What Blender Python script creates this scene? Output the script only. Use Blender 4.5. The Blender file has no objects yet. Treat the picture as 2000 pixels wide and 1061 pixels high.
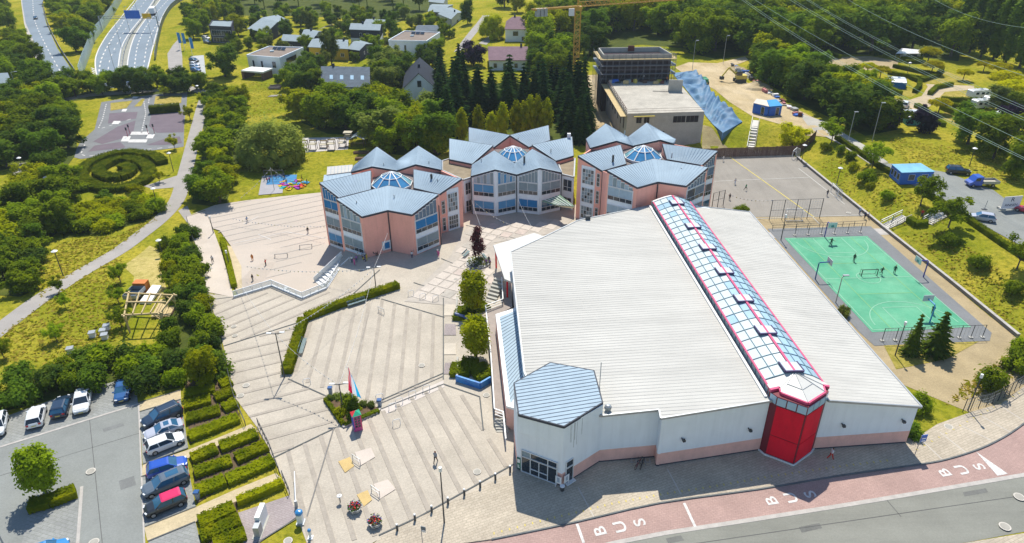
import bpy,bmesh,math,random
from mathutils import Vector,Matrix
from mathutils.geometry import tessellate_polygon
random.seed(11)
S = bpy.context.scene
COL = S.collection
V = Vector
# ------------------------------------------------------------------ camera
CAMH,FPX,CX,CY = 56.0,1350.0,1000.0,530.5
_d = V((16.5,2425.1,FPX)).normalized()          # straight down, in camera axes (x right, y down, z forward)
_z = -_d
_y = (V((0,0,1)) - _z * _z.z).normalized()
_x = _y.cross(_z)
RW = (_x,_y,_z)                                  # rows: world axes in camera axes
cam_data = bpy.data.cameras.new('camera')
cam_data.sensor_width = 36.0
cam_data.lens = FPX / 2000.0 * 36.0
cam_data.clip_start = 1.0
cam_data.clip_end = 5000.0
cam = bpy.data.objects.new('camera',cam_data)
COL.objects.link(cam)
_m = Matrix(((_x.x,-_x.y,-_x.z,0),(_y.x,-_y.y,-_y.z,0),(_z.x,-_z.y,-_z.z,CAMH),(0,0,0,1)))
cam.matrix_world = _m
S.camera = cam
# ------------------------------------------------------------------ sky and sun
SUN_EL,SUN_SKEW = 58.0,0.04
world = bpy.data.worlds.new('World')
S.world = world
world.use_nodes = True
wn = world.node_tree.nodes
bg = wn['Background']
sky = wn.new('ShaderNodeTexSky')
sky.sky_type = 'NISHITA'
sky.sun_disc = False
sky.sun_elevation = math.radians(SUN_EL)
sky.sun_rotation = math.radians(2.3)
sky.air_density = 1.0
sky.dust_density = 0.2
sky.ozone_density = 3.0
world.node_tree.links.new(sky.outputs[0],bg.inputs[0])
bg.inputs[1].default_value = 0.115
sun_data = bpy.data.lights.new('sun','SUN')
sun_data.energy = 4.1
sun_data.angle = math.radians(0.53)
sun_data.color = (1.0,0.95,0.86)
sun = bpy.data.objects.new('sun',sun_data)
COL.objects.link(sun)
_c = math.cos(math.radians(SUN_EL))
sun.rotation_euler = V((-SUN_SKEW * _c,-_c,-math.sin(math.radians(SUN_EL)))).to_track_quat('-Z','Y').to_euler()
sun.location = (0,250,300)
S.view_settings.view_transform = 'Standard'
S.view_settings.look = 'None'
S.view_settings.exposure = 0.5
S.view_settings.gamma = 1.0
S.view_settings.use_curve_mapping = False
S.cycles.max_bounces = 6
S.cycles.diffuse_bounces = 3
S.cycles.transparent_max_bounces = 8
S.cycles.use_denoising = True
# ------------------------------------------------------------------ surveying: where a photographed point stands in the place
def ray(px,py):
 c = V((px - CX,py - CY,FPX))
 return V((RW[0].dot(c),RW[1].dot(c),RW[2].dot(c)))
def U(px,py,z=0.0):
 r = ray(px,py)
 return r * ((z - CAMH) / r.z) + V((0,0,CAMH))
def sst(a,b,x):
 t = min(1.0,max(0.0,(x - a) / (b - a)))
 return t * t * (3 - 2 * t)
RAIL = [(-43.8,93.0),(-38.7,96.6),(-32.7,92.6),(-29.9,95.6)]
def h(x,y):
 """height of the terrain"""
 z = 0.0
 if x > 30 and y > 60:
  d = max(x - (71.4 - 0.06 * (y - 80)) - 0.4,y - 160.0)
  if d > 0:
   z = 3.0 * sst(0,9.5,d) * sst(40,50,x) * sst(62,76,y)
 elif x < -15 and y > 80:
  ramp = sst(90,118,y)
  if x < -45:
   m = ramp
  else:
   yr = RAIL[0][1] if x < RAIL[0][0] else RAIL[-1][1]
   for (a,b),(c,d) in zip(RAIL,RAIL[1:]):
    if a <= x <= c:
     yr = b + (d - b) * (x - a) / (c - a + 1e-9)
   t = sst(-45,-42.5,x)
   m = ramp * (1 - t) + sst(yr,yr + 0.8,y) * t
   if y < 137:
    m *= 1 - sst(-30.0,-27.5,x)
   else:
    m *= 1 - sst(-32,-17,x)
  z = -3.0 * m
 return z
def G(px,py):
 z = 0.0
 for _ in range(8):
  p = U(px,py,z)
  z = h(p.x,p.y)
 return V((p.x,p.y,z))
# ------------------------------------------------------------------ materials
MATS = {}
def nd(t,typ,**kw):
 n = t.nodes.new(typ)
 for k,v in kw.items():
  setattr(n,k,v)
 return n
def M(name,col,rough=0.75,var=0.12,scale=0.6,metal=0.0,bump=0.0,fine=0.0,col2=None,spec=None,streak=None):
 """plain surface with soft mottling; fine adds a small-scale grain"""
 if name in MATS:
  return MATS[name]
 m = bpy.data.materials.new(name)
 m.use_nodes = True
 t = m.node_tree
 b = t.nodes['Principled BSDF']
 b.inputs['Roughness'].default_value = rough
 b.inputs['Metallic'].default_value = metal
 b.inputs['Specular IOR Level'].default_value = spec if spec is not None else (0.15 if rough >= 0.6 else 0.45)
 L = t.links.new
 geo = nd(t,'ShaderNodeNewGeometry')
 n1 = nd(t,'ShaderNodeTexNoise')
 n1.inputs['Scale'].default_value = scale
 n1.inputs['Detail'].default_value = 5
 n1.inputs['Roughness'].default_value = 0.65
 L(geo.outputs['Position'],n1.inputs['Vector'])
 mr = nd(t,'ShaderNodeMapRange')
 mr.inputs[1].default_value,mr.inputs[2].default_value = 0.3,0.7
 L(n1.outputs[0],mr.inputs[0])
 mx = nd(t,'ShaderNodeMix',data_type='RGBA')
 c2 = col2 or tuple(min(1,c * (1 + var)) for c in col)
 c1 = col if col2 else tuple(c * (1 - var) for c in col)
 mx.inputs[6].default_value = (*c1,1)
 mx.inputs[7].default_value = (*c2,1)
 L(mr.outputs[0],mx.inputs[0])
 out = mx.outputs[2]
 if fine:
  n2 = nd(t,'ShaderNodeTexNoise')
  n2.inputs['Scale'].default_value = 5.0
  n2.inputs['Detail'].default_value = 3
  L(geo.outputs['Position'],n2.inputs['Vector'])
  m2 = nd(t,'ShaderNodeMapRange')
  m2.inputs[1].default_value,m2.inputs[2].default_value = 0.3,0.7
  m2.inputs[3].default_value,m2.inputs[4].default_value = 1 - fine,1 + fine
  L(n2.outputs[0],m2.inputs[0])
  vm = nd(t,'ShaderNodeVectorMath',operation='SCALE')
  L(out,vm.inputs[0])
  L(m2.outputs[0],vm.inputs[3])
  out = vm.outputs[0]
 if streak:
  mp = nd(t,'ShaderNodeMapping')
  mp.inputs['Scale'].default_value = streak[:3]
  L(geo.outputs['Position'],mp.inputs[0])
  n3 = nd(t,'ShaderNodeTexNoise')
  n3.inputs['Scale'].default_value = 1.0
  n3.inputs['Detail'].default_value = 6
  n3.inputs['Roughness'].default_value = 0.7
  L(mp.outputs[0],n3.inputs['Vector'])
  m3 = nd(t,'ShaderNodeMapRange')
  m3.inputs[1].default_value,m3.inputs[2].default_value = 0.45,0.75
  m3.inputs[3].default_value,m3.inputs[4].default_value = 1.0,1 - streak[3]
  L(n3.outputs[0],m3.inputs[0])
  v3 = nd(t,'ShaderNodeVectorMath',operation='SCALE')
  L(out,v3.inputs[0])
  L(m3.outputs[0],v3.inputs[3])
  out = v3.outputs[0]
 L(out,b.inputs['Base Color'])
 if bump:
  bp = nd(t,'ShaderNodeBump')
  bp.inputs['Strength'].default_value = bump
  bp.inputs['Distance'].default_value = 0.1
  L(n1.outputs[0],bp.inputs['Height'])
  L(bp.outputs[0],b.inputs['Normal'])
 MATS[name] = m
 return m
def M_brick(name,col,col2,mortar,size=0.42,rot=0.0):
 if name in MATS:
  return MATS[name]
 m = M(name,col,0.85,0.1,0.25,fine=0.09,streak=(0.12,0.12,1,0.16))
 t = m.node_tree
 L = t.links.new
 b = t.nodes['Principled BSDF']
 src = b.inputs['Base Color'].links[0].from_socket
 geo = [n for n in t.nodes if n.bl_idname == 'ShaderNodeNewGeometry'][0]
 mp = nd(t,'ShaderNodeMapping')
 mp.inputs['Rotation'].default_value = (0,0,rot)
 L(geo.outputs['Position'],mp.inputs[0])
 br = nd(t,'ShaderNodeTexBrick')
 br.inputs['Color1'].default_value = (1,1,1,1)
 br.inputs['Color2'].default_value = tuple(a / b_ for a,b_ in zip(col2,col)) + (1,)
 br.inputs['Mortar'].default_value = tuple(a / b_ for a,b_ in zip(mortar,col)) + (1,)
 br.inputs['Scale'].default_value = 1.0
 br.inputs['Brick Width'].default_value = size
 br.inputs['Row Height'].default_value = size * 0.5
 br.inputs['Mortar Size'].default_value = 0.02
 L(mp.outputs[0],br.inputs['Vector'])
 mu = nd(t,'ShaderNodeMix',data_type='RGBA',blend_type='MULTIPLY')
 mu.inputs[0].default_value = 1.0
 L(src,mu.inputs[6])
 L(br.outputs[0],mu.inputs[7])
 L(mu.outputs[2],b.inputs['Base Color'])
 return m
def M_leaf(name,col,col2,var=0.25,trans=0.5,hue=0.03):
 """leaves: colour drifts inside a crown and from plant to plant"""
 m = bpy.data.materials.new(name)
 m.use_nodes = True
 t = m.node_tree
 t.nodes.clear()
 L = t.links.new
 out = nd(t,'ShaderNodeOutputMaterial')
 geo = nd(t,'ShaderNodeNewGeometry')
 oi = nd(t,'ShaderNodeObjectInfo')
 n1 = nd(t,'ShaderNodeTexNoise')
 n1.inputs['Scale'].default_value = 0.55
 n1.inputs['Detail'].default_value = 4
 L(geo.outputs['Position'],n1.inputs['Vector'])
 mr = nd(t,'ShaderNodeMapRange')
 mr.inputs[1].default_value,mr.inputs[2].default_value = 0.32,0.68
 L(n1.outputs[0],mr.inputs[0])
 ad = nd(t,'ShaderNodeMath',operation='ADD')
 rs = nd(t,'ShaderNodeMath',operation='MULTIPLY_ADD')
 rs.inputs[1].default_value,rs.inputs[2].default_value = 0.9,-0.45
 L(oi.outputs['Random'],rs.inputs[0])
 L(mr.outputs[0],ad.inputs[0])
 L(rs.outputs[0],ad.inputs[1])
 mx = nd(t,'ShaderNodeMix',data_type='RGBA',clamp_factor=True)
 mx.inputs[6].default_value = (*col,1)
 mx.inputs[7].default_value = (*col2,1)
 L(ad.outputs[0],mx.inputs[0])
 hs = nd(t,'ShaderNodeHueSaturation')
 hm = nd(t,'ShaderNodeMath',operation='MULTIPLY_ADD')
 hm.inputs[1].default_value,hm.inputs[2].default_value = hue,0.5 - hue * 0.5
 vmr = nd(t,'ShaderNodeMath',operation='MULTIPLY_ADD')
 vmr.inputs[1].default_value,vmr.inputs[2].default_value = var * 2,1 - var
 wn_ = nd(t,'ShaderNodeTexWhiteNoise',noise_dimensions='1D')
 L(oi.outputs['Random'],wn_.inputs[1])
 L(oi.outputs['Random'],hm.inputs[0])
 L(wn_.outputs[0],vmr.inputs[0])
 L(hm.outputs[0],hs.inputs['Hue'])
 L(vmr.outputs[0],hs.inputs['Value'])
 L(mx.outputs[2],hs.inputs['Color'])
 df = nd(t,'ShaderNodeBsdfDiffuse')
 tr = nd(t,'ShaderNodeBsdfTranslucent')
 ms = nd(t,'ShaderNodeMixShader')
 ms.inputs[0].default_value = trans
 L(hs.outputs[0],df.inputs[0])
 L(hs.outputs[0],tr.inputs[0])
 L(df.outputs[0],ms.inputs[1])
 L(tr.outputs[0],ms.inputs[2])
 L(ms.outputs[0],out.inputs[0])
 MATS[name] = m
 return m
def M_grass(name,dry,green,dark,patch=0.045,balance=0.5):
 m = bpy.data.materials.new(name)
 m.use_nodes = True
 t = m.node_tree
 L = t.links.new
 b = t.nodes['Principled BSDF']
 b.inputs['Roughness'].default_value = 0.95
 b.inputs['Specular IOR Level'].default_value = 0.0
 geo = nd(t,'ShaderNodeNewGeometry')
 n1 = nd(t,'ShaderNodeTexNoise')
 n1.inputs['Scale'].default_value = patch
 n1.inputs['Detail'].default_value = 7
 n1.inputs['Roughness'].default_value = 0.62
 n1.inputs['Distortion'].default_value = 0.8
 L(geo.outputs['Position'],n1.inputs['Vector'])
 cr = nd(t,'ShaderNodeValToRGB')
 cr.color_ramp.elements[0].position = balance - 0.14
 cr.color_ramp.elements[0].color = (*green,1)
 cr.color_ramp.elements[1].position = balance + 0.12
 cr.color_ramp.elements[1].color = (*dry,1)
 L(n1.outputs[0],cr.inputs[0])
 n2 = nd(t,'ShaderNodeTexNoise')
 n2.inputs['Scale'].default_value = 1.1
 n2.inputs['Detail'].default_value = 6
 n2.inputs['Roughness'].default_value = 0.75
 L(geo.outputs['Position'],n2.inputs['Vector'])
 mr = nd(t,'ShaderNodeMapRange')
 mr.inputs[1].default_value,mr.inputs[2].default_value = 0.36,0.56
 mr.inputs[3].default_value,mr.inputs[4].default_value = 0.75,0.0
 L(n2.outputs[0],mr.inputs[0])
 mx = nd(t,'ShaderNodeMix',data_type='RGBA')
 mx.inputs[7].default_value = (*dark,1)
 L(mr.outputs[0],mx.inputs[0])
 L(cr.outputs[0],mx.inputs[6])
 L(mx.outputs[2],b.inputs['Base Color'])
 bp = nd(t,'ShaderNodeBump')
 bp.inputs['Strength'].default_value = 0.7
 bp.inputs['Distance'].default_value = 0.35
 L(n2.outputs[0],bp.inputs['Height'])
 L(bp.outputs[0],b.inputs['Normal'])
 MATS[name] = m
 return m
def M_glass(name,col,rough=0.08):
 m = M(name,col,rough,0.15,0.9,spec=0.8)
 return m
# ------------------------------------------------------------------ mesh helpers
def wloc(o):
 p = V((0,0,0))
 while o is not None:
  p = p + V(o.location)
  o = o.parent
 return p
class MB:
 def __init__(self):
  self.v,self.f,self.mi = [],[],[]
  self.cur = 0
 def add(self,vs,fs):
  n = len(self.v)
  self.v.extend(tuple(p) for p in vs)
  for f in fs:
   self.f.append([n + i for i in f])
   self.mi.append(self.cur)
  return self
 def quad(self,*p):
  return self.add(p,[list(range(len(p)))])
 def box(self,c,s,rz=0.0,mat=None):
  hx,hy,hz = s[0] / 2,s[1] / 2,s[2] / 2
  ca,sa = math.cos(rz),math.sin(rz)
  vs = []
  for z in (-hz,hz):
   for x,y in ((-hx,-hy),(hx,-hy),(hx,hy),(-hx,hy)):
    p = V((c[0] + x * ca - y * sa,c[1] + x * sa + y * ca,c[2] + z))
    vs.append(p)
  return self.add(vs,BOXF)
 def fbox(self,F,u0,u1,z0,z1,n0,n1):
  """box in a wall's frame: u along the wall, z up, n out of the wall"""
  vs = [F.p(u,z,n) for z in (z0,z1) for u,n in ((u0,n1),(u1,n1),(u1,n0),(u0,n0))]
  return self.add(vs,BOXF)
 def prism(self,poly,z0,z1):
  """poly: plan points; z0/z1 numbers or lists"""
  k = len(poly)
  a = [V((p[0],p[1],z0[i] if isinstance(z0,(list,tuple)) else z0)) for i,p in enumerate(poly)]
  b = [V((p[0],p[1],z1[i] if isinstance(z1,(list,tuple)) else z1)) for i,p in enumerate(poly)]
  fs = [[i,(i + 1) % k,k + (i + 1) % k,k + i] for i in range(k)]
  n = len(self.v)
  self.add(a + b,fs)
  for base,tri_src in ((0,a),(k,b)):
   for tr in tessellate_polygon([[V((p.x,p.y,0)) for p in tri_src]]):
    self.f.append([n + base + i for i in tr])
    self.mi.append(self.cur)
  return self
 def slab(self,top,th):
  """roof sheet: polygon top of 3-D points, thickness th straight down"""
  k = len(top)
  n = len(self.v)
  top = [V(p) for p in top]
  bot = [p - V((0,0,th)) for p in top]
  self.add(top + bot,[[i,k + i,k + (i + 1) % k,(i + 1) % k] for i in range(k)])
  for tr in tessellate_polygon([[V((p.x,p.y,0)) for p in top]]):
   self.f.append([n + i for i in tr]); self.mi.append(self.cur)
   self.f.append([n + k + i for i in tr][::-1]); self.mi.append(self.cur)
  return self
 def tube(self,pts,r,n=6,r2=None):
  pts = [V(p) for p in pts]
  base = len(self.v)
  k = len(pts)
  for i,p in enumerate(pts):
   d = (pts[min(i + 1,k - 1)] - pts[max(i - 1,0)]).normalized()
   a = V((0,0,1)) if abs(d.z) < 0.9 else V((1,0,0))
   s = d.cross(a).normalized()
   t = d.cross(s)
   rr = r if r2 is None else r + (r2 - r) * i / max(1,k - 1)
   for j in range(n):
    an = 2 * math.pi * j / n
    self.v.append(tuple(p + (s * math.cos(an) + t * math.sin(an)) * rr))
  for i in range(k - 1):
   for j in range(n):
    self.f.append([base + i * n + j,base + i * n + (j + 1) % n,base + (i + 1) * n + (j + 1) % n,base + (i + 1) * n + j])
    self.mi.append(self.cur)
  self.f.append([base + j for j in range(n)]); self.mi.append(self.cur)
  self.f.append([base + (k - 1) * n + j for j in range(n)][::-1]); self.mi.append(self.cur)
  return self
 def beam(self,a,b,w,hh=None):
  a,b = V(a),V(b)
  hh = hh or w
  d = (b - a).normalized()
  up = V((0,0,1)) if abs(d.z) < 0.95 else V((0,1,0))
  s = d.cross(up).normalized() * w / 2
  t = s.cross(d).normalized() * hh / 2
  vs = []
  for p in (a,b):
   vs += [p - s - t,p + s - t,p + s + t,p - s + t]
  return self.add(vs,[[0,1,2,3],[7,6,5,4],[0,4,5,1],[1,5,6,2],[2,6,7,3],[3,7,4,0]])
 def cone(self,c,r0,r1,z0,z1,n=10):
  vs = []
  for z,r in ((z0,r0),(z1,r1)):
   for j in range(n):
    a = 2 * math.pi * j / n
    vs.append(V((c[0] + r * math.cos(a),c[1] + r * math.sin(a),z)))
  fs = [[j,(j + 1) % n,n + (j + 1) % n,n + j] for j in range(n)] + [list(range(n))[::-1],list(range(n,2 * n))]
  return self.add(vs,fs)
 def ball(self,c,r,seg=7,ring=5,sz=1.0,jit=0.0,rng=random):
  vs,fs = [],[]
  for i in range(ring + 1):
   th = math.pi * i / ring
   for j in range(seg):
    ph = 2 * math.pi * j / seg
    k = 1 + (rng.random() - 0.5) * 2 * jit
    vs.append(V((c[0] + r * k * math.sin(th) * math.cos(ph),c[1] + r * k * math.sin(th) * math.sin(ph),c[2] + r * k * sz * math.cos(th))))
  for i in range(ring):
   for j in range(seg):
    fs.append([i * seg + j,(i + 1) * seg + j,(i + 1) * seg + (j + 1) % seg,i * seg + (j + 1) % seg])
  return self.add(vs,fs)
 def mesh(self,name,mats,off=V((0,0,0)),smooth=False):
  me = bpy.data.meshes.new(name)
  me.from_pydata([(x - off.x,y - off.y,z - off.z) for x,y,z in self.v],[],self.f)
  for m in (mats if isinstance(mats,(list,tuple)) else [mats]):
   me.materials.append(m)
  if any(self.mi):
   me.polygons.foreach_set('material_index',self.mi)
  if smooth:
   me.polygons.foreach_set('use_smooth',[True] * len(self.f))
  me.update()
  return me
 def build(self,name,mats,parent=None,local=False,smooth=False,kind=None,loc=None):
  if local or not self.v:
   off = V((0,0,0))
  elif parent is not None:
   off = wloc(parent)
  elif loc is not None:
   off = V(loc)
  else:
   xs,ys,zs = zip(*self.v)
   off = V(((min(xs) + max(xs)) / 2,(min(ys) + max(ys)) / 2,min(zs)))
  o = bpy.data.objects.new(name,self.mesh(name,mats,off,smooth))
  COL.objects.link(o)
  if parent is not None:
   o.parent = parent
  elif not local:
   o.location = off
  if kind:
   o['kind'] = kind
  return o
BOXF = [[3,2,1,0],[4,5,6,7],[0,1,5,4],[1,2,6,5],[2,3,7,6],[3,0,4,7]]
class Fr:
 """frame of a wall that runs from p to q as seen from outside (left to right)"""
 def __init__(self,p,q):
  self.o = V((p[0],p[1],0))
  d = V((q[0] - p[0],q[1] - p[1],0))
  self.L = d.length
  self.u = d.normalized()
  self.n = self.u.cross(V((0,0,1)))
 def p(self,u,z,n=0.0):
  return self.o + self.u * u + self.n * n + V((0,0,z))
def tag(o,label,cat,group=None):
 o['label'] = label
 o['category'] = cat
 if group:
  o['group'] = group
 return o
def thing(name,label,cat,loc,group=None,rz=0.0):
 o = bpy.data.objects.new(name,None)
 o.empty_display_size = 0.5
 COL.objects.link(o)
 o.location = loc
 o.rotation_euler = (0,0,rz)
 return tag(o,label,cat,group)
def link_copy(o,parent=None):
 c = o.copy()
 COL.objects.link(c)
 c.parent = parent
 for ch in o.children:
  link_copy(ch,c)
 return c
# ------------------------------------------------------------------ ground and draped sheets
def _lines(a,b,lo,hi,step):
 r,x = [],lo
 while x <= hi + 1e-6:
  r.append(x); x += step
 x,st = lo,step
 left = []
 while x > a:
  st *= 1.5; x -= st; left.append(max(x,a))
 x,st = hi,step
 right = []
 while x < b:
  st *= 1.5; x += st; right.append(min(x,b))
 return left[::-1] + r + right
XS = _lines(-900,900,-150,150,2.5)
YS = _lines(-60,1300,40,270,2.5)
def P2(pts):
 """photo points -> ground points; 3-tuples are already ground points"""
 return [V((p[0],p[1],0)) if len(p) == 3 else G(*p) for p in pts]
def sheet(name,pts,mat,off,parent=None,kind='structure',curb=0.0,raw=False,level=None):
 """polygon draped on the terrain, off metres above it, with an edge of depth curb"""
 w = [V((p[0],p[1],0)) for p in pts] if raw else P2(pts)
 bm = bmesh.new()
 tris = tessellate_polygon([[V((p.x,p.y,0)) for p in w]])
 vs = [bm.verts.new((p.x,p.y,0)) for p in w]
 for t in tris:
  try:
   bm.faces.new([vs[i] for i in t])
  except ValueError:
   pass
 x0,x1 = min(p.x for p in w),max(p.x for p in w)
 y0,y1 = min(p.y for p in w),max(p.y for p in w)
 flat = level is not None or all(abs(h(x0 + (x1 - x0) * i / 12,y0 + (y1 - y0) * j / 12) - h(w[0].x,w[0].y)) < 1e-4 for i in range(13) for j in range(13))
 if not flat:
  for ax,lines,lo,hi in ((0,XS,x0,x1),(1,YS,y0,y1)):
   for c in lines:
    if lo < c < hi:
     no = (1,0,0) if ax == 0 else (0,1,0)
     co = (c,0,0) if ax == 0 else (0,c,0)
     bmesh.ops.bisect_plane(bm,geom=bm.verts[:] + bm.edges[:] + bm.faces[:],plane_co=co,plane_no=no,dist=1e-5)
 for v in bm.verts:
  v.co.z = (h(v.co.x,v.co.y) if level is None else level) + off
 bmesh.ops.recalc_face_normals(bm,faces=bm.faces[:])
 for f in bm.faces:
  if f.normal.z < 0:
   f.normal_flip()
 if curb:
  ed = [e for e in bm.edges if len(e.link_faces) == 1]
  r = bmesh.ops.extrude_edge_only(bm,edges=ed)
  for g in r['geom']:
   if isinstance(g,bmesh.types.BMVert):
    g.co.z -= curb
 c = V(((x0 + x1) / 2,(y0 + y1) / 2,0))
 c.z = h(c.x,c.y) if level is None else level
 o0 = wloc(parent) if parent else c
 for v in bm.verts:
  v.co -= o0
 me = bpy.data.meshes.new(name)
 bm.to_mesh(me)
 bm.free()
 me.materials.append(mat)
 o = bpy.data.objects.new(name,me)
 COL.objects.link(o)
 if parent:
  o.parent = parent
 else:
  o.location = c
 if kind:
  o['kind'] = kind
 return o
def strip_pts(line,width):
 """polyline (world) -> polygon of given width"""
 line = [V((p[0],p[1],0)) for p in line]
 L_,R_ = [],[]
 for i,p in enumerate(line):
  d = (line[min(i + 1,len(line) - 1)] - line[max(i - 1,0)]).normalized()
  n = V((-d.y,d.x,0)) * width / 2
  L_.append(p + n); R_.append(p - n)
 return L_ + R_[::-1]
def smooth_line(pts,k=4):
 """Catmull-Rom through 2-D points"""
 out = []
 P = [V((p[0],p[1],0)) for p in pts]
 for i in range(len(P) - 1):
  a,b,c,d = P[max(i - 1,0)],P[i],P[i + 1],P[min(i + 2,len(P) - 1)]
  for j in range(k):
   t = j / k
   out.append(0.5 * ((2 * b) + (c - a) * t + (2 * a - 5 * b + 4 * c - d) * t * t + (3 * b - a - 3 * c + d) * t ** 3))
 out.append(P[-1])
 return out
def clip_band(c,d,w,poly):
 """band of width w along direction d through c, clipped to a convex or simple polygon (plan): list of end pairs"""
 n = V((-d.y,d.x,0))
 ts = []
 k = len(poly)
 for i in range(k):
  a,b = poly[i],poly[(i + 1) % k]
  da,db = (a - c).dot(n),(b - c).dot(n)
  if (da > 0) != (db > 0):
   p = a + (b - a) * (da / (da - db))
   ts.append((p - c).dot(d))
 ts.sort()
 return [(c + d * ts[i],c + d * ts[i + 1]) for i in range(0,len(ts) - 1,2) if ts[i + 1] - ts[i] > 0.8]
# ------------------------------------------------------------------ materials used all over
GRASS = M_grass('meadow_grass',(0.405,0.335,0.04),(0.215,0.235,0.014),(0.105,0.13,0.010),0.06,balance=0.5)
LAWN = M_grass('lawn_grass',(0.44,0.34,0.10),(0.29,0.26,0.035),(0.18,0.17,0.025),0.09,0.47)
FIELD = M_grass('field_grass',(0.30,0.28,0.03),(0.2,0.24,0.022),(0.14,0.16,0.02),0.03,0.55)
PAVER = M_brick('plaza_pavers',(0.485,0.43,0.345),(0.465,0.41,0.33),(0.43,0.38,0.305),0.4,0.43)
PAVE2 = M_brick('pavement_pavers',(0.50,0.43,0.33),(0.44,0.375,0.285),(0.32,0.28,0.21),0.62,-0.42)
BAND = M('dark_band_pavers',(0.37,0.325,0.265),0.85,0.12,0.6,fine=0.08)
SLABM = M('concrete_slabs',(0.53,0.47,0.40),0.85,0.1,0.8,fine=0.06)
YARD = M('yard_pavers',(0.51,0.435,0.36),0.85,0.08,0.12,fine=0.06,col2=(0.45,0.395,0.33))
ASPH = M('asphalt',(0.195,0.2,0.2),0.85,0.12,0.25,fine=0.07)
ASPHR = M('road_asphalt',(0.235,0.235,0.20),0.85,0.1,0.12,fine=0.06,streak=(.05,.4,1,.18))
ASPHC = M('car_park_asphalt',(0.245,0.255,0.235),0.85,0.09,0.15,fine=0.07,streak=(.1,.1,1,.14))
ASPHB = M('motorway_asphalt',(0.205,0.25,0.29),0.8,0.08,0.06,streak=(.5,.03,1,.12))
ASPHP = M('path_asphalt',(0.335,0.31,0.28),0.85,0.1,0.3,fine=0.06)
FOOT = M('sports_asphalt',(0.285,0.26,0.22),0.85,0.1,0.18,fine=0.07,streak=(.6,.05,1,.15))
MAUVE = M('mauve_asphalt',(0.16,0.128,0.145),0.85,0.1,0.3,fine=0.05)
ROSE = M_brick('bus_lane_pavers',(0.42,0.285,0.245),(0.385,0.26,0.225),(0.32,0.22,0.19),0.45,0.2)
BAYS = M_brick('parking_bay_pavers',(0.30,0.305,0.285),(0.26,0.265,0.25),(0.2,0.21,0.18),0.8,0.3)
GREY = M_brick('grey_rose_pavers',(0.36,0.31,0.295),(0.33,0.28,0.27),(0.27,0.23,0.22),0.5,0.4)
SANDY = M('sandy_path',(0.50,0.41,0.255),0.95,0.14,0.5,fine=0.1)
GRAVEL = M('beige_gravel',(0.37,0.29,0.165),0.95,0.16,0.3,fine=0.12)
DIRT = M('dry_dirt',(0.42,0.32,0.17),0.95,0.1,0.12,fine=0.16,col2=(0.57,0.46,0.29),streak=(.35,.12,1,.3))
COURT = M('green_court',(0.075,0.33,0.19),0.85,0.1,0.16,fine=0.05,col2=(0.165,0.43,0.26),streak=(.25,.25,1,.2))
PAINT = M('white_road_paint',(0.62,0.60,0.56),0.8,0.16,1.5,fine=.15)
PALEL = M('faded_line_paint',(0.24,0.48,0.32),0.7,0.1,1.5)
YELLOW = M('yellow_paint',(0.62,0.50,0.12),0.7,0.1,1.5)
KERB = M('kerb_stone',(0.44,0.41,0.37),0.85,0.15,1.2)
DKERB = M('dark_kerb_joint',(0.12,0.125,0.12),0.85,0.15,1.2)
WHITE = M('white_metal',(0.78,0.78,0.76),0.45,0.04,0.8)
DARK = M('dark_metal',(0.045,0.05,0.055),0.5,0.1,1.0)
GALV = M('galvanised_steel',(0.36,0.38,0.39),0.45,0.12,1.0,metal=0.4)
GREENM = M('green_fence_metal',(0.05,0.085,0.06),0.6,0.1,1.0)
CONC = M('raw_concrete',(0.42,0.405,0.355),0.9,0.16,0.25,fine=0.08)
WOOD = M('pale_timber',(0.52,0.40,0.2),0.8,0.15,1.5)
DWOOD = M('brown_timber',(0.155,0.095,0.075),0.85,0.18,0.9)
BLUEP = M('blue_paint',(0.02,0.13,0.52),0.5,0.1,0.8)
HOLE = M('manhole_iron',(0.36,0.34,0.29),0.7,0.1,2.0)
# ------------------------------------------------------------------ ground
def make_ground():
 vs = [(x,y,h(x,y)) for y in YS for x in XS]
 n = len(XS)
 fs = [[j * n + i,j * n + i + 1,(j + 1) * n + i + 1,(j + 1) * n + i] for j in range(len(YS) - 1) for i in range(n - 1)]
 me = bpy.data.meshes.new('ground')
 me.from_pydata(vs,[],fs)
 me.materials.append(GRASS)
 me.polygons.foreach_set('use_smooth',[True] * len(fs))
 o = bpy.data.objects.new('ground',me)
 COL.objects.link(o)
 o['kind'] = 'structure'
make_ground()
# plaza, one sheet from the promenade to the bollards
plaza = sheet('plaza',[(-43.8,92.95,0),(-38.7,96.5,0),(-32.7,92.5,0),(-29.5,95.6,0),(-29.5,109,0),(-24,112,0),(-6,128,0),(14,128,0),(14,96,0),(3,94,0),(0.3,55.6,0),
 (820,1012),(742,1052),(700,1080),(606,1080),(565,968),(548,925),(502,835),(459,777),(436,674),(412,592),(405,575)],PAVER,0.06,level=0.0)
sheet('promenade',[(457,581),(405,571),(389,500),(372,445),(363,425),(401,412),(417,450),(433,493)],M('promenade_pavers',(0.52,0.45,0.37),0.85,0.08,0.2,fine=0.06),0.06)
yard = sheet('schoolyard',[(363,425),(420,402),(480,393),(550,385),(632,377),(-34.5,120,0),(-30.2,115,0),(-30.1,97,0),(-32.7,94,0),(-38.7,97.2,0),(-42.4,94.4,0),(-43.5,96,0),(472,522),(452,483),(430,452),(417,448),(401,412)],YARD,0.17)
sheet('sand_strip',[(452,483),(472,522),(-43.5,96,0),(-42.4,93.8,0),(462,572),(447,520),(436,480)],SANDY,0.2)
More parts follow.
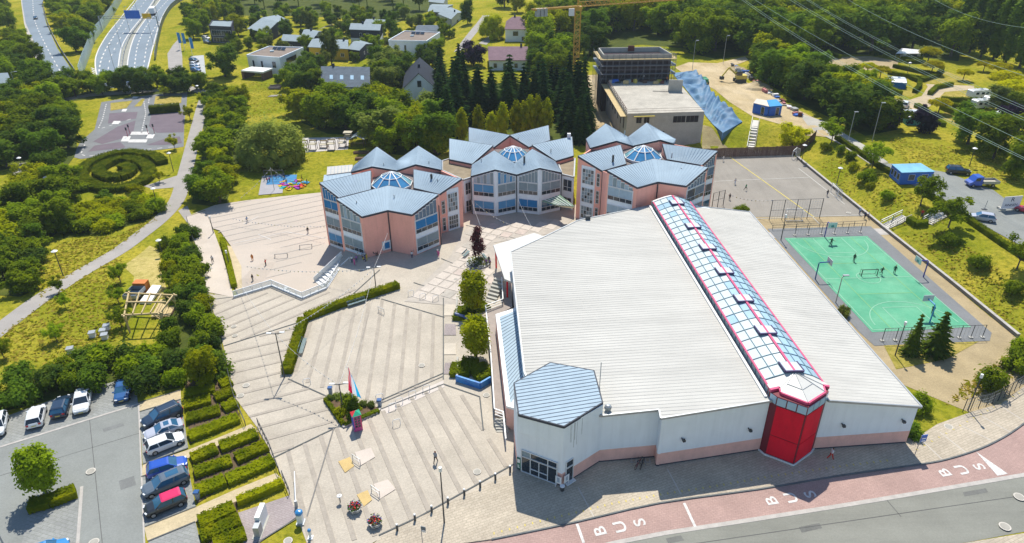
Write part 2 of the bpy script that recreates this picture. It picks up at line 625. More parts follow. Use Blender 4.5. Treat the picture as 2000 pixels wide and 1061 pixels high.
def bands(parent,zone,p0,d,gap,w,off,mat=BAND,n=40,name='paving_band'):
 poly = [p for p in P2(zone)]
 d = V((d[0],d[1],0)).normalized()
 nn = V((-d.y,d.x,0))
 c0 = G(*p0); c0.z = 0
 o0 = wloc(parent)
 for i in range(-n,n + 1):
  c = c0 + nn * gap * i
  flat = [V((p.x,p.y,0)) for p in poly]
  for a,b in clip_band(c,d,w,flat):
   s = nn * w / 2
   mb = MB()
   z = h((a.x + b.x) / 2,(a.y + b.y) / 2) + off
   mb.add([V((p.x,p.y,z)) for p in (a - s,b - s,b + s,a + s)] + [V((p.x,p.y,z - 0.03)) for p in (a - s,b - s,b + s,a + s)],[[0,1,2,3],[0,4,5,1],[1,5,6,2],[2,6,7,3],[3,7,4,0]])
   mb.build(name,mat,parent)
Z1 = [(413,598),(455,583),(500,569),(590,584),(690,560),(700,575),(600,606),(592,626),(438,675)]
Z2 = [(439,679),(592,630),(552,738),(640,775),(655,833),(535,893),(500,832),(461,777)]
Z3 = [(604,632),(745,586),(866,620),(866,737),(735,787),(655,767),(574,739)]
Z4 = [(533,898),(655,838),(745,805),(868,748),(938,800),(945,848),(1001,905),(920,955),(820,1008),(742,1046),(600,1075),(566,965)]
bands(plaza,Z1,(442,640),(0.70,0.72),2.3,0.42,0.10)
bands(plaza,Z2,(442,691),(0.92,0.40),2.5,0.42,0.10)
bands(plaza,Z3,(716,786),(0.08,-1),2.0,0.50,0.10)
bands(plaza,Z4,(806,782),(0.42,-0.91),1.95,0.50,0.10)
bands(yard,[(401,412),(480,394),(632,378),(638,470),(560,540),(500,550),(455,480),(418,448)],(455,400),(0.86,0.5),2.6,0.28,0.2,M('yard_joint',(0.40,0.36,0.31),0.85,0.1,1.0))
def lines(name,segs,w,mat,off,parent=None,kind='structure'):
 """painted or cut lines lying on the ground, one mesh"""
 mb = MB()
 for a,b in segs:
  a,b = [V((p[0],p[1],h(p[0],p[1]))) if len(p) == 3 else G(*p) for p in (a,b)]
  d = V((b.x - a.x,b.y - a.y,0)).normalized()
  s = V((-d.y,d.x,0)) * w / 2
  n = max(1,int((b - a).length / 2.5)) if abs(a.z - b.z) > 0.01 else 1
  for i in range(n):
   p,q = a.lerp(b,i / n),a.lerp(b,(i + 1) / n)
   p.z,q.z = h(p.x,p.y) + off,h(q.x,q.y) + off
   mb.quad(p - s,q - s,q + s,p + s)
 return mb.build(name,mat,parent,kind=kind)
def line_set(pts,close=False):
 return [(pts[i],pts[(i + 1) % len(pts)]) for i in range(len(pts) if close else len(pts) - 1)]
# joints between the terraces of the plaza
lines('terrace_joint',[((393,589),(457,581)),((437,677),(596,627)),((533,896),(657,836)),((745,585),(868,621)),((866,583),(866,742)),((598,627),(563,733)),((563,741),(640,776)),((735,787),(866,730)),((745,800),(868,751)),((868,752),(937,776)),((690,575),(742,528)),((937,776),(944,842)),((820,1010),(1003,908)),((820,1010),(740,1047)),((808,553),(880,577)),((862,506),(960,548)),((910,441),(1010,468))],0.16,DKERB,0.125)
sheet('terrace_strip',[(742,800),(866,744),(868,757),(750,812)],M('pale_pavers',(0.56,0.5,0.44),0.85,0.08,0.5),0.09)
# tiled courtyard
def courtyard():
 d1 = V((0.47,0.883,0)); d2 = V((0.883,-0.47,0))
 base = sheet('courtyard',[(790,590),(878,503),(912,443),(945,432),(1060,430),(1130,420),(1090,455),(965,475),(985,545),(905,600)],M('courtyard_joints',(0.43,0.385,0.325),0.85,0.12,0.8),0.10)
 poly = [V((p.x,p.y,0)) for p in P2([(795,588),(880,506),(914,446),(945,435),(1058,433),(1125,423),(1088,453),(962,478),(980,545),(905,597)])]
 def inside(p):
  c = False
  for i in range(len(poly)):
   a,b = poly[i],poly[i - 1]
   if (a.y > p.y) != (b.y > p.y) and p.x < (b.x - a.x) * (p.y - a.y) / (b.y - a.y) + a.x:
    c = not c
  return c
 o = G(851,552); o.z = 0
 mats = [SLABM,M('rose_slabs',(0.50,0.42,0.36),0.85,0.1,0.8,fine=0.06),M('grey_slabs',(0.42,0.385,0.33),0.85,0.1,0.8,fine=0.06)]
 ms = []
 for m in mats:
  ms.append(MB().box((0,0,0),(1.72,1.98,0.06),math.atan2(d1.y,d1.x) - math.pi / 2).mesh('paving_slab',m))
 k = 0
 for i in range(-14,22):
  for j in range(-12,16):
   p = o + d2 * 1.96 * i + d1 * 2.28 * j
   if all(inside(p + d1 * a + d2 * b) for a in (-0.9,0.9) for b in (-0.8,0.8)):
    k += 1
    if k > 280: return
    s = bpy.data.objects.new('paving_slab',random.choice(ms[:1] * 5 + ms))
    COL.objects.link(s)
    s.parent = base
    s.location = (p.x - base.location.x,p.y - base.location.y,0.115 + random.uniform(-0.004,0.004))
courtyard()
# street, bus lane and pavement
KL = [(700,1092),(960,1055),(1120,1022),(1287,984),(1480,957),(1640,930),(1797,908),(1850,898),(1913,878),(1960,855),(2000,828),(2060,780)]
RL = [(900,1150),(1200,1061),(1480,1014),(1700,979),(2000,928),(2120,905)]
sheet('pavement',[(0.3,55.6,0),(0.6,60,0),(17,62,0),(45,60,0),(1800,850),(1830,830),(1900,805),(1955,790),(2010,748),(2080,700)] + KL[::-1] + [(742,1052),(820,1012)],PAVE2,0.14,curb=0.14)
sheet('bus_lane',KL + RL[::-1],ROSE,0.03)
sheet('street',[(300,1300),(900,1155)] + RL[1:] + [(2300,880),(2300,990),(2000,1039),(1876,1062),(1600,1120),(1200,1200),(600,1400)],ASPHR,0.02)
sheet('far_pavement',[(1885,1062),(2000,1043),(2200,1005),(2250,1060),(2000,1110),(1700,1150)],PAVE2,0.12,curb=0.12)
def kerb(name,line,w,hh,mat,off=0.0):
 pts = smooth_line([G(*p) if len(p) == 2 else V(p) for p in line],3)
 mb = MB()
 for a,b in zip(pts,pts[1:]):
  mb.beam(V((a.x,a.y,h(a.x,a.y) + hh / 2 + off)),V((b.x,b.y,h(b.x,b.y) + hh / 2 + off)),w,hh)
 return mb.build(name,mat,kind='structure')
kerb('kerb',KL[1:],0.16,0.15,M('dark_kerb',(0.14,0.15,0.15),0.85,0.2,1.0),0.0)
kerb('gutter_strip',RL,0.5,0.045,KERB)
# tactile dots along the kerb
def studs():
 mb = MB()
 pts = [(965,1044),(1055,1020),(1125,1003),(1195,986),(1290,968),(1400,951),(1520,930),(1640,913),(1745,900)]
 w = [G(*p) for p in pts]
 seg = []
 acc = 0
 for a,b in zip(w,w[1:]):
  n = max(1,round((b - a).length / 0.82))
  for i in range(n):
   seg.append(a.lerp(b,i / n))
 for p in seg:
  mb.box((p.x,p.y,0.155),(0.11,0.26,0.02),0.1)
 for a,b in (((1790,880),(1990,770)),):
  a,b = G(*a),G(*b)
  for i in range(16):
   p = a.lerp(b,i / 15)
   mb.box((p.x,p.y,0.155),(0.11,0.22,0.02),0.6)
 o = mb.build('tactile_stud',YELLOW,kind='structure')
studs()
lines('pavement_joint',[((1129,954),(1160,1012)),((1303,918),(1330,968)),((1800,862),(1840,900)),((1835,846),(1886,886)),((1875,832),(1935,862)),((1917,815),(1972,846)),((1958,798),(2000,824))],0.12,M('pale_joint',(0.5,0.46,0.4),0.85,0.1,1.0),0.148)
lines('bay_line',[((1127,1024),(1140,1061)),((1336,983),(1358,1030))],0.28,PAINT,0.05)
sheet('lane_arrow',[(1906,883),(1948,930),(1968,926)],PAINT,0.05)
def bus_word(px,py,px2,py2,size,label):
 a,b = G(px,py),G(px2,py2)
 d = (b - a); d.z = 0
 root = thing('bus_lettering',label,'road marking',(a.x,a.y,0.03),'white BUS letters on the bus lane')
 ang = math.atan2(d.y,d.x)
 for i,ch in enumerate('BUS'):
  c = bpy.data.curves.new('letter','FONT')
  c.body = ch
  c.size = size * 0.95
  c.offset = 0.025
  c.align_x = 'CENTER'; c.align_y = 'CENTER'
  c.extrude = 0.004
  c.materials.append(PAINT)
  o = bpy.data.objects.new('letter',c)
  COL.objects.link(o)
  dg = bpy.context.evaluated_depsgraph_get()
  me = bpy.data.meshes.new_from_object(o.evaluated_get(dg))
  bpy.data.objects.remove(o)
  o = bpy.data.objects.new('letter',me)
  COL.objects.link(o)
  o.parent = root
  p = a.lerp(b,i / 2)
  o.location = (p.x - a.x,p.y - a.y,0.02)
  o.rotation_euler = (0,0,ang + math.pi / 2)
  o.scale = (1.25,1.0,1)
bus_word(1173,1038,1250,1021,1.75,'white BUS letters on the rose bus lane at the foot of the hexagonal entrance corner')
bus_word(1508,979,1583,966,1.75,'white BUS letters half in the shadow of the red tower')
bus_word(1846,924,1913,912,1.75,'white BUS letters beside the white arrow tip on the bus lane')
# car park
sheet('car_park',[(-300,970),(0,874),(270,790),(280,1030),(283,1100),(-200,1200)],ASPHC,0.04)
sheet('parking_bay',[(-300,960),(-120,870),(0,818),(120,775),(262,735),(270,789),(0,873)],BAYS,0.05)
sheet('parking_bay',[(273,805),(353,781),(368,876),(279,908)],BAYS,0.055)
sheet('parking_bay',[(276,932),(366,903),(382,990),(283,1030)],BAYS,0.055)
sheet('parking_bay',[(290,1058),(382,1020),(396,1080),(290,1090)],BAYS,0.055)
sheet('parking_bay',[(55,1006),(153,976),(152,1075),(40,1075)],BAYS,0.06)
sheet('walkway',[(279,909),(372,878),(472,837),(490,829),(506,844),(427,871),(374,893),(277,931)],SANDY,0.07)
sheet('walkway',[(282,1031),(384,991),(460,957),(539,925),(553,938),(462,983),(388,1019),(288,1057)],SANDY,0.07)
sheet('walkway',[(270,789),(353,762),(354,780),(272,804)],SANDY,0.07)
sheet('charging_bay',[(465,1003),(565,969),(582,1009),(500,1066),(476,1075)],GREY,0.09)
kerb('kerb',[(0,874),(135,832),(270,790)],0.3,0.07,KERB)
kerb('kerb',[(271,790),(276,910),(281,1035),(283,1075)],0.16,0.08,KERB)
kerb('kerb',[(160,951),(156,1010),(151,1075)],0.3,0.08,KERB)
lines('slot_edge',[((270,788),(353,763)),((273,805),(353,781)),((279,908),(368,876)),((276,932),(366,904)),((283,1030),(384,990)),((290,1058),(382,1020)),((55,1007),(103,993)),((103,993),(153,975)),((499,1064),(584,1011))],0.14,DKERB,0.12)
# paths of the meadow
PATH = [(-60,690),(0,643),(50,605),(110,564),(185,518),(258,472),(312,430),(345,392),(358,352),(370,305),(383,255),(395,208),(400,193)]
sheet('footpath',strip_pts(smooth_line([G(*p) for p in PATH],4),3.3),ASPHP,0.05,raw=True)
sheet('footpath',[(281,364),(350,342),(357,352),(356,365),(300,370)],ASPHP,0.045)
sheet('footpath',strip_pts(smooth_line([G(*p) for p in [(52,318),(40,335),(36,355),(50,372),(58,385)]],4),3.0),ASPHP,0.05,raw=True)
sheet('footpath',[(348,412),(366,402),(378,430),(366,436)],ASPHP,0.042)
sheet('mown_strip',[(240,520),(292,480),(310,488),(318,540),(330,580),(258,590),(262,540)],M_grass('mown_hay',(0.52,0.42,0.16),(0.36,0.32,0.08),(0.26,0.22,0.06),0.12,0.42),0.03)
# traffic garden
tg = sheet('traffic_garden',[(198,200),(262,190),(310,184),(366,181),(364,210),(360,240),(359,287),(340,290),(260,298),(158,311),(145,308),(150,290),(158,277),(185,253)],ASPH,0.05)
for pts in ([(214,222),(269,219),(266,232),(211,242)],[(182,277),(230,248),(265,236),(260,262),(235,272),(200,282)],[(172,297),(185,285),(235,278),(245,287),(243,289)],
   [(296,224),(360,219),(359,259),(306,260),(291,246)],[(286,284),(327,270),(351,267),(356,280),(320,284)]):
 sheet('play_surface',pts,MAUVE,0.08,tg,None)
for pts in ([(216,202),(259,197),(247,212),(216,217)],[(277,194),(283,194),(276,208),(262,209)],[(304,189),(355,187),(354,202),(301,204)]):
 sheet('grass_island',pts,LAWN,0.09,tg,None)
sg = []
for line in ([(208,203),(200,235),(192,252)],[(196,252),(225,243),(262,231)],[(166,282),(158,302),(170,306),(240,297),(345,287)],[(281,198),(285,222),(276,262)],[(292,190),(290,203)]):
 for a,b in zip(line,line[1:]):
  a,b = G(*a),G(*b)
  n = max(1,int((b - a).length / 2.2))
  for i in range(n):
   p,q = a.lerp(b,(i + 0.2) / n),a.lerp(b,(i + 0.65) / n)
   sg.append((tuple(p),tuple(q)))
lines('lane_dashes',sg,0.3,PAINT,0.085,tg,'stuff')
for y0,x0,x1 in ((261,258,288),(276,254,285)):
 for i in range(9):
  x = x0 + (x1 - x0) * i / 8
  lines('crossing_stripe',[((x + 1.5,y0 - 3),(x - 1.5,y0 + 3))],0.55,PAINT,0.085,tg,None)
for c in ((243,216,6,2.5),(264,191,7,2),(246,272,10,5),(294,267,9,4),(227,240,9,3)):
 x,y,a,b = c
 sheet('painted_field',[(x - a,y + b),(x - a * 0.5,y - b),(x + a,y - b),(x + a * 0.5,y + b)],PAINT,0.086,tg,None)
# motorway and slip road
sheet('slip_road',[G(*p)[:2] + (0,) if False else p for p in [(40,-25),(44,10),(50,45),(72,95),(96,150),(100,165),(150,165),(142,140),(112,95),(90,45),(82,10),(92,-25)]],ASPHB,0.05)
sheet('verge_strip',[(38,-25),(42,10),(47,45),(60,95),(88,150),(97,151),(72,95),(50,45),(44,10),(41,-25)],KERB,0.04)
sheet('motorway',[(285,-25),(268,0),(248,24),(208,69),(186,113),(189,158),(190,172),(232,172),(230,156),(238,98),(254,66),(282,29),(302,0),(322,-25)],ASPHB,0.05)
sheet('motorway',[(333,-25),(312,0),(282,40),(262,71),(250,111),(246,153),(246,172),(286,172),(286,140),(302,87),(315,42),(331,13),(352,0),(378,-25)],ASPHB,0.05)
sheet('median',[(322,-25),(302,0),(282,29),(254,66),(238,98),(230,156),(232,172),(246,172),(246,153),(250,111),(262,71),(282,40),(312,0),(333,-25)],M('median_gravel',(0.3,0.3,0.25),0.9,0.15,0.3),0.045)
def dashes(name,line,w,on,off_,mat=PAINT,o=0.09):
 pts = smooth_line([G(*p) for p in line],6)
 sg,acc,state = [],0.0,0.0
 period = on + off_
 for a,b in zip(pts,pts[1:]):
  Ls = (b - a).length
  t = 0.0
  while t < Ls:
   ph = (acc + t) % period
   if ph < on:
    e = min(Ls,t + on - ph)
    p,q = a.lerp(b,t / Ls),a.lerp(b,e / Ls)
    sg.append(((p.x,p.y,0),(q.x,q.y,0)))
    t = e + 1e-4
   else:
    t += period - ph + 1e-4
  acc += Ls
 lines(name,sg,w,mat,o)
dashes('lane_dashes',[(268,0),(240,44),(212,88),(197,120),(192,160)],0.5,4,4)
dashes('lane_dashes',[(285,0),(250,50),(228,88),(214,120),(210,160)],0.35,4,9)
dashes('lane_dashes',[(328,0),(294,40),(272,80),(264,120),(262,155)],0.4,4,4)
dashes('lane_dashes',[(344,0),(312,40),(290,80),(282,120),(276,155)],0.4,4,5)
dashes('edge_line',[(264,0),(232,40),(207,72),(187,113),(191,160)],0.45,50,0.01)
dashes('edge_line',[(301,0),(281,29),(252,66),(236,98),(229,158)],0.45,50,0.01)
dashes('edge_line',[(313,0),(283,40),(263,71),(251,111),(247,158)],0.45,50,0.01)
dashes('edge_line',[(348,0),(329,13),(313,42),(300,87),(287,140)],0.45,50,0.01)
dashes('lane_dashes',[(64,0),(68,40),(90,90),(118,140)],0.35,4,5)
for i in range(8):
 lines('hatch_bar',[((178 + i * 1.0,133 + i * 3.4),(186 + i * 0.6,136 + i * 3.4))],0.5,PAINT,0.08)
sheet('side_road',[(351,74),(338,88),(327,105),(330,145),(357,145),(356,110)],ASPHP,0.05)
sheet('side_road',strip_pts([G(*p) for p in [(120,196),(175,186),(250,181),(330,174),(368,172),(400,180)]],4.0),ASPHP,0.04,raw=True)
sheet('car_park',[(372,110),(398,108),(402,145),(385,150)],M('pale_asphalt',(0.42,0.43,0.42),0.9,0.1,0.3),0.05)
sheet('lane',strip_pts([G(*p) for p in [(895,100),(915,74),(938,46),(950,30)]],3.6),ASPHP,0.05,raw=True)
sheet('lane',[(640,50),(655,46),(600,66),(560,92),(548,90)],ASPHP,0.05)
sheet('driveway',[(735,112),(760,95),(790,120),(742,122)],M('pale_drive',(0.5,0.46,0.4),0.9,0.1,0.3),0.06)
sheet('driveway',[(935,85),(955,70),(968,70),(950,88)],ASPHP,0.06)
# sports grounds
sheet('gravel_ground',[(38,122,0),(69.0,122,0),(71.2,80.5,0),(70,74,0),(64,66,0),(56,64,0),(50,70,0),(46,80,0)],GRAVEL,0.03)
sheet('football_ground',[(36,160,0),(66.6,160,0),(69.0,121.5,0),(40,121.5,0)],FOOT,0.06)
sheet('court_apron',[(47.6,116.2,0),(67.2,117,0),(68.3,81.6,0),(66.8,79.6,0),(50.2,78.6,0),(49.6,82,0)],ASPH,0.07)
court = sheet('sports_court',[(49.41,112.2,0),(64.63,112.8,0),(66.1,83.0,0),(51.39,81.9,0)],COURT,0.10)
sheet('lawn',[(1722,668),(1850,663),(1918,664),(1850,702),(1750,722)],LAWN,0.06)
cu = V((0.9985,0.04,0)); cv = V((0.065,-0.998,0)); co = V((49.41,112.2,0))
def cp(a,b):
 p = co + cu * a + cv * b
 return (p.x,p.y,0)
def arc(ca,cb,r,t0,t1,n=16):
 return [cp(ca + r * math.cos(t0 + (t1 - t0) * i / n),cb + r * math.sin(t0 + (t1 - t0) * i / n)) for i in range(n + 1)]
PI = math.pi
cl = line_set([cp(0.4,0.4),cp(14.8,0.4),cp(14.8,29.8),cp(0.4,29.8)],True) + [(cp(0.4,15),cp(14.8,15))]
cl += line_set(arc(7.6,15,1.8,0,2 * PI)) + line_set(arc(7.6,1.6,6.2,0.02,PI - 0.02,20)) + line_set(arc(7.6,28.6,6.2,PI,2 * PI,20))
cl += line_set([cp(5,0.4),cp(5,6.2),cp(10.2,6.2),cp(10.2,0.4)]) + line_set([cp(5,29.8),cp(5,24),cp(10.2,24),cp(10.2,29.8)])
lines('court_line',cl,0.14,PALEL,0.125,court,None)
yl = [(cp(3.2,0.4),cp(3.2,29.6)),(cp(12,0.4),cp(12,29.6)),(cp(3.2,10),cp(12,10)),(cp(3.2,20),cp(12,20))]
lines('court_line',yl,0.1,M('ochre_line',(0.22,0.45,0.17),0.7,0.1,1.0),0.123,court,None)
lines('pitch_line',[((1425,307),(1590,425))],0.22,YELLOW,0.09)
lines('pitch_line',[((1395,355),(1585,347)),((1475,428),(1700,420)),((1587,425),(1600,438)),((1560,330),(1650,400))],0.16,M('dull_white_line',(0.55,0.53,0.47),0.8,0.1,1.0),0.09)
sheet('connecting_path',[(1495,455),(1600,448),(1722,447),(1738,459),(1600,462),(1510,466)],KERB,0.065)
# yard markings and painted fields
lines('yard_line',[((455,478),(560,455)),((560,455),(640,468)),((476,440),(505,425)),((505,460),(530,470))],0.14,PAINT,0.21)
sheet('painted_field',[(661,903),(684,894),(692,912),(674,925)],M('orange_paving',(0.54,0.39,0.165),0.85,0.1,0.6,fine=0.05),0.13)
sheet('painted_field',[(697,968),(718,959),(727,978),(711,991)],MATS['orange_paving'],0.13)
sheet('pale_field',[(693,885),(725,876),(733,894),(703,912)],M('rose_pale_paving',(0.56,0.485,0.41),0.85,0.08,0.6),0.128)
sheet('pale_field',[(730,947),(758,938),(773,957),(741,977)],MATS['rose_pale_paving'],0.128)
# camping ground and building site
sheet('camp_path',[(1612,118),(1640,112),(1700,110),(1755,120),(1750,134),(1690,138),(1625,126)],GRAVEL,0.05)
sheet('camp_path',[(1738,192),(1775,196),(1800,188),(1812,170),(1808,164),(1835,166),(1902,168),(1903,175),(1845,180),(1828,198),(1800,222),(1750,222)],M('pale_camp_gravel',(0.46,0.37,0.24),0.95,0.14,0.3,fine=0.1),0.05)
for pts in ([(1815,200),(1840,172),(1880,176),(1905,190),(1860,198)],[(1795,160),(1850,140),(1900,158),(1880,166),(1830,164)],[(1740,182),(1775,172),(1795,180),(1780,190)],[(1830,225),(1865,215),(1910,240),(1880,252)]):
 sheet('lawn',pts,LAWN,0.04)
sheet('dirt_yard',[(1318,132),(1345,122),(1400,124),(1455,111),(1462,118),(1425,132),(1450,158),(1512,184),(1530,200),(1600,236),(1650,272),(1610,268),(1470,228),(1425,200),(1395,175),(1340,148)],DIRT,0.06)
sheet('dirt_yard',[(1138,148),(1170,146),(1215,262),(1160,275),(1148,215)],DIRT,0.06)
sheet('gravel_drive',[(1560,222),(1612,238),(1650,262),(1690,285),(1735,318),(1700,322),(1640,282),(1580,250)],M('grey_gravel',(0.4,0.38,0.33),0.95,0.16,0.25,fine=0.1),0.07)
sheet('car_park',[(1705,318),(1760,322),(1850,338),(1940,372),(2010,425),(2100,480),(2100,560),(2000,484),(1895,427),(1823,384),(1740,340)],ASPHC,0.08)
# repairs and wear on the hard surfaces
PATCH = M('asphalt_patch',(0.16,0.16,0.145),0.9,0.12,0.5,fine=0.08)
for pts in ([(1560,1030),(1600,1022),(1606,1032),(1566,1041)],[(1880,962),(1925,954),(1930,962),(1884,970)],[(1300,1052),(1330,1046),(1336,1056),(1305,1062)]):
 sheet('asphalt_patch',pts,PATCH,0.026)
for pts in ([(60,900),(78,893),(82,905),(63,912)],[(200,838),(240,826),(243,832),(203,845)],[(232,940),(262,930),(266,948),(236,958)]):
 sheet('asphalt_patch',pts,M('car_park_patch',(0.19,0.195,0.185),0.9,0.12,0.5,fine=0.08),0.046)
lines('asphalt_joint',[((1100,1100),(2000,968)),((1250,1075),(1262,1061)),((1730,975),(1760,1010))],0.07,M('tar_joint',(0.1,0.1,0.095),0.9,0.2,1.0),0.03)
lines('asphalt_joint',[((0,930),(275,846)),((175,819),(200,1061))],0.06,MATS['tar_joint'],0.05)
lines('drain_channel',[((741,790),(866,736)),((600,1010),(652,838))],0.14,M('drain_grate',(0.2,0.19,0.175),0.8,0.2,2.0),0.128)
sheet('bare_earth',[(1371,244),(1390,250),(1413,263),(1432,292),(1438,301),(1372,302)],M('bare_earth',(.22,.17,.09),.95,.2,.3,fine=.2,col2=(.34,.29,.14)),0.05)
sheet('dirt_yard',[(1455,290),(1470,285),(1478,300),(1430,301),(1425,285)],MATS['bare_earth'],0.045)
# ------------------------------------------------------------------ materials of the buildings
WWALL = M('white_render',(0.77,0.82,0.85),0.9,0.04,0.4,streak=(1.3,1.3,.1,.1))
PINKW = M('salmon_render',(0.88,0.43,0.335),0.9,0.06,0.35,fine=0.03,streak=(1.2,1.2,.12,.1))
PALEP = M('pale_pink_render',(0.78,0.46,0.38),0.9,0.07,0.5,fine=0.03,streak=(1.2,1.2,.5,.14))
ROOFB = M('blue_grey_roof_metal',(0.345,0.44,0.505),0.75,0.08,0.35,spec=0.2,streak=(.8,.12,1,.1))
SEAM = M('roof_seam',(0.27,0.36,0.44),0.75,0.05,1.0,spec=0.3)
ROOFW = M('white_roof_sheet',(0.53,0.515,0.465),0.85,0.06,0.12,spec=0.1,streak=(.05,.6,1,.2))
RIBW = M('white_roof_rib',(0.485,0.475,0.435),0.85,0.05,1.0)
FASCIA = M('dark_fascia',(0.055,0.06,0.075),0.6,0.1,1.0)
FRAME = M('window_frame_white',(0.68,0.69,0.68),0.5,0.03,1.0)
GLASSD = M_glass('dark_window_glass',(0.018,0.03,0.045))
GLASSB = M_glass('blue_window_glass',(0.03,0.11,0.2))
GLASST = M_glass('teal_reflection_roof_glass',(0.16,0.36,0.40),0.12)
GLASSK = M_glass('blue_reflection_roof_glass',(0.06,0.25,0.47),0.12)
OPAL = M('sky_reflection_pane',(0.58,0.655,0.645),0.25,0.05,0.3)  # pale sky reflection put into the pane's base colour
BLUEPANE = M('bluish_skylight_pane',(0.36,0.52,0.62),0.2,0.08,0.5)
BLIND1 = M('blue_blind',(0.028,0.19,0.42),0.7,0.1,1.2)
BLIND2 = M('grey_blind',(0.24,0.30,0.325),0.7,0.1,1.2)
BLIND3 = M('pale_blind',(0.34,0.44,0.51),0.7,0.1,1.2)
BLIND4 = M('mid_blue_blind',(0.10,0.29,0.5),0.7,0.1,1.2)
REDP = M('red_panel',(0.74,0.006,0.03),0.6,0.08,0.5,spec=0.15,streak=(1,1,.3,.2))
PINKR = M('raspberry_rail',(0.62,0.065,0.17),0.45,0.06,0.8)
MULL = M('teal_mullion',(0.10,0.19,0.235),0.5,0.1,1.0)
GRAVR = M('gravel_roof',(0.265,0.215,0.145),0.95,0.2,0.6,fine=0.15)
INFILL = M('roof_gutter',(0.2,0.17,0.16),0.9,0.1,0.6)
def seams(parent,a,b,c,d,gap=0.62,w=0.05,hh=0.045,mat=SEAM,name='roof_seams',lift=0.0):
 """standing seams from the ridge a-b down to the eave d-c"""
 a,b,c,d = V(a),V(b),V(c),V(d)
 n = max(2,int(max((b - a).length,(c - d).length) / gap))
 mb = MB()
 for i in range(1,n):
  t = i / n
  p,q = a.lerp(b,t),d.lerp(c,t)
  if (p - q).length > 0.4:
   up = V((0,0,hh / 2 + lift))
   mb.beam(p + up,q + up,w,hh)
 return mb.build(name,mat,parent,kind='stuff')
def wall(parent,p,q,z0,mat,zt_off=0.12,th=0.25,name='wall'):
 """upright wall under the roof edge p-q (3-D), outside to the right of p->q seen from above... left to right from outside"""
 F = Fr(p,q)
 za,zb = p[2] - zt_off,q[2] - zt_off
 vs = [F.p(0,z0,0),F.p(F.L,z0,0),F.p(F.L,zb,0),F.p(0,za,0),F.p(0,z0,-th),F.p(F.L,z0,-th),F.p(F.L,zb,-th),F.p(0,za,-th)]
 mb = MB().add(vs,[[0,1,2,3],[5,4,7,6],[0,3,7,4],[1,5,6,2],[3,2,6,7],[0,4,5,1]])
 mb.build(name,mat,parent)
 return F
def window(parent,F,u0,u1,z0,z1,us,zs,mats,fr=0.07,n0=0.0,n1=0.12,name='window',frame=FRAME,pname='pane'):
 """framed window; us, zs are fractions of the mullions; mats(i, j) gives the pane's material"""
 W,H_ = u1 - u0,z1 - z0
 mb = MB()
 mb.fbox(F,u0 - fr,u1 + fr,z0 - fr,z0,n0,n1)
 mb.fbox(F,u0 - fr,u1 + fr,z1,z1 + fr,n0,n1)
 mb.fbox(F,u0 - fr,u0,z0,z1,n0,n1)
 mb.fbox(F,u1,u1 + fr,z0,z1,n0,n1)
 for a in us[1:-1]:
  mb.fbox(F,u0 + W * a - fr / 2,u0 + W * a + fr / 2,z0,z1,n0,n1 - 0.02)
 for b in zs[1:-1]:
  mb.fbox(F,u0,u1,z0 + H_ * b - fr / 2,z0 + H_ * b + fr / 2,n0,n1 - 0.01)
 w = mb.build(name,frame,parent)
 for i in range(len(us) - 1):
  for j in range(len(zs) - 1):
   m = mats(i,j) if callable(mats) else mats
   MB().fbox(F,u0 + W * us[i] + 0.02,u0 + W * us[i + 1] - 0.02,z0 + H_ * zs[j] + 0.02,z0 + H_ * zs[j + 1] - 0.02,n0,n0 + 0.05).build(pname,m,w)
 return w
def school_bay(parent,F,u0,u1,floors,blinds,top=None,plinth=True):
 """bay of a classroom front: per floor two blinds over a row of four dark panes, stepped lights above"""
 mb = MB()
 zt = floors[-1] + 3.2
 mb.fbox(F,u0 - 0.12,u1 + 0.12,floors[0] + 0.15,zt,0.0,0.04)
 mb.build('bay_panel',WWALL,parent)
 for zf,bl in zip(floors,blinds):
  b = bl
  window(parent,F,u0,u1,zf + 0.72,zf + 1.42,[0,.25,.5,.75,1],[0,1],GLASSD,0.06,0.04,0.14)
  window(parent,F,u0,u1,zf + 1.5,zf + 3.0,[0,.46,1],[0,1],(lambda i,j: b[i % len(b)]),0.06,0.04,0.14,pname='blind')
 if top:
  z_a,z_b,bl = top
  k = 6
  w = (u1 - u0) / k
  fm = MB()
  f = None
  panes = []
  for i in range(k):
   t = (i + 0.5) / k
   zz = min(z_a + (z_b - z_a) * i / k,z_a + (z_b - z_a) * (i + 1) / k) - 0.42
   if zz - zt < 0.3:
    continue
   a,c = u0 + w * i,u0 + w * (i + 1)
   fm.fbox(F,a,c,zz,zz + 0.12,0.0,0.16)
   fm.fbox(F,a - 0.03,a + 0.03,zt,zz,0.0,0.12)
   panes.append((a + 0.04,c - 0.04,zt + 0.05,zz))
  fm.fbox(F,u0 - 0.1,u1 + 0.1,zt - 0.06,zt + 0.06,0.0,0.16)
  if fm.v:
   f = fm.build('stepped_window',FRAME,parent)
   for i,(a,c,e,g) in enumerate(panes):
    MB().fbox(F,a,c,e,g,0.0,0.05).build('pane',bl[i % len(bl)],f)
TOPS = []
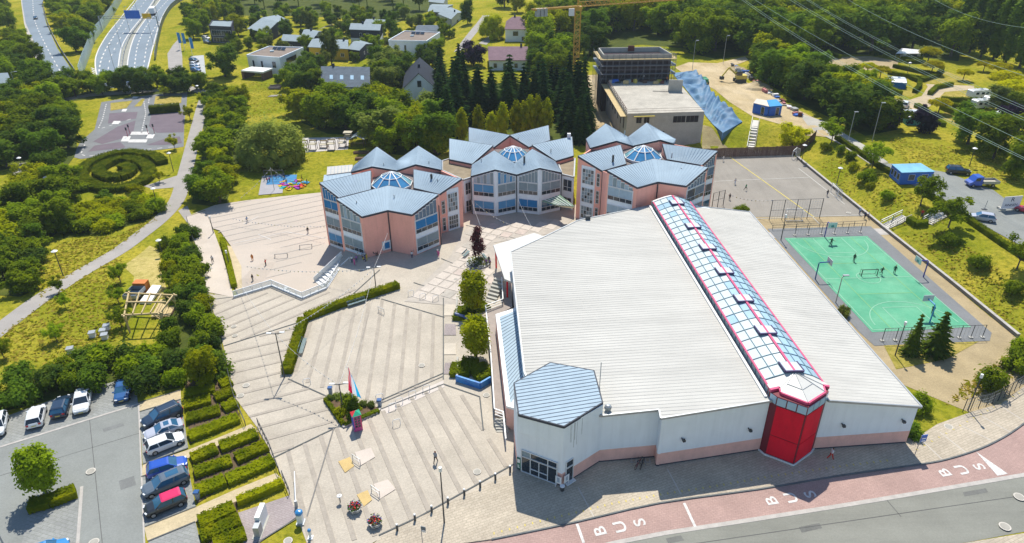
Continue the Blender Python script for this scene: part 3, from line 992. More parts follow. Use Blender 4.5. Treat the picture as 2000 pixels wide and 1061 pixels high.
def fascias():
 """dark fascia under every roof edge that is not shared with the next roof piece"""
 mid = [(i,(a + b) / 2) for i,(_,t) in enumerate(TOPS) for a,b in zip(t,t[1:] + t[:1])]
 for i,(r,top) in enumerate(TOPS):
  mb = MB()
  c = sum(top,V((0,0,0))) / len(top)
  for a,b in zip(top,top[1:] + top[:1]):
   d = b - a; d.z = 0
   m = (a + b) / 2
   if d.length < 0.2 or any(j != i and (m - q).length < 0.1 for j,q in mid): continue
   n = V((d.y,-d.x,0)).normalized()
   if n.dot(V((c.x - a.x,c.y - a.y,0))) > 0: n = -n
   o = n * 0.05 - V((0,0,0.15))
   mb.beam(a + o,b + o,0.1,0.34)
  mb.build('fascia',FASCIA,r,kind='stuff')
 TOPS.clear()
def roofpiece(parent,top,th=0.22,seam=None,mat=ROOFB):
 r = MB().slab(top,th).build('roof',mat,parent)
 TOPS.append((r,[V(p) for p in top]))
 if seam:
  seams(r,*seam)
 return r
def dome(parent,c,r,z0,z1,n=10,rot=0.0):
 """faceted glass lantern: two tiers of panes between white ribs"""
 mb = MB()
 rings = [(r,z0),(r * 0.98,z0 + 0.35),(r * 0.5,z0 + 0.35 + (z1 - z0 - 0.35) * 0.62),(0.02,z1)]
 def pt(k,i):
  a = rot + 2 * PI * i / n
  return V((c[0] + rings[k][0] * math.cos(a),c[1] + rings[k][0] * math.sin(a),rings[k][1]))
 up = V((0,0,0.04))
 for i in range(n):
  mb.beam(pt(1,i) + up,pt(2,i) + up,0.2,0.1)
  mb.beam(pt(2,i) + up,pt(3,i) + up,0.18,0.1)
  for k in (1,2):
   mb.beam(pt(k,i) + up,pt(k,i + 1) + up,0.14,0.1)
  mb.quad(pt(0,i),pt(0,i + 1),pt(1,i + 1),pt(1,i))
 f = mb.build('skylight',FRAME,parent)
 for i in range(n):
  a = (rot + 2 * PI * (i + 0.5) / n) % (2 * PI)
  front = PI * 1.12 < a < PI * 1.88
  m = GLASSK if front else GLASST  # front and back reflections put into two colours of one glass
  for k in (1,2):
   q = [pt(k,i),pt(k,i + 1),pt(k + 1,i + 1),pt(k + 1,i)]
   MB().add(q + [p - V((0,0,0.05)) for p in q],[[0,1,2,3],[7,6,5,4]]).build('pane',m,f)
# ------------------------------------------------------------------ left school pavilion
def flue(parent,p,hgt=0.9,r=0.14,mat=DARK):
 MB().cone((p[0],p[1]),r,r,p[2] - 0.3,p[2] + hgt,8).build('flue',mat,parent)
def pav_left():
 ZH,ZL = 9.7,7.9
 q = dict(A=(657,389,9.7),B=(707,423,7.9),C=(757.5,410.5,7.9),D=(804.5,419,7.9),E=(856,380,9.7),F=(758,362.5,9.7),G=(624,357,9.7),H=(662,386,7.9),I=(724,333.5,9.7),I2=(724,370,7.9),
    J=(808,331,9.7),K=(901.5,349,9.7),L=(858,379,7.9),J2=(808.5,367,7.9),M=(736,287,9.7),Q=(727,325,9.7),W=(686,336,7.9),W2=(691,324,7.9),V=(775,333,7.9),V2=(775,314,7.9),N=(817,285,9.7),Q2=(812,321,9.7),X=(862.7,332,7.9),X2=(862.7,313.7,7.9))
 q = {k: U(*v) for k,v in q.items()}
 r = thing('school_pavilion','salmon school pavilion with folded blue-grey roofs beside the big schoolyard, leftmost of the three','school building',(-22,114,0),'school pavilions')
 roofpiece(r,[q['A'],q['B'],q['C'],q['F']],seam=(q['A'],q['F'],q['C'],q['B']))
 roofpiece(r,[q['F'],q['C'],q['D'],q['E']],seam=(q['F'],q['E'],q['D'],q['C']))
 roofpiece(r,[q['G'],q['H'],q['I2'],q['I']],seam=(q['G'],q['I'],q['I2'],q['H']))
 roofpiece(r,[q['J'],q['J2'],q['L'],q['K']],seam=(q['J'],q['K'],q['L'],q['J2']))
 roofpiece(r,[q['Q'],q['W'],q['W2'],q['M']],seam=(q['M'],q['Q'],q['W'],q['W2']))
 roofpiece(r,[q['Q'],q['M'],q['V2'],q['V']],seam=(q['M'],q['Q'],q['V'],q['V2']))
 roofpiece(r,[q['Q2'],q['V'],q['V2'],q['N']],seam=(q['N'],q['Q2'],q['V'],q['V2']))
 roofpiece(r,[q['Q2'],q['N'],q['X2'],q['X']],seam=(q['N'],q['Q2'],q['X'],q['X2']))
 b = wall
 F = b(r,q['A'],q['B'],-0.1,PINKW)
 school_bay(r,F,0.75,F.L - 0.55,[0.05,3.35],[[BLIND2],[BLIND2]],(9.7,8.05,[BLIND2,BLIND3]))
 b(r,q['B'],q['C'],-0.1,PINKW); b(r,q['C'],q['D'],-0.1,PINKW)
 F = b(r,q['D'],q['E'],-0.1,PINKW)
 school_bay(r,F,0.55,F.L - 0.6,[0.05,3.35],[[BLIND2],[BLIND1]],(8.05,9.7,[GLASSB]))
 F = b(r,q['G'],q['H'],-3.1,PINKW)
 school_bay(r,F,0.6,F.L - 0.1,[-2.95,0.35,3.65],[[BLIND4],[BLIND2],[BLIND1]],(9.7,8.0,[BLIND1]))
 b(r,q['H'],q['A'] + (q['A'] - q['F']) * 0.0,-3.1,PINKW)
 F = b(r,q['L'],q['K'],-0.1,PINKW)
 MB().fbox(F,1.5,4.0,0.1,8.3,0,0.05).build('bay_panel',WWALL,r)
 window(r,F,1.7,3.6,0.5,3.0,[0,.25,.5,.75,1],[0,.3,.65,1],GLASSD,0.07,0.05,0.15)
 window(r,F,1.7,3.6,4.0,7.4,[0,.25,.5,.75,1],[0,.25,.5,.75,1],(lambda i,j: BLIND2 if (i + j) % 3 else GLASSD),0.07,0.05,0.15)
 window(r,F,0.35,0.95,0.5,3.0,[0,1],[0,.4,.7,1],GLASSD,0.07,0.0,0.1)
 window(r,F,0.35,0.95,3.9,6.3,[0,1],[0,.4,.7,1],GLASSD,0.07,0.0,0.1)
 b(r,q['E'],q['L'],-0.1,PINKW)
 b(r,q['K'],q['X'] + V((0,0,0)),-0.1,PINKW); b(r,q['X'],q['X2'],-0.1,PINKW); b(r,q['X2'],q['N'],-0.1,PINKW); b(r,q['N'],q['V2'],-0.1,PINKW)
 b(r,q['V2'],q['M'],-3,PINKW); b(r,q['M'],q['W2'],-3,PINKW); b(r,q['W2'],q['W'],-3,PINKW); b(r,q['I'],q['G'],-3,PINKW); b(r,q['W'],q['I'],-3,PINKW,0.3)
 for a,c in (('W','Q'),('Q','V'),('V','Q2'),('Q2','X')):
  b(r,q[a],q[c],6.5,PINKW)
 b(r,q['I2'],q['I'],6.5,PINKW); b(r,q['J'],q['J2'],6.5,PINKW)
 MB().prism([(p.x,p.y) for p in (q['I2'],q['F'],q['J2'],q['J'],q['X'],q['V'],q['W'],q['I'])],6.8,7.5).build('flat_roof',INFILL,r)
 c = U(765,352,8.6)
 dome(r,(c.x,c.y),3.9,7.6,10.3,10,0.3)
 p = U(843,352,8.8); flue(r,p,1.2,0.22)
 for px,py in ((697,400),(770,388),(855,357),(750,325),(838,321)):
  flue(r,U(px,py,8.7),0.7,0.09,GALV)
 for a,z in ((q['C'],7.7),(q['E'],7.7)):
  MB().tube([(a.x,a.y - 0.12,0),(a.x,a.y - 0.12,z)],0.09,6).build('downpipe',FASCIA,r)
 # framed notice on the wall by the corner
 F = Fr(q['B'],q['C'])
 w = MB().fbox(F,3.0,4.6,0.6,2.3,0.0,0.08).build('wall_panel',WHITE,r)
 MB().fbox(F,3.45,4.35,0.85,2.0,0.08,0.1).build('pane',BLIND1,w)
pav_left(); fascias()
# ------------------------------------------------------------------ middle pavilion, white fronts
def pav_mid():
 q = dict(P1=(967,331,9.7),M1=(965,294,9.7),Cv=(1009,341,7.9),Ci=(1005,319,7.9),P2=(1054,328,9.7),M2=(1039.5,291,9.7),LL=(920,344,7.9),LL2=(922,322,7.9),RR=(1097,337,7.9),RR2=(1084,315,7.9),
    a1=(878,271,9.7),a2=(963,284,9.7),a3=(922,320,7.9),a4=(878,311,7.9),b1=(916,249,9.7),b2=(995,261,9.7),pk=(996,264,9.7),ll=(964,288,7.9),rl=(1033,287,7.9),t1=(1071,245,9.7),t2=(1074,274,7.9),b3=(916,277,7.9),r1=(1039,283,9.7),r2=(1117,267,9.7),r3=(1120,304,7.9),r4=(1086,314,7.9))
 q = {k: U(*v) for k,v in q.items()}
 r = thing('school_pavilion','white-fronted school pavilion with two gables and a glass lantern, middle one of the three','school building',(1,130,0),'school pavilions')
 for top,sm in (((('P1','LL','LL2','M1')),('P1','M1','LL2','LL')),(('P1','M1','Ci','Cv'),('M1','P1','Cv','Ci')),(('P2','Cv','Ci','M2'),('P2','M2','Ci','Cv')),(('P2','M2','RR2','RR'),('M2','P2','RR','RR2')),
     (('a1','a4','a3','a2'),('a1','a2','a3','a4')),(('b1','b3','ll','pk'),('b1','pk','ll','b3')),(('pk','rl','t2','t1'),('pk','t1','t2','rl')),(('r1','r4','r3','r2'),('r1','r2','r3','r4'))):
  roofpiece(r,[q[k] for k in top],seam=tuple(q[k] for k in sm))
 sets = (('LL','P1',[[BLIND4],[BLIND4]],(8.0,9.7,[BLIND3,BLIND2])),('P1','Cv',[[BLIND4],[BLIND2]],(9.7,8.0,[BLIND4,BLIND3])),('Cv','P2',[[BLIND1],[BLIND2]],(8.0,9.7,[BLIND2])),('P2','RR',[[GLASSB,BLIND1],[BLIND2]],(9.7,8.0,[BLIND2])))
 for a,c,bl,tp in sets:
  F = wall(r,q[a],q[c],-0.1,WWALL)
  school_bay(r,F,0.5,F.L - 0.35,[0.0,3.4],bl,tp)
 for a,c,m in (('a4','a3',PINKW),('a3','a2',PINKW),('ll','pk',PINKW),('pk','rl',PINKW),('r1','r4',PINKW),('r4','r3',PINKW),('r3','r2',PINKW),('r2','r1',PINKW),('t2','t1',PINKW),('t1','pk',PINKW),('pk','b1',PINKW),('b1','b3',PINKW),('a2','a1',PINKW),('a1','a4',PINKW),('LL2','LL',WWALL),('RR','RR2',WWALL)):
  wall(r,q[a],q[c],0,m,0.16)
 c = U(1002,298,8.8)
 MB().prism([(p.x,p.y) for p in (q['LL2'],q['M1'],q['Ci'],q['M2'],q['RR2'],q['r4'],q['r1'],q['rl'],q['ll'],q['a2'],q['a3'])],6.8,7.5).build('flat_roof',INFILL,r)
 dome(r,(c.x,c.y),3.6,7.7,10.2,12,0.2)
 flue(r,U(1024,316,9.0),1.1,0.2)
 for px,py in ((940,315),(1012,274),(1076,297)):
  flue(r,U(px,py,8.8),0.6,0.09,GALV)
 for k in ('LL','Cv','RR'):
  MB().tube([(q[k].x,q[k].y - 0.15,0),(q[k].x,q[k].y - 0.15,7.7)],0.09,6).build('downpipe',FASCIA,r)
 p = U(1114,268,9.7)
 MB().box((p.x - 0.3,p.y,9.4),(0.7,0.7,2.2)).build('chimney',WHITE,r)
 # glass canopy over the entrance
 ca = [U(1058,393,3.4),U(1093,380,4.4),U(1122,403,4.2),U(1086,401,3.3)]
 cb = MB().slab(ca,0.1).build('canopy',M('canopy_glass',(0.2,0.3,0.2),0.2,0.1,0.8),r)
 seams(cb,ca[0],ca[1],ca[2],ca[3],0.7,0.08,0.08,WHITE,'glazing_bars')
 MB().slab([U(1085,401,3.3),U(1108,391,4.0),U(1122,403,4.1),U(1118,407,3.3)],0.12).build('canopy_panel',M('cream_panel',(0.6,0.55,0.4),0.7,0.05,1.0),r)
 # low links to the neighbours
 for name_,lab,poly,wl in (('link_building','white link wing under a gravel roof between the left and middle pavilions',[(864,315),(877,311),(921,321.6),(921,346.7),(905,352),(864,333.5)],((905,352),(921,346.7))),
         ('link_building','white link wing under a gravel roof between the middle and right pavilions',[(1089,316),(1123,310),(1121,346.5),(1098,341)],((1098,341),(1121,346.5)))):
  w3 = [U(x,y,7.0) for x,y in poly]
  l = thing(name_,lab,'link wing',(w3[0].x,w3[0].y,0),'white link wings')
  MB().prism([(p.x,p.y) for p in w3],-0.1,6.8).build('wall',WWALL,l)
  MB().prism([(p.x,p.y) for p in w3],6.8,7.0).build('roof',GRAVR,l)
  mb = MB()
  for a,b_ in zip(w3,w3[1:] + w3[:1]):
   mb.beam(a + V((0,0,0.05)),b_ + V((0,0,0.05)),0.25,0.22)
  mb.build('parapet',GALV,l)
  F = Fr(U(*wl[0],7.0),U(*wl[1],7.0))
  window(l,F,0.4,F.L - 0.4,3.9,6.2,[0,.5,1],[0,.35,1],GLASSD,0.07,0.02,0.12)
  window(l,F,0.4,F.L - 0.4,0.2,2.5,[0,.5,1],[0,.5,1],GLASSD,0.07,0.02,0.12,name='door')
pav_mid(); fascias()
# ------------------------------------------------------------------ right pavilion, a storey taller
def pav_right():
 zz,zl = 12.6,10.8
 q = dict(K=(1129,304.5,zz),L=(1176.7,333.5,zl),I=(1212,283,zz),I2=(1223,320,zl),A=(1186,333,zz),B=(1245,366,zl),C=(1285,355,zl),D=(1340,363,zl),E=(1382.6,327,zz),F=(1277,310,zz),J=(1294,281,zz),Kp=(1401.6,295,zz),Lp=(1370.7,322.4,zl),J2=(1302.6,311,zl),W=(1153,289,zl),W2=(1145,271.5,zl),M=(1183,241.6,zz),Q=(1204,275,zz),V=(1236,284.7,zl),V2=(1227,267.5,zl),N=(1263,240,zz),Q2=(1289,273,zz),X=(1317,281,zl),X2=(1320,272,zl))
 q = {k: U(*v) for k,v in q.items()}
 r = thing('school_pavilion','tall salmon school pavilion with folded blue-grey roofs rising behind the white sports hall','school building',(26,122,0),'school pavilions')
 for top,sm in (('ABCF','AFCB'),('FCDE','FEDC')):
  roofpiece(r,[q[k] for k in top],seam=tuple(q[k] for k in sm))
 for top,sm in ((('K','L','I2','I'),('K','I','I2','L')),(('J','J2','Lp','Kp'),('J','Kp','Lp','J2')),(('Q','W','W2','M'),('M','Q','W','W2')),(('Q','M','V2','V'),('M','Q','V','V2')),(('Q2','V','V2','N'),('N','Q2','V','V2')),(('Q2','N','X2','X'),('N','Q2','X','X2'))):
  roofpiece(r,[q[k] for k in top],seam=tuple(q[k] for k in sm))
 F = wall(r,q['K'],q['L'],-0.1,PINKW)
 MB().fbox(F,0.9,F.L - 1.4,0.1,11.0,0,0.05).build('bay_panel',WWALL,r)
 wm = lambda i,j: BLIND2 if (i * 2 + j) % 3 else GLASSD
 window(r,F,1.2,F.L - 1.7,0.6,3.0,[0,.25,.5,.75,1],[0,.33,.66,1],wm,0.07,0.05,0.15)
 window(r,F,1.2,F.L - 1.7,3.9,6.7,[0,.25,.5,.75,1],[0,.25,.5,.75,1],wm,0.07,0.05,0.15)
 window(r,F,1.2,F.L - 1.7,7.6,10.4,[0,.25,.5,.75,1],[0,.25,.5,.75,1],wm,0.07,0.05,0.15)
 for z in (0.8,4.2,7.6):
  window(r,F,F.L - 1.0,F.L - 0.45,z,z + 2.4,[0,1],[0,.35,.7,1],GLASSD,0.07,0.0,0.1)
 F = wall(r,q['A'],q['B'],-0.1,PINKW)
 school_bay(r,F,0.5,F.L - 0.8,[0.0,3.4,6.7],[[BLIND2],[BLIND3],[BLIND3]],(12.6,10.9,[BLIND3,BLIND2]))
 wall(r,q['L'],q['A'] - V((0,0,0.3)),-0.1,PINKW)
 wall(r,q['B'],q['C'],-0.1,PINKW); wall(r,q['C'],q['D'],-0.1,PINKW)
 F = wall(r,q['D'],q['E'],-0.1,PINKW)
 school_bay(r,F,0.5,F.L - 0.5,[0.0,3.4,6.7],[[GLASSB],[GLASSB],[GLASSD,GLASSB]],(10.9,12.6,[GLASSB]))
 F = wall(r,q['Lp'],q['Kp'],-0.1,PINKW)
 school_bay(r,F,0.6,F.L - 0.5,[0.0,3.4,6.7],[[GLASSB],[GLASSD],[GLASSB]],(10.9,12.6,[GLASSB]))
 wall(r,q['E'],q['Lp'],-0.1,PINKW); wall(r,q['Kp'],q['X'],-0.1,PINKW); wall(r,q['X'],q['X2'],-0.1,PINKW)
 for a,c in (('X2','N'),('N','V2'),('V2','M'),('M','W2'),('W2','W'),('W','K')):
  wall(r,q[a],q[c],-0.1,PINKW,0.3)
 for a,c in (('W','Q'),('Q','V'),('V','Q2'),('Q2','X')):
  wall(r,q[a],q[c],9.0,PINKW)
 wall(r,q['I2'],q['I'],9.0,PINKW); wall(r,q['J'],q['J2'],9.0,PINKW)
 MB().prism([(p.x,p.y) for p in (q['I2'],q['F'],q['J2'],q['J'],q['X'],q['V'],q['W'],q['I'])],9.6,10.4).build('flat_roof',INFILL,r)
 c = U(1256,300,11.4)
 dome(r,(c.x,c.y),3.7,10.5,13.0,10,0.3)
 flue(r,U(1197,315,11.4),1.2,0.2)
 for px,py in ((1165,306),(1312,306),(1220,262),(1330,335)):
  flue(r,U(px,py,11.6),0.7,0.09,GALV)
 for k in ('L','C'):
  MB().tube([(q[k].x,q[k].y - 0.15,0),(q[k].x,q[k].y - 0.15,10.6)],0.1,6).build('downpipe',FASCIA,r)
pav_right(); fascias()
# ------------------------------------------------------------------ sports hall
def sports_hall():
 r = thing('sports_hall','large white sports hall with ribbed roof, glazed ridge and red glass tower','sports hall',(22,80,0))
 zL = lambda x: 6.9 + 0.022 * (x - 1)
 def T(x,y,z): return V((x,y,z))
 # walls: white above, pale pink below
 def hw(p,q,zt0,zt1,pink=True,pz=1.95):
  F = Fr(p,q)
  def band(z0,z1a,z1b,m,nm,n0,n1):
   vs = [F.p(0,z0,n1),F.p(F.L,z0,n1),F.p(F.L,z1b,n1),F.p(0,z1a,n1),F.p(0,z0,n0),F.p(F.L,z0,n0),F.p(F.L,z1b,n0),F.p(0,z1a,n0)]
   MB().add(vs,[[0,1,2,3],[5,4,7,6],[0,3,7,4],[1,5,6,2],[3,2,6,7],[0,4,5,1]]).build(nm,m,r)
  band(0.0,0.35,0.35,FASCIA,'plinth',-0.3,-0.03)
  band(0.35,pz,pz,PALEP,'lower_wall',-0.3,0.015)
  band(pz,zt0,zt1,WWALL,'wall',-0.3,0.0)
  return F
 A = [(0.1,60.2),(0.42,55.72),(5.1,53.2),(9.5,56.7),(15.8,57.42),(15.72,56.05),(27.8,58.4)]
 FW = hw(A[0],A[1],8.3,8.3)
 FE = hw(A[1],A[2],8.3,8.3)
 FS = hw(A[2],A[3],8.3,8.3)
 F1 = hw(A[3],A[4],zL(9.5) - 0.05,zL(15.8) - 0.05)
 hw(A[4],A[5],zL(15.8) - 0.05,zL(15.8) - 0.05)
 F2 = hw(A[5],A[6],zL(15.8) - 0.05,zL(27.8) - 0.05)
 F3 = hw((33.9,58.45),(44.9,59.42),7.2,5.5)
 hw((44.9,59.42),(41.85,111.4),5.5,5.5)
 hw((41.85,111.4),(32.4,110.8),5.5,7.1)
 hw((32.4,110.8),(24.2,110.4),7.3,7.3)
 hw((24.2,110.4),(11,104.85),7.3,7.05); hw((11,104.85),(5.8,99.7),7.05,6.95); hw((5.8,99.7),(0.0,94.2),6.95,6.8)
 hw((0.0,94.2),(1.45,63.9),6.8,6.8,pz=0.6)
 # rain streaks under the hexagon's eave
 mb = MB()
 for u in (1.0,1.15,1.5,1.62,1.9,2.6):
  mb.fbox(FS,u,u + random.uniform(0.04,0.09),random.uniform(4.5,6.5),8.1,0.0,0.006)
 mb.build('rain_streaks',M('grey_streak',(0.42,0.44,0.45),0.9,0.2,2.0),r,kind='stuff')
 # roofs
 pl = [(1.35,64.2),(3,57.5),(9.45,56.4),(15.55,57.12),(15.48,55.75),(27.85,58.15),(24.2,110.6),(11,105.1),(5.8,99.95),(-0.2,94.4)]
 ro = MB().slab([T(x,y,zL(x)) for x,y in pl],0.18).build('roof',ROOFW,r)
 d = V((0.9978,0.0665,0)).normalized()
 poly = [V((x,y,0)) for x,y in pl]
 mb = MB()
 for i in range(102):
  for a,b in clip_band(V((20,55.5 + i * 0.56,0)),d,0.05,poly):
   mb.beam(T(a.x,a.y,zL(a.x) + 0.02),T(b.x,b.y,zL(b.x) + 0.002),0.1,0.018)
 mb.build('roof_ribs',RIBW,ro,kind='stuff')
 mb = MB()
 for a,b in zip(pl,pl[1:] + pl[:1]):
  mb.beam(T(a[0],a[1],zL(a[0]) - 0.03),T(b[0],b[1],zL(b[0]) - 0.03),0.18,0.26)
 mb.build('gutter',GALV,ro)
 pr = [(34.1,58.3,7.32),(45.1,59.2,5.6),(42.0,111.6,5.6),(30.7,110.8,7.32)]
 ro2 = MB().slab([T(*p) for p in pr],0.18).build('roof',ROOFW,r)
 mb = MB()
 for i in range(1,93):
  t = i / 93
  a,b = T(*pr[0]).lerp(T(*pr[3]),t),T(*pr[1]).lerp(T(*pr[2]),t)
  mb.beam(a + V((0,0,0.002)),b + V((0,0,0.002)),0.1,0.018)
 mb.build('roof_ribs',RIBW,ro2,kind='stuff')
 mb = MB()
 for a,b in zip(pr,pr[1:] + pr[:1]):
  mb.beam(T(*a) - V((0,0,0.04)),T(*b) - V((0,0,0.04)),0.18,0.26)
 mb.build('gutter',GALV,ro2)
 # hexagonal corner roof
 hx = [U(x,y,8.5) for x,y in [(1075,708),(1004,748),(1013,809),(1101.6,832.6),(1177,786),(1160,723.6)]]
 hr = MB().slab(hx,0.22).build('hexagon_roof',ROOFB,r)
 dd = (U(1166,742,8.5) - U(1005,767,8.5)); dd.z = 0; dd.normalize()
 hp = [V((p.x,p.y,0)) for p in hx]
 mb = MB()
 c0 = U(1090,770,8.5); c0.z = 0
 for i in range(-14,15):
  for a,b in clip_band(c0 + V((-dd.y,dd.x,0)) * 0.56 * i,dd,0.05,hp):
   mb.beam(T(a.x,a.y,8.52),T(b.x,b.y,8.52),0.05,0.06)
 mb.build('roof_seams',M('dark_roof_seam',(0.12,0.17,0.22),0.5,0.1,1.0),hr,kind='stuff')
 mb = MB()
 for a,b in zip(hx,hx[1:] + hx[:1]):
  mb.beam(a - V((0,0,0.14)),b - V((0,0,0.14)),0.14,0.3)
 mb.build('fascia',FASCIA,hr)
 MB().prism([(p.x * 0.985 + 0.07,p.y * 0.985 + 0.88) for p in hx],6.0,8.28).build('hexagon_wall',WWALL,r)
 # entrance front
 w = window(r,FE,0.62,4.75,0.32,2.42,[0,.25,.5,.75,1],[0,1],GLASSD,0.09,0.02,0.16,name='entrance_glazing')
 mb = MB()
 mb.fbox(FE,1.7,3.7,1.05,1.12,0.05,0.16)
 mb.build('door_rail',FRAME,w)
 window(r,FE,0.62,4.75,2.55,3.3,[0,.25,.75,1],[0,1],(lambda i,j: GLASSD if i else BLIND2),0.09,0.02,0.16)
 window(r,FS,0.55,1.5,0.35,2.35,[0,1],[0,1],GLASSD,0.07,0.02,0.14)
 window(r,FS,0.55,1.5,2.5,3.3,[0,1],[0,1],GLASSD,0.07,0.02,0.14)
 MB().fbox(FS,0.45,1.75,0.2,0.3,0.02,0.45).build('window_sill',WHITE,r)
 # wall lamps
 for F,u in ((F2,2.6),(F2,10.4),(F3,2.6),(F3,9.6)):
  mb = MB()
  mb.fbox(F,u,u + 0.3,3.45,3.7,0.1,0.4); mb.fbox(F,u - 0.1,u,3.75,3.85,0.0,0.3)
  mb.build('wall_lamp',DARK,r)
 # roof furniture
 p = U(1188,806,7.2)
 MB().ball((p.x,p.y + 0.4,7.55),0.42,8,6).build('roof_ventilator',GALV,r)
 p = U(1171,757,7.1)
 MB().tube([(p.x,p.y,7.0),(p.x,p.y,10.6)],0.05,5).build('mast',GALV,r)
 p = U(1148,428,7.2)
 MB().box((p.x,p.y,7.5),(0.8,0.7,0.7)).build('roof_ventilator',DARK,r)
 # --- glazed ridge
 a0,a1 = V((27.75,58.7,0)),V((24.3,110.3,0))
 b0,b1 = V((34.1,58.8,0)),V((30.75,110.7,0))
 prof = [(0.0,8.45),(0.17,8.9),(0.34,9.27),(0.5,9.5),(0.66,9.27),(0.83,8.9),(1.0,8.3)]
 NR = 27
 def sp(i,k,lift=0.0):
  t = 0.035 + 0.95 * i / NR
  s,z = prof[k]
  p = a0.lerp(a1,t).lerp(b0.lerp(b1,t),s)
  return V((p.x,p.y,z + lift))
 mb = MB()
 for i in range(NR + 1):
  for k in range(6):
   mb.beam(sp(i,k,0.03),sp(i,k + 1,0.03),0.09,0.09)
 for k in (1,2,4,5):
  mb.beam(sp(0,k,0.03),sp(NR,k,0.03),0.08,0.08)
 sk = mb.build('skylight',MULL,r)
 MB().beam(sp(0,3,0.08),sp(NR,3,0.08),0.26,0.16).build('ridge_rail',PINKR,sk)
 for k in (0,6):
  MB().beam(sp(0,k,0.03) - (sp(NR,k) - sp(0,k)) * 0.03,sp(NR,k,0.03),0.2,0.16).build('eave_rail',PINKR,sk)
 rng = random.Random(4)
 for i in range(NR):
  for k in range(6):
   q = [sp(i,k),sp(i,k + 1),sp(i + 1,k + 1),sp(i + 1,k)]
   c = sum(q,V((0,0,0))) / 4
   q = [c + (p - c) * 0.97 for p in q]
   m = OPAL if k < 3 else (BLUEPANE if k > 3 or rng.random() < 0.4 else OPAL)  # left slope paler, right bluer, with the reflected sky in the colour
   if k == 2 and rng.random() < 0.3 or rng.random() < 0.06: m = BLUEPANE
   MB().add(q + [p - V((0,0,0.05)) for p in q],[[0,1,2,3],[7,6,5,4],[0,4,5,1],[1,5,6,2],[2,6,7,3],[3,7,4,0]]).build('pane',m,sk)
 for i in (0,4,8,12,16,20,25):
  for k,ke in ((2,3),(3,4)):
   q = [sp(i,k,0.02),sp(i,ke,0.02),sp(i + 1,ke,0.02),sp(i + 1,k,0.02)]
   lift = [0.3,0.1,0.08,0.2] if k == 2 else [0.1,0.3,0.2,0.08]
   t4 = [p + V((0,0,l)) for p,l in zip(q,lift)]
   f = MB()
   for a,b in zip(range(4),(1,2,3,0)):
    f.add([q[a],q[b],t4[b],t4[a]],[[0,1,2,3]])
   f.beam(t4[0] + V((0,-.06,.02)),t4[1] + V((0,-.06,.02)),0.16,0.2)
   f.beam(t4[3 if k == 2 else 2] + V((0,0,.02)),t4[0 if k == 2 else 1] + V((0,0,.02)),0.12,0.2)
   f.build('roof_vent',M('vent_frame',(0.05,0.03,0.12),0.5,0.1,1.0),sk)
   c = sum(t4,V((0,0,0))) / 4
   t5 = [c + (p - c) * 0.9 + V((0,0,0.04)) for p in t4]
   MB().quad(*t5).build('pane',OPAL,sk)
 # side lights under the left rail
 mb = MB(); pn = MB()
 for i in range(40):
  p = a0.lerp(a1,(i + 0.2) / 40); q = a0.lerp(a1,(i + 1.2) / 40)
  mb.box((p.x,p.y,7.95),(0.1,0.1,1.0))
  p2 = b0.lerp(b1,(i + 0.2) / 40)
  mb.box((p2.x,p2.y,7.8),(0.1,0.1,1.0))
 mb.build('side_posts',MULL,sk,kind='stuff')
 pn.beam(a0 + V((0.08,0,7.95)),a1 + V((0.08,0,7.95)),0.06,1.0)
 pn.beam(b0 + V((-0.08,0,7.8)),b1 + V((-0.08,0,7.8)),0.06,1.0)
 pn.build('side_glazing',BLIND2,sk)
 MB().beam(a0 + V((-0.35,0.0,7.6)),a1 + V((-0.35,0,7.55)),0.28,0.14).build('gutter',WHITE,sk)
 # far hood
 mb = MB()
 for k in range(6):
  e = V((-0.12,1.8,0))
  mb.quad(sp(NR,k,0.02),sp(NR,k + 1,0.02),sp(NR,k + 1,0.0) + e * 0.6 - V((0,0,0.25)),sp(NR,k,0.0) + e * 0.6 - V((0,0,0.25)))
 e2 = [sp(NR,k,-0.25) + V((-0.07,1.08,0)) for k in range(7)]
 for k in range(6):
  mb.quad(e2[k],e2[k + 1],V((e2[k + 1].x,e2[k + 1].y,7.3)),V((e2[k].x,e2[k].y,7.3)))
 mb.build('end_hood',WHITE,sk)
 # --- red tower
 tp = [(27.75,58.6),(28.2,57.75),(30.83,56.02),(33.45,57.95),(34.0,58.6)]
 tw = MB().prism(tp + [(34.0,59.6),(27.75,59.6)],0.3,8.35).build('tower',M('dark_red_frame',(0.16,0.006,0.02),0.5,0.1,1.0),r)
 MB().prism([(x + (x - 30.83) * 0.03,y - 0.12) for x,y in tp] + [(34.0,59.6),(27.75,59.6)],0.0,0.3).build('tower_base',WHITE,r)
 for a,b,n in ((tp[1],tp[2],3),(tp[2],tp[3],3),(tp[0],tp[1],1),(tp[3],tp[4],1)):
  F = Fr(a,b)
  if n == 3:
   for z0,z1 in ((0.45,3.1),(3.2,7.15)):
    MB().fbox(F,0.12,F.L - 0.12,z0,z1,0.0,0.05).build('panel',REDP,tw)
  for i in range(n):
   MB().fbox(F,F.L * i / n + 0.06,F.L * (i + 1) / n - 0.06,7.3,8.25,0.0,0.05).build('pane',BLUEPANE,tw)
 rim = [U(x,y,8.62) for x,y in [(1504,761),(1523,757),(1526,767),(1578,787),(1611,766),(1607,753),(1620,755)]]
 mb = MB()
 for a,b in zip(rim,rim[1:]):
  mb.beam(a - V((0,0,0.1)),b - V((0,0,0.1)),0.3,0.34)
 mb.build('cornice',PINKR,tw)
 apex = sp(0,3,0.0)
 cap = MB()
 up = V((0,0,0.06))
 s0,s6 = sp(0,0),sp(0,6)
 fan = [s0] + rim + [s6]
 cap.quad(apex,sp(0,2),sp(0,1),sp(0,0),rim[0] + up,rim[1] + up)
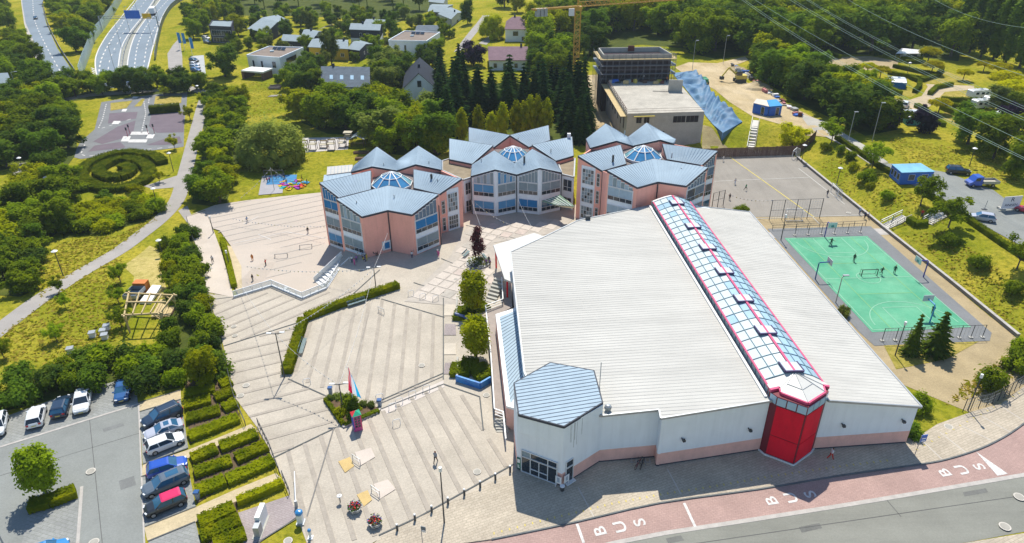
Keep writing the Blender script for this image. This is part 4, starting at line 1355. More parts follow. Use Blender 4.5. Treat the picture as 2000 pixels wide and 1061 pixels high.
 for a,b in zip(rim[1:6],rim[2:6]):
  cap.quad(apex,a + up,b + up)
 cap.quad(apex,rim[5] + up,rim[6] + up,sp(0,6),sp(0,5),sp(0,4))
 c = cap.build('tower_cap',M('ivory_panel',(0.58,0.57,0.52),0.5,0.04,0.8),r)
 mb = MB()
 for k in (1,2,3,4,5):
  mb.beam(apex + up,rim[k] + up * 1.6,0.05,0.04)
 mb.beam(apex.lerp(rim[2],0.6) + up * 1.2,apex.lerp(rim[3],0.6) + up * 1.2,0.05,0.05).beam(apex.lerp(rim[3],0.6) + up * 1.2,apex.lerp(rim[4],0.6) + up * 1.2,0.05,0.05)
 mb.build('cap_joints',GALV,c)
sports_hall()
# low annex with walkway on the hall's west side
def annex():
 zr = 3.4
 o = [U(x,y,zr) for x,y in [(968,614),(1007,601),(1034,735),(1006,798),(989,793)]]
 r = thing('annex','low annex with blue seamed roof and broad white rim along the hall\'s side','annex',(o[0].x,o[0].y,0))
 MB().prism([(p.x,p.y) for p in o],0.0,zr - 0.3).build('wall',PALEP,r)
 MB().prism([(p.x,p.y) for p in o],zr - 0.3,zr).build('roof_rim',WHITE,r)
 i_ = [U(x,y,zr + 0.05) for x,y in [(976,619),(1008,606),(1034,733),(997,788)]]
 rf = MB().slab(i_,0.1).build('roof',ROOFB,r)
 seams(rf,i_[0],i_[3],i_[2],i_[1],0.75,0.05,0.05,MATS['dark_roof_seam'])
 # canopy between hall and school
 zc = 4.2
 cp_ = [U(x,y,zc) for x,y in [(963.6,479),(1043,455),(1069.5,464),(999,499),(1001,551),(985.6,545)]]
 c = thing('canopy','angular white flat canopy between the hall and the school forecourt','canopy',(cp_[0].x,cp_[0].y,0))
 MB().slab(cp_,0.3).build('canopy_slab',M('white_membrane',(0.60,0.59,0.55),0.8,0.03,0.5),c)
 for k,(x,y) in enumerate(((966,481),(988,544),(1040,457))):
  p = U(x,y,zc)
  MB().tube([(p.x + 0.2,p.y,0),(p.x + 0.2,p.y,zc - 0.2)],0.14,8).build('column',REDP,c)
 # raised walkway
 zw = 0.9
 w = [U(x,y,zw) for x,y in [(981,552),(983,595),(949,608),(959,696),(966,812),(986,805),(969,616),(1000,600),(1001,552)]]
 MB().prism([(p.x,p.y) for p in w],0.0,zw).build('raised_walkway',M('taupe_slabs',(0.34,0.295,0.26),0.9,0.1,0.6,fine=0.06),kind='structure')
 f = thing('guard_railing','white guard railing along the raised walkway beside the annex','railing',(w[0].x,w[0].y,0))
 pts = [U(x,y,zw) for x,y in [(980,552),(982.5,595),(948.5,608),(958.5,696),(966,811),(983,817),(988,862)]]
 pts[-2].z = zw; pts[-1].z = 0.3
 mb = MB()
 for a,b in zip(pts,pts[1:]):
  for dz in (1.0,0.55,0.12):
   mb.beam(a + V((0,0,dz)),b + V((0,0,dz)),0.14 if dz == 1.0 else 0.07,0.08)
 mb.build('rail',WHITE,f)
 for a,b in zip(pts,pts[1:]):
  n = max(1,int((b - a).length / 1.6))
  for k in range(n + 1):
   p = a.lerp(b,k / n)
   MB().box((p.x,p.y,p.z + 0.5),(0.08,0.08,1.0)).build('post',WHITE,f)
 st = thing('stairway','short concrete stair at the lower end of the white-railed walkway','stairs',G(976,828))
 a,b = U(966,812,0),U(986,806,0)
 d = V((0.25,-1,0)).normalized()
 s0 = (U(967,813,zw) + U(985,817,zw)) / 2
 for k in range(5):
  p = s0 + V((0.25,-1,0)).normalized() * (0.18 + k * 0.34)
  MB().box((p.x,p.y,(zw - 0.16 * (k + 1)) / 2 + 0.03),(1.5,0.36,max(0.05,zw - 0.16 * (k + 1)))).build('step',CONC,st)
annex()
# ------------------------------------------------------------------ vegetation
LEAF = {
 'mid': M_leaf('leaf_mid_green',(0.11,0.18,0.010),(0.315,0.39,0.012),var=0.16),
 'dark': M_leaf('leaf_dark_green',(0.062,0.125,0.020),(0.18,0.26,0.018),var=0.16),
 'lime': M_leaf('leaf_lime',(0.23,0.28,0.006),(0.48,0.48,0.008),var=0.14),
 'grey': M_leaf('leaf_grey_green',(0.11,0.16,0.03),(0.31,0.345,0.06),var=0.15),
 'willow': M_leaf('leaf_willow',(0.17,0.225,0.04),(0.42,0.46,0.08),var=0.1),
 'purple': M_leaf('leaf_purple',(0.018,0.015,0.034),(0.065,0.04,0.085),hue=0.0),
 'red': M_leaf('leaf_dark_red',(0.05,0.016,0.02),(0.13,0.04,0.045),hue=0.0),
 'spruce': M_leaf('needle_dark',(0.010,0.030,0.012),(0.036,0.066,0.012),trans=0.1,var=0.18),
 'pine': M_leaf('needle_green',(0.036,0.076,0.008),(0.11,0.145,0.012),trans=0.15,var=0.18),
 'gold': M_leaf('leaf_golden_green',(0.36,0.36,0.005),(0.62,0.56,0.006),var=0.1),
 'hedge': M_leaf('hedge_leaf',(0.13,0.18,0.005),(0.33,0.34,0.007),var=0.1),
 'hedged': M_leaf('dark_hedge_leaf',(0.075,0.12,0.008),(0.22,0.25,0.010),var=0.14),
}
BARK = M('bark',(0.10,0.08,0.06),0.95,0.25,3.0)
def leaf_quad(mb,p,n,s,rng):
 n = (n + V((rng.uniform(-.55,.55),rng.uniform(-.55,.55),rng.uniform(-.3,.6)))).normalized()
 a = n.orthogonal().normalized()
 b = n.cross(a)
 t = rng.uniform(0,6.283)
 u = (a * math.cos(t) + b * math.sin(t)) * s * rng.uniform(0.6,1.2)
 v = (b * math.cos(t) - a * math.sin(t)) * s * rng.uniform(0.45,0.9)
 mb.add((p - u,p - v * 0.8 + n * s * 0.12,p + u,p + v * 0.8 + n * s * 0.12),[[0,1,2,3]])
def blobs_crown(mb,blobs,n,s,rng,core=0.68,up=0.25):
 tot = sum(b[1] ** 2 for b in blobs)
 for c,r,sz in blobs:
  mb.ball(c,r * core,7,5,sz,0.12,rng)
  k = int(n * r * r / tot)
  for _ in range(k):
   d = V((rng.gauss(0,1),rng.gauss(0,1),rng.gauss(up,1))).normalized()
   q = rng.uniform(0.72,1.08) if rng.random() < .85 else rng.uniform(1.05,1.4)
   p = V(c) + V((d.x * r * q,d.y * r * q,d.z * r * q * sz))
   leaf_quad(mb,p,(d + V((0,0,.75))).normalized(),s,rng)
PROTO = {}
def proto(kind):
 """(crown builder, trunk builder, nominal height, nominal width) for several individuals of a kind"""
 if kind in PROTO:
  return PROTO[kind]
 out = []
 def finish(mb,tb,H_,W_):
  out.append((mb,tb,H_,W_))
 nvar = {'broad': 6,'shrub': 5,'spruce': 4,'column': 3,'poplar': 2,'willow': 2,'umbrella': 2,'young': 3,'oval': 3,'red': 1,'pine': 2}[kind]
 for v in range(nvar):
  rng = random.Random(hash((len(kind),v)) % 9973 + v * 31 + sum(map(ord,kind)))
  mb,tb = MB(),MB()
  if kind == 'broad':
   H_,W_ = 10.0,8.6
   bl = [((rng.uniform(-.6,.6),rng.uniform(-.6,.6),5.6),2.3,1.0)]
   for i in range(21 + 2 * v):
    a = rng.uniform(0,6.28); q = rng.uniform(1.2,3.7); z = rng.uniform(1.9,8.6)
    q *= math.sqrt(max(0.15,1 - ((z - 5.2) / 4.6) ** 2))
    bl.append(((q * math.cos(a),q * math.sin(a),z),rng.uniform(.6,1.5),rng.uniform(.8,1.3)))
   blobs_crown(mb,bl,3600,0.33,rng,core=.62)
   tb.tube([(0,0,-0.3),(0.1,0,2),(0.05,0.1,5.5)],0.28,7,0.12)
   for i in range(4):
    a = i * 1.6 + rng.random(); tb.tube([(0.05,0.05,2.2 + i * 0.4),(1.7 * math.cos(a),1.7 * math.sin(a),5 + i * 0.3)],0.12,5,0.04)
  elif kind == 'oval':
   H_,W_ = 7.0,4.4
   bl = []
   for i in range(18):
    z = 1.6 + 4.6 * i / 17; R_ = 1.55 * math.sin(PI * min(1,(z - 1.0) / 6.3)) ** 0.7 + 0.1
    a = i * 2.4; bl.append(((R_ * .62 * math.cos(a),R_ * .62 * math.sin(a),z),rng.uniform(.75,1.0) * (0.65 + R_ * .28),1.0))
   blobs_crown(mb,bl,3000,0.2,rng)
   tb.tube([(0,0,-0.3),(0.03,0,3.5)],0.15,7,0.07)
   for i in range(3):
    a = i * 2.1; tb.tube([(0,0,1.5),(.8 * math.cos(a),.8 * math.sin(a),3)],0.06,5,0.03)
  elif kind == 'shrub':
   H_,W_ = 3.2,4.0
   bl = [((0,0,1.2),1.25,.9)]
   for i in range(9 + v):
    a = rng.uniform(0,6.28); q = rng.uniform(.5,1.5)
    bl.append(((q * math.cos(a),q * math.sin(a),rng.uniform(.6,2.3) - q * .3),rng.uniform(.5,.95),rng.uniform(.7,1.1)))
   blobs_crown(mb,bl,1500,0.2,rng,up=.4)
   for i in range(5):
    a = i * 1.3; tb.tube([(0.1 * math.cos(a),0.1 * math.sin(a),-0.2),(.7 * math.cos(a),.7 * math.sin(a),1.6)],0.05,5,0.02)
  elif kind in ('spruce','pine'):
   H_,W_ = (14.0,5.4) if kind == 'spruce' else (6.5,3.6)
   k = H_ / 14.0
   layers = 15 if kind == 'spruce' else 11
   for i in range(layers):
    t = i / (layers - 1)
    z = H_ * (0.07 + 0.9 * t); R_ = W_ / 2 * (1 - t) ** 0.85 + 0.12
    nb = max(5,int(13 * (1 - t) + 4))
    for j in range(nb):
     a = 6.283 * (j + rng.random() * .7) / nb
     L_ = R_ * rng.uniform(.72,1.12)
     m = max(3,int(L_ / k / 0.42) + 2)
     for q in range(m):
      f = (q + .6) / m
      p = V((L_ * f * math.cos(a),L_ * f * math.sin(a),z - L_ * f * .32 + rng.uniform(-.15,.15) * k))
      sd = V((-math.sin(a),math.cos(a),0))
      w = (0.42 if kind == 'spruce' else 0.26) * (1.1 - .4 * f) * rng.uniform(.8,1.3)
      o = V((math.cos(a),math.sin(a),-.45)) * w * 1.3
      mb.add((p - o * .5,p + sd * w - V((0,0,w * .4)),p + o,p - sd * w - V((0,0,w * .4))),[[0,1,2,3]])
   mb.cone((0,0),W_ * .3,0.05,H_ * .1,H_ * .93,7)
   tb.tube([(0,0,-0.4),(0,0,H_ * .97)],0.2 * k + 0.05,6,0.03)
  elif kind in ('column','poplar'):
   H_,W_ = (8.0,2.8) if kind == 'column' else (20.0,4.6)
   bl = []
   n = 16 if kind == 'column' else 26
   for i in range(n):
    t = (i + .5) / n
    R_ = W_ / 2 * (math.sin(PI * min(1.0,.12 + t * .86)) ** .6)
    a = i * 2.4 + rng.random()
    bl.append(((R_ * .5 * math.cos(a),R_ * .5 * math.sin(a),H_ * (.08 + .87 * t)),max(.3,R_ * rng.uniform(.55,.75)),1.4))
   blobs_crown(mb,bl,1700 if kind == 'column' else 2600,0.2 if kind == 'column' else .34,rng)
   tb.tube([(0,0,-0.4),(0,0,H_ * .7)],0.13 if kind == 'column' else .3,6,0.04)
  elif kind == 'willow':
   H_,W_ = 11.0,13.0
   bl = [((0,0,5.8),4.4,1.0)]
   for i in range(30):
    a = rng.uniform(0,6.28); q = rng.uniform(2.2,5.2); z = 8.6 - q * q * .16 + rng.uniform(-1.2,.8)
    bl.append(((q * math.cos(a),q * math.sin(a),z),rng.uniform(1.1,1.9),1.0))
   for i in range(26):
    a = i * .243; q = rng.uniform(4.3,5.6)
    bl.append(((q * math.cos(a),q * math.sin(a),rng.uniform(1.4,4.4)),rng.uniform(1.0,1.5),1.5))
   blobs_crown(mb,bl,9000,0.27,rng)
   tb.tube([(0,0,-0.4),(0.2,0,3),(0,.2,6)],0.45,8,0.2)
   for i in range(5):
    a = i * 1.25; tb.tube([(0,0,2.5),(3 * math.cos(a),3 * math.sin(a),6)],0.2,5,0.06)
  elif kind == 'umbrella':
   H_,W_ = 4.6,6.0
   bl = []
   for i in range(22):
    a = i * 2.4; q = 2.3 * math.sqrt((i + .5) / 22)
    bl.append(((q * math.cos(a),q * math.sin(a),3.3 - q * q * .12 + rng.uniform(-.1,.25)),rng.uniform(.6,.85),.75))
   blobs_crown(mb,bl,1900,0.22,rng,up=.6)
   tb.tube([(0,0,-0.3),(0.05,0,2.6)],0.16,7,0.1)
   for i in range(5):
    a = i * 1.25; tb.tube([(0,0,2.0),(1.5 * math.cos(a),1.5 * math.sin(a),3)],0.07,5,0.03)
  elif kind in ('young','red'):
   H_,W_ = 6.0,5.0
   bl = []
   for i in range(20 if kind == 'young' else 30):
    a = rng.uniform(0,6.28); el = rng.uniform(.25,1.25); q = rng.uniform(.8,2.9)
    z = 1.9 + q * math.sin(el) * 1.25
    rr = q * math.cos(el)
    if kind == 'red': z = 1.7 + 3.9 * (i / 29.0); rr = (1.05 - i / 30) * 1.7 * rng.uniform(.25,1.0)
    p = (rr * math.cos(a),rr * math.sin(a),z)
    bl.append((p,rng.uniform(.32,.62) * (1.25 if kind == 'red' else 1),1.0))
    tb.tube([(0,0,1.3 if kind == 'young' else z - .4),p],0.045,4,0.015)
   if kind == 'young':
    bl.append(((0,0,3.2),1.1,.9))
   blobs_crown(mb,bl,1500 if kind == 'young' else 2200,0.2,rng,core=.5)
   tb.tube([(0,0,-0.3),(0.03,0,3.0 if kind == 'young' else 5.4)],0.11,6,0.05)
  finish(mb,tb,H_,W_)
 PROTO[kind] = out
 return out
_mesh = {}
def crown_mesh(kind,v,leaf):
 k = (kind,v,leaf)
 if k not in _mesh:
  mb,tb,H_,W_ = proto(kind)[v]
  kk = (kind,v)
  if kk not in _mesh:
   _mesh[kk] = (mb.mesh('crown',LEAF[leaf]),tb.mesh('trunk',BARK,smooth=True))
   _mesh[k] = _mesh[kk]
  else:
   me = _mesh[kk][0].copy()
   me.materials[0] = LEAF[leaf]
   _mesh[k] = (me,_mesh[kk][1])
 return _mesh[k],proto(kind)[v][2],proto(kind)[v][3]
TNAME = {'broad': 'broadleaf_tree','oval': 'broadleaf_tree','shrub': 'shrub','spruce': 'spruce_tree','pine': 'conifer_tree','column': 'hornbeam_tree','poplar': 'poplar_tree','willow': 'willow_tree','umbrella': 'trimmed_tree','young': 'young_tree','red': 'red_maple_tree'}
TCAT = {'shrub': 'shrub'}
trng = random.Random(5)
def plant(kind,leaf,w,hgt,wid,label,group=None,name=None,v=None):
 """one tree or shrub standing at ground point w"""
 v = trng.randrange(len(proto(kind))) if v is None else v
 (cm,tm),H_,W_ = crown_mesh(kind,v,leaf)
 r = thing(name or TNAME[kind],label,TCAT.get(kind,'tree'),(w.x,w.y,h(w.x,w.y) - 0.05),group,trng.uniform(0,6.28))
 r.scale = (wid / W_ * trng.uniform(.94,1.06),wid / W_ * trng.uniform(.94,1.06),hgt / H_)
 for nm,me in (('crown',cm),('trunk',tm)):
  o = bpy.data.objects.new(nm,me)
  COL.objects.link(o)
  o.parent = r
 return r
def pin(w,poly):
 c = False
 for i in range(len(poly)):
  a,b = poly[i],poly[i - 1]
  if (a.y > w.y) != (b.y > w.y) and w.x < (b.x - a.x) * (w.y - a.y) / (b.y - a.y) + a.x:
   c = not c
 return c
PLANTED = []
def grow(poly_px,gap,mix,hr,label,group,aspect=(0.8,1.0),cap=400,seed=1,name=None,avoid=()):
 """fill an area with single plants at least gap apart; mix: list of (kind, leaf)"""
 rng = random.Random(seed)
 poly = P2(poly_px)
 x0,x1 = min(p.x for p in poly),max(p.x for p in poly)
 y0,y1 = min(p.y for p in poly),max(p.y for p in poly)
 pts,miss = [],0
 while miss < 260 and len(pts) < cap:
  w = V((rng.uniform(x0,x1),rng.uniform(y0,y1),0))
  if not pin(w,poly) or any((w - q).length < gap for q in pts) or any(math.hypot(w.x - c[0],w.y - c[1]) < c[3] for c in avoid):
   miss += 1
   continue
  miss = 0
  pts.append(w)
 for w in pts:
  kind,leaf = rng.choice(mix)
  H_ = rng.uniform(*hr) * (1.1 if kind == 'broad' else 1)
  plant(kind,leaf,w,H_,H_ * rng.uniform(*aspect),label if isinstance(label,str) else label[leaf],(group if isinstance(group,str) else group[leaf]),name)
 PLANTED.append((label if isinstance(label,str) else 'mix',len(pts)))
def pl(kind,leaf,px,py,hgt,wid,label,group=None,v=None,name=None):
 return plant(kind,leaf,G(px,py),hgt,wid,label,group,name,v)
BR = [('broad','mid')] * 4 + [('broad','dark')] * 3 + [('broad','lime')]
def lab(where):
 d = {'mid': 'mid green broadleaf tree ','dark': 'dark green broadleaf tree ','lime': 'yellow green broadleaf tree ','grey': 'grey green broadleaf tree '}
 return {k: s + where for k,s in d.items()},{k: s.replace('tree ','trees ') + where for k,s in d.items()}
L1,G1 = lab('in the wood above the building site')
L1b,G1b = lab('in the wedge of wood between the dirt yard and the camp')
grow([(1465,122),(1520,142),(1560,152),(1600,170),(1640,184),(1700,208),(1738,238),(1748,256),(1690,266),(1625,232),(1560,200),(1500,162)],5.8,BR,(8.5,11),L1b,G1b,(1.05,1.25),seed=3)
grow([(1150,132),(1160,75),(1340,75),(1345,102),(1400,112),(1465,106),(1600,112),(1620,72),(1480,40),(1300,25),(1150,20)],8.4,BR,(11,15),L1,G1,(1.0,1.2),seed=4)
L2,G2 = lab('in the wood behind the camping ground')
grow([(1615,108),(1750,106),(1868,118),(1885,75),(1760,35),(1620,15),(1480,10),(1620,75)],11.0,BR,(13,16),L2,G2,(1.0,1.15),seed=5)
EST = [G(x,y + 8).to_3d().to_tuple() + (r_,) for x,y,r_ in ((537,130,12),(510,150,9),(808,95,12),(640,105,14),(703,103,9),(715,74,10),(585,84,10),(608,72,8),(430,66,13),(522,58,13),(735,52,9),(835,64,9),(860,27,9),(880,36,9),(675,168,14),(820,172,11),(762,112,8),(740,118,7),(385,130,14),(345,110,10),(402,80,7),(530,180,10),(500,175,9),(480,180,6),(918,72,6),(900,95,6))]
GT = {'mid': 'mid green garden tree between the houses of the estate','dark': 'dark green garden tree between the houses of the estate','lime': 'yellow green garden tree between the houses of the estate','grey': 'grey green garden tree between the houses of the estate'}
GG = {k: v.replace('tree','trees') for k,v in GT.items()}
grow([(475,170),(560,152),(600,125),(470,118),(440,95),(395,88),(420,55),(480,30),(560,22),(840,30),(880,48),(900,62),(880,110),(860,140),(790,150),(740,140),(640,135),(600,150)],5.6,BR + [('broad','grey')],(4,6.8),GT,GG,(.9,1.15),seed=31,name='garden_tree',avoid=EST,cap=85)
L5,G5 = lab('among the houses by the crane')
grow([(1040,100),(1120,70),(1130,25),(1060,20),(1045,50),(1035,85)],8.0,[('broad','mid')] * 3 + [('broad','lime')],(11,14),L5,G5,(1,1.1),seed=8)
grow([(1045,165),(1110,155),(1128,115),(1050,112),(1042,135)],7,[('broad','mid'),('broad','dark')],(8,11),L5,G5,(.95,1.1),seed=9)
L6,G6 = lab('in the thicket between the old slate-roofed house and the playground')
grow([(575,215),(625,214),(720,213),(775,222),(790,242),(850,243),(872,285),(845,305),(770,300),(700,262),(640,258),(600,240)],6.0,BR + [('broad','grey')],(7.5,10.5),L6,G6,(1.0,1.2),seed=10)
grow([(590,150),(625,135),(625,180),(600,195),(560,175)],5.5,BR,(6,8),L6,G6,(1,1.2),seed=11)
grow([(725,140),(785,135),(785,185),(735,190)],6,[('broad','mid'),('broad','grey'),('broad','dark')],(7,10),L6,G6,(1,1.2),seed=12)
SPL,SPG = 'tall dark spruce in the dense stand behind the school','dark spruces behind the school'
grow([(852,232),(880,212),(920,205),(1000,208),(1040,202),(1110,188),(1140,205),(1152,262),(1138,280),(1100,266),(1085,240),(1000,236),(900,240),(880,270),(856,266)],3.9,[('spruce','spruce')],(10.5,16),SPL,SPG,(.5,.7),seed=13)
grow([(856,165),(900,150),(912,185),(862,200)],4.6,[('spruce','spruce')],(11,14),SPL,SPG,(.5,.62),seed=14)
for px,py,hh in ((903,280,9.5),(935,270,9.0),(961,268,7.0),(983,268,9.5),(1008,266,9.8),(1022,266,9.5),(1035,264,11),(1049,264,11),(1068,264,10.2)):
 pl('column','lime',px,py,hh,3.1,'bright green columnar hornbeam in the row before the dark spruces','columnar hornbeams before the spruces')
L7 = {'mid': 'mid green bush in the belt between the footpath and the playground','lime': 'yellow green bush in the belt between the footpath and the playground','dark': 'dark green bush in the belt between the footpath and the playground'}
G7 = {k: v.replace('bush','bushes') for k,v in L7.items()}
grow([(412,215),(432,195),(468,208),(478,245),(462,320),(440,396),(418,400),(390,394),(404,335),(420,275)],4.0,[('broad','mid'),('broad','mid'),('broad','lime'),('broad','dark')],(4.5,7),L7,G7,(1.05,1.25),seed=15,name='bush')
pl('willow','willow',533,318,12.5,16.5,'huge grey green willow spreading over the playground lawn')
L8 = {'mid': 'mid green bush in the row at the foot of the motorway','dark': 'dark green bush in the row at the foot of the motorway'}
G8 = {k: v.replace('bush','bushes') for k,v in L8.items()}
grow([(88,186),(200,176),(290,172),(398,170),(398,182),(250,184),(120,198)],5.2,[('broad','dark')] * 3 + [('broad','mid')],(6,8.5),L8,G8,(1.0,1.2),seed=16,name='bush')
L9,G9 = lab('in the dense belt at the left of the traffic garden')
grow([(-40,205),(90,205),(146,228),(148,298),(126,326),(60,318),(-40,340)],6.0,BR + [('broad','lime')],(6.5,9),L9,G9,(1.05,1.25),seed=17)
L9b = {'mid': 'mid green bush in the belt left of the spiral hedge','lime': 'yellow green bush in the belt left of the spiral hedge','dark': 'dark green bush in the belt left of the spiral hedge'}
G9b = {k: v.replace('bush','bushes') for k,v in L9b.items()}
grow([(64,356),(120,340),(128,400),(120,445),(60,490),(0,505),(-40,460),(0,405),(56,400)],5.2,[('broad','mid')] * 2 + [('broad','dark'),('broad','lime')],(5,7.5),L9b,G9b,(1.1,1.3),seed=18,name='bush')
L9c = {'mid': 'mid green bush in the corner thicket at the left of the meadow','dark': 'dark green bush in the corner thicket at the left of the meadow'}
G9c = {k: v.replace('bush','bushes') for k,v in L9c.items()}
grow([(-40,485),(62,480),(78,525),(70,562),(40,578),(-40,570)],4.2,[('broad','mid'),('broad','dark')],(3.6,5.2),L9c,G9c,(1.1,1.3),seed=19,name='bush')
SHL,SHG = 'yellow green shrub in the broad thicket below the spiral hedge','shrubs below the spiral hedge'
grow([(125,440),(150,415),(230,403),(312,395),(312,425),(250,440),(190,455),(128,462)],2.4,[('shrub','lime')] * 2 + [('shrub','mid')],(2.6,3.6),SHL,SHG,(1.35,1.7),seed=20)
L10,G10 = lab('between the slip road and the motorway')
grow([(95,5),(112,45),(128,75),(152,122),(166,100),(190,62),(225,18),(245,-15),(100,-30)],9.5,BR,(8,11),L10,G10,(1.0,1.2),seed=21)
L11,G11 = lab('at the far left beside the slip road')
grow([(-20,66),(22,64),(26,30),(-20,20)],8,BR,(8,11),L11,G11,seed=22)
grow([(28,95),(45,80),(60,115),(80,150),(92,178),(20,180),(0,150),(12,115)],7,BR,(7,9.5),L11,G11,(1,1.2),seed=23)
L12,G12 = lab('on the slope right of the motorway')
grow([(365,50),(400,20),(470,20),(470,38),(410,42),(398,78),(368,76)],8,BR + [('broad','lime')],(7,10),L12,G12,seed=24)
DSL = {'dark': 'dark green shrub in the thick belt above the parked cars','mid': 'mid green shrub in the thick belt above the parked cars','lime': 'light green shrub in the thick belt above the parked cars'}
DSG = {k: s.replace('shrub','shrubs') for k,s in DSL.items()}
grow([(-30,775),(100,735),(180,700),(250,698),(330,706),(395,695),(420,655),(440,700),(440,728),(400,738),(350,758),(290,768),(240,752),(130,770),(-30,812)],2.7,[('shrub','dark')] * 3 + [('shrub','mid')],(3.0,4.4),DSL,DSG,(1.0,1.3),seed=25)
PSL = {'mid': 'mid green shrub along the left edge of the promenade','lime': 'light green shrub along the left edge of the promenade','dark': 'dark green shrub along the left edge of the promenade'}
PSG = {k: s.replace('shrub','shrubs') for k,s in PSL.items()}
grow([(340,610),(328,545),(322,478),(368,455),(390,520),(408,600),(426,655),(400,690),(345,690),(315,655)],2.8,[('shrub','mid')] * 2 + [('shrub','lime'),('shrub','dark')],(2.6,4.0),PSL,PSG,(1.0,1.3),seed=26)
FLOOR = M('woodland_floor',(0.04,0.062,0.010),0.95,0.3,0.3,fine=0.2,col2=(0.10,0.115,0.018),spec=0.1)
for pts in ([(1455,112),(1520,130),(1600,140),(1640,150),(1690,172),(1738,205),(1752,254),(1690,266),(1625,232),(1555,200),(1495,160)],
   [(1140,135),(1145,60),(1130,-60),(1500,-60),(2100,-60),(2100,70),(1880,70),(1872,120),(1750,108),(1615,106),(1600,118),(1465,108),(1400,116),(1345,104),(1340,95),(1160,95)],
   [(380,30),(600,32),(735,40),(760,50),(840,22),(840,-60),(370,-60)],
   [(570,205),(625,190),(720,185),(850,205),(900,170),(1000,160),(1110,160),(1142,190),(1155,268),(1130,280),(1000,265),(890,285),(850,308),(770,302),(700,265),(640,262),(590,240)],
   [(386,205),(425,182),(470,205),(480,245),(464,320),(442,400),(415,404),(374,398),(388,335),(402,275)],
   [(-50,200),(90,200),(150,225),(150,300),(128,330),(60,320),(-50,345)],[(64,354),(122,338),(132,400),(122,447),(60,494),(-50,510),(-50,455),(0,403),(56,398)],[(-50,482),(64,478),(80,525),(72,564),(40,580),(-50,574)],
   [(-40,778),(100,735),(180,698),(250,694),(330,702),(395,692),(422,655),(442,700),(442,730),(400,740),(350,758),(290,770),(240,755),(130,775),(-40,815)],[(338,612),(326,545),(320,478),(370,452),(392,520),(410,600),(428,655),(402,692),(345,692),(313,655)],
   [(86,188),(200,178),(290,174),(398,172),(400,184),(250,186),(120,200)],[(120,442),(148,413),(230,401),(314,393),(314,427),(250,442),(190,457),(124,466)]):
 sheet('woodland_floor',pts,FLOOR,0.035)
for pts in [(361,745),(452,743),(468,822),(371,868)],[(374,890),(502,845),(530,895),(384,985)],[(388,1010),(462,980),(475,1075),(400,1075)]:
 sheet('bed_soil',pts,M('bed_soil',(.12,.085,.05),.95,.25,1.0,fine=.2),0.075)
def distant_wood(outline,n,label):
 rng = random.Random(6)
 mb = MB()
 poly = P2(outline)
 x0,x1 = min(p.x for p in poly),max(p.x for p in poly); y0,y1 = min(p.y for p in poly),max(p.y for p in poly)
 got = []
 for _ in range(4000):
  if len(got) >= n: break
  w = V((rng.uniform(x0,x1),rng.uniform(y0,y1),0))
  if pin(w,poly) and all((w - q).length > 7.0 for q in got):
   got.append(w)
 for w in got:
  z = h(w.x,w.y)
  R_ = rng.uniform(4.5,6.5); H_ = rng.uniform(12,16)
  bl = [((w.x + rng.uniform(-.5,.5) * R_,w.y + rng.uniform(-.5,.5) * R_,z + H_ * rng.uniform(.5,.82)),R_ * rng.uniform(.38,.6),.95) for _ in range(6)]
  blobs_crown(mb,bl,650,.75,rng)
  mb.tube([(w.x,w.y,z),(w.x,w.y,z + H_ * .5)],.3,5,.2)
 o = mb.build('distant_wood',LEAF['mid'])
 o['kind'] = 'stuff'
 tag(o,label,'wood')
distant_wood([(1120,22),(1300,26),(1480,30),(1620,40),(1760,48),(1880,66),(2090,90),(2090,-60),(1080,-60)],190,'far wood along the top right edge of the view that reads as one mass')
distant_wood([(380,24),(480,26),(560,18),(700,28),(830,24),(840,-60),(370,-60)],120,'far wood along the top edge behind the housing estate')
distant_wood([(100,-8),(250,-14),(260,-60),(-120,-60),(-120,10),(0,12),(20,-8)],40,'far wood in the upper left corner beyond the slip road')
# single plants that stand apart
pl('broad','lime',405,748,6.0,5.0,'pale yellow green tree beside the hedge rows, leaning over the promenade edge')
pl('oval','mid',92,966,6.6,4.7,'round dark green tree standing alone on the car park island')
pl('oval','lime',925,612,7.4,5.2,'bright egg-shaped tree in the upper planter next to the stair')
pl('oval','lime',931,700,6.8,4.8,'bright egg-shaped tree in the lower blue-walled planter')
pl('red','red',934,512,6.6,4.2,'slender dark red tree in the round bed of the courtyard')
pl('broad','dark',440,150,12,13,'big round dark tree beside the white villa with the carport')
pl('broad','lime',466,70,10,9,'yellow green tree in front of the dark modern building')
pl('broad','grey',648,128,14,7,'tall pale birch in front of the yellow house')
pl('broad','dark',765,78,11,7,'dark pointed tree right of the two-storey timber house')
pl('broad','dark',914,47,12,8,'lone dark tree on the lawn behind the grey estate roofs')
pl('willow','lime',962,76,11,12,'weeping light green tree beside the hipped red-roofed house')
pl('broad','purple',925,128,9,11,'dark purple plum tree beside the long mauve roof')
pl('broad','dark',985,15,14,13,'dark tree standing behind the weeping tree at the top edge')
pl('broad','lime',808,292,12,10,'bright yellow green tree right behind the left pavilion roofs')
pl('broad','mid',855,302,8,8,'low mid green tree between the left and middle pavilions')
pl('broad','mid',762,300,8,9,'mid green tree left of the bright one behind the pavilion roofs')
pl('broad','mid',868,75,8,7,'round tree beside the small grey shed')
pl('broad','lime',1010,25,9,9,'light green tree right of the hipped house')
pl('broad','dark',560,75,9,8,'leafy tree before the long dark estate roof')
pl('broad','mid',545,165,4,4,'small green tree at the carport of the white villa')
pl('broad','grey',600,60,11,8,'tall loose tree behind the black estate house')
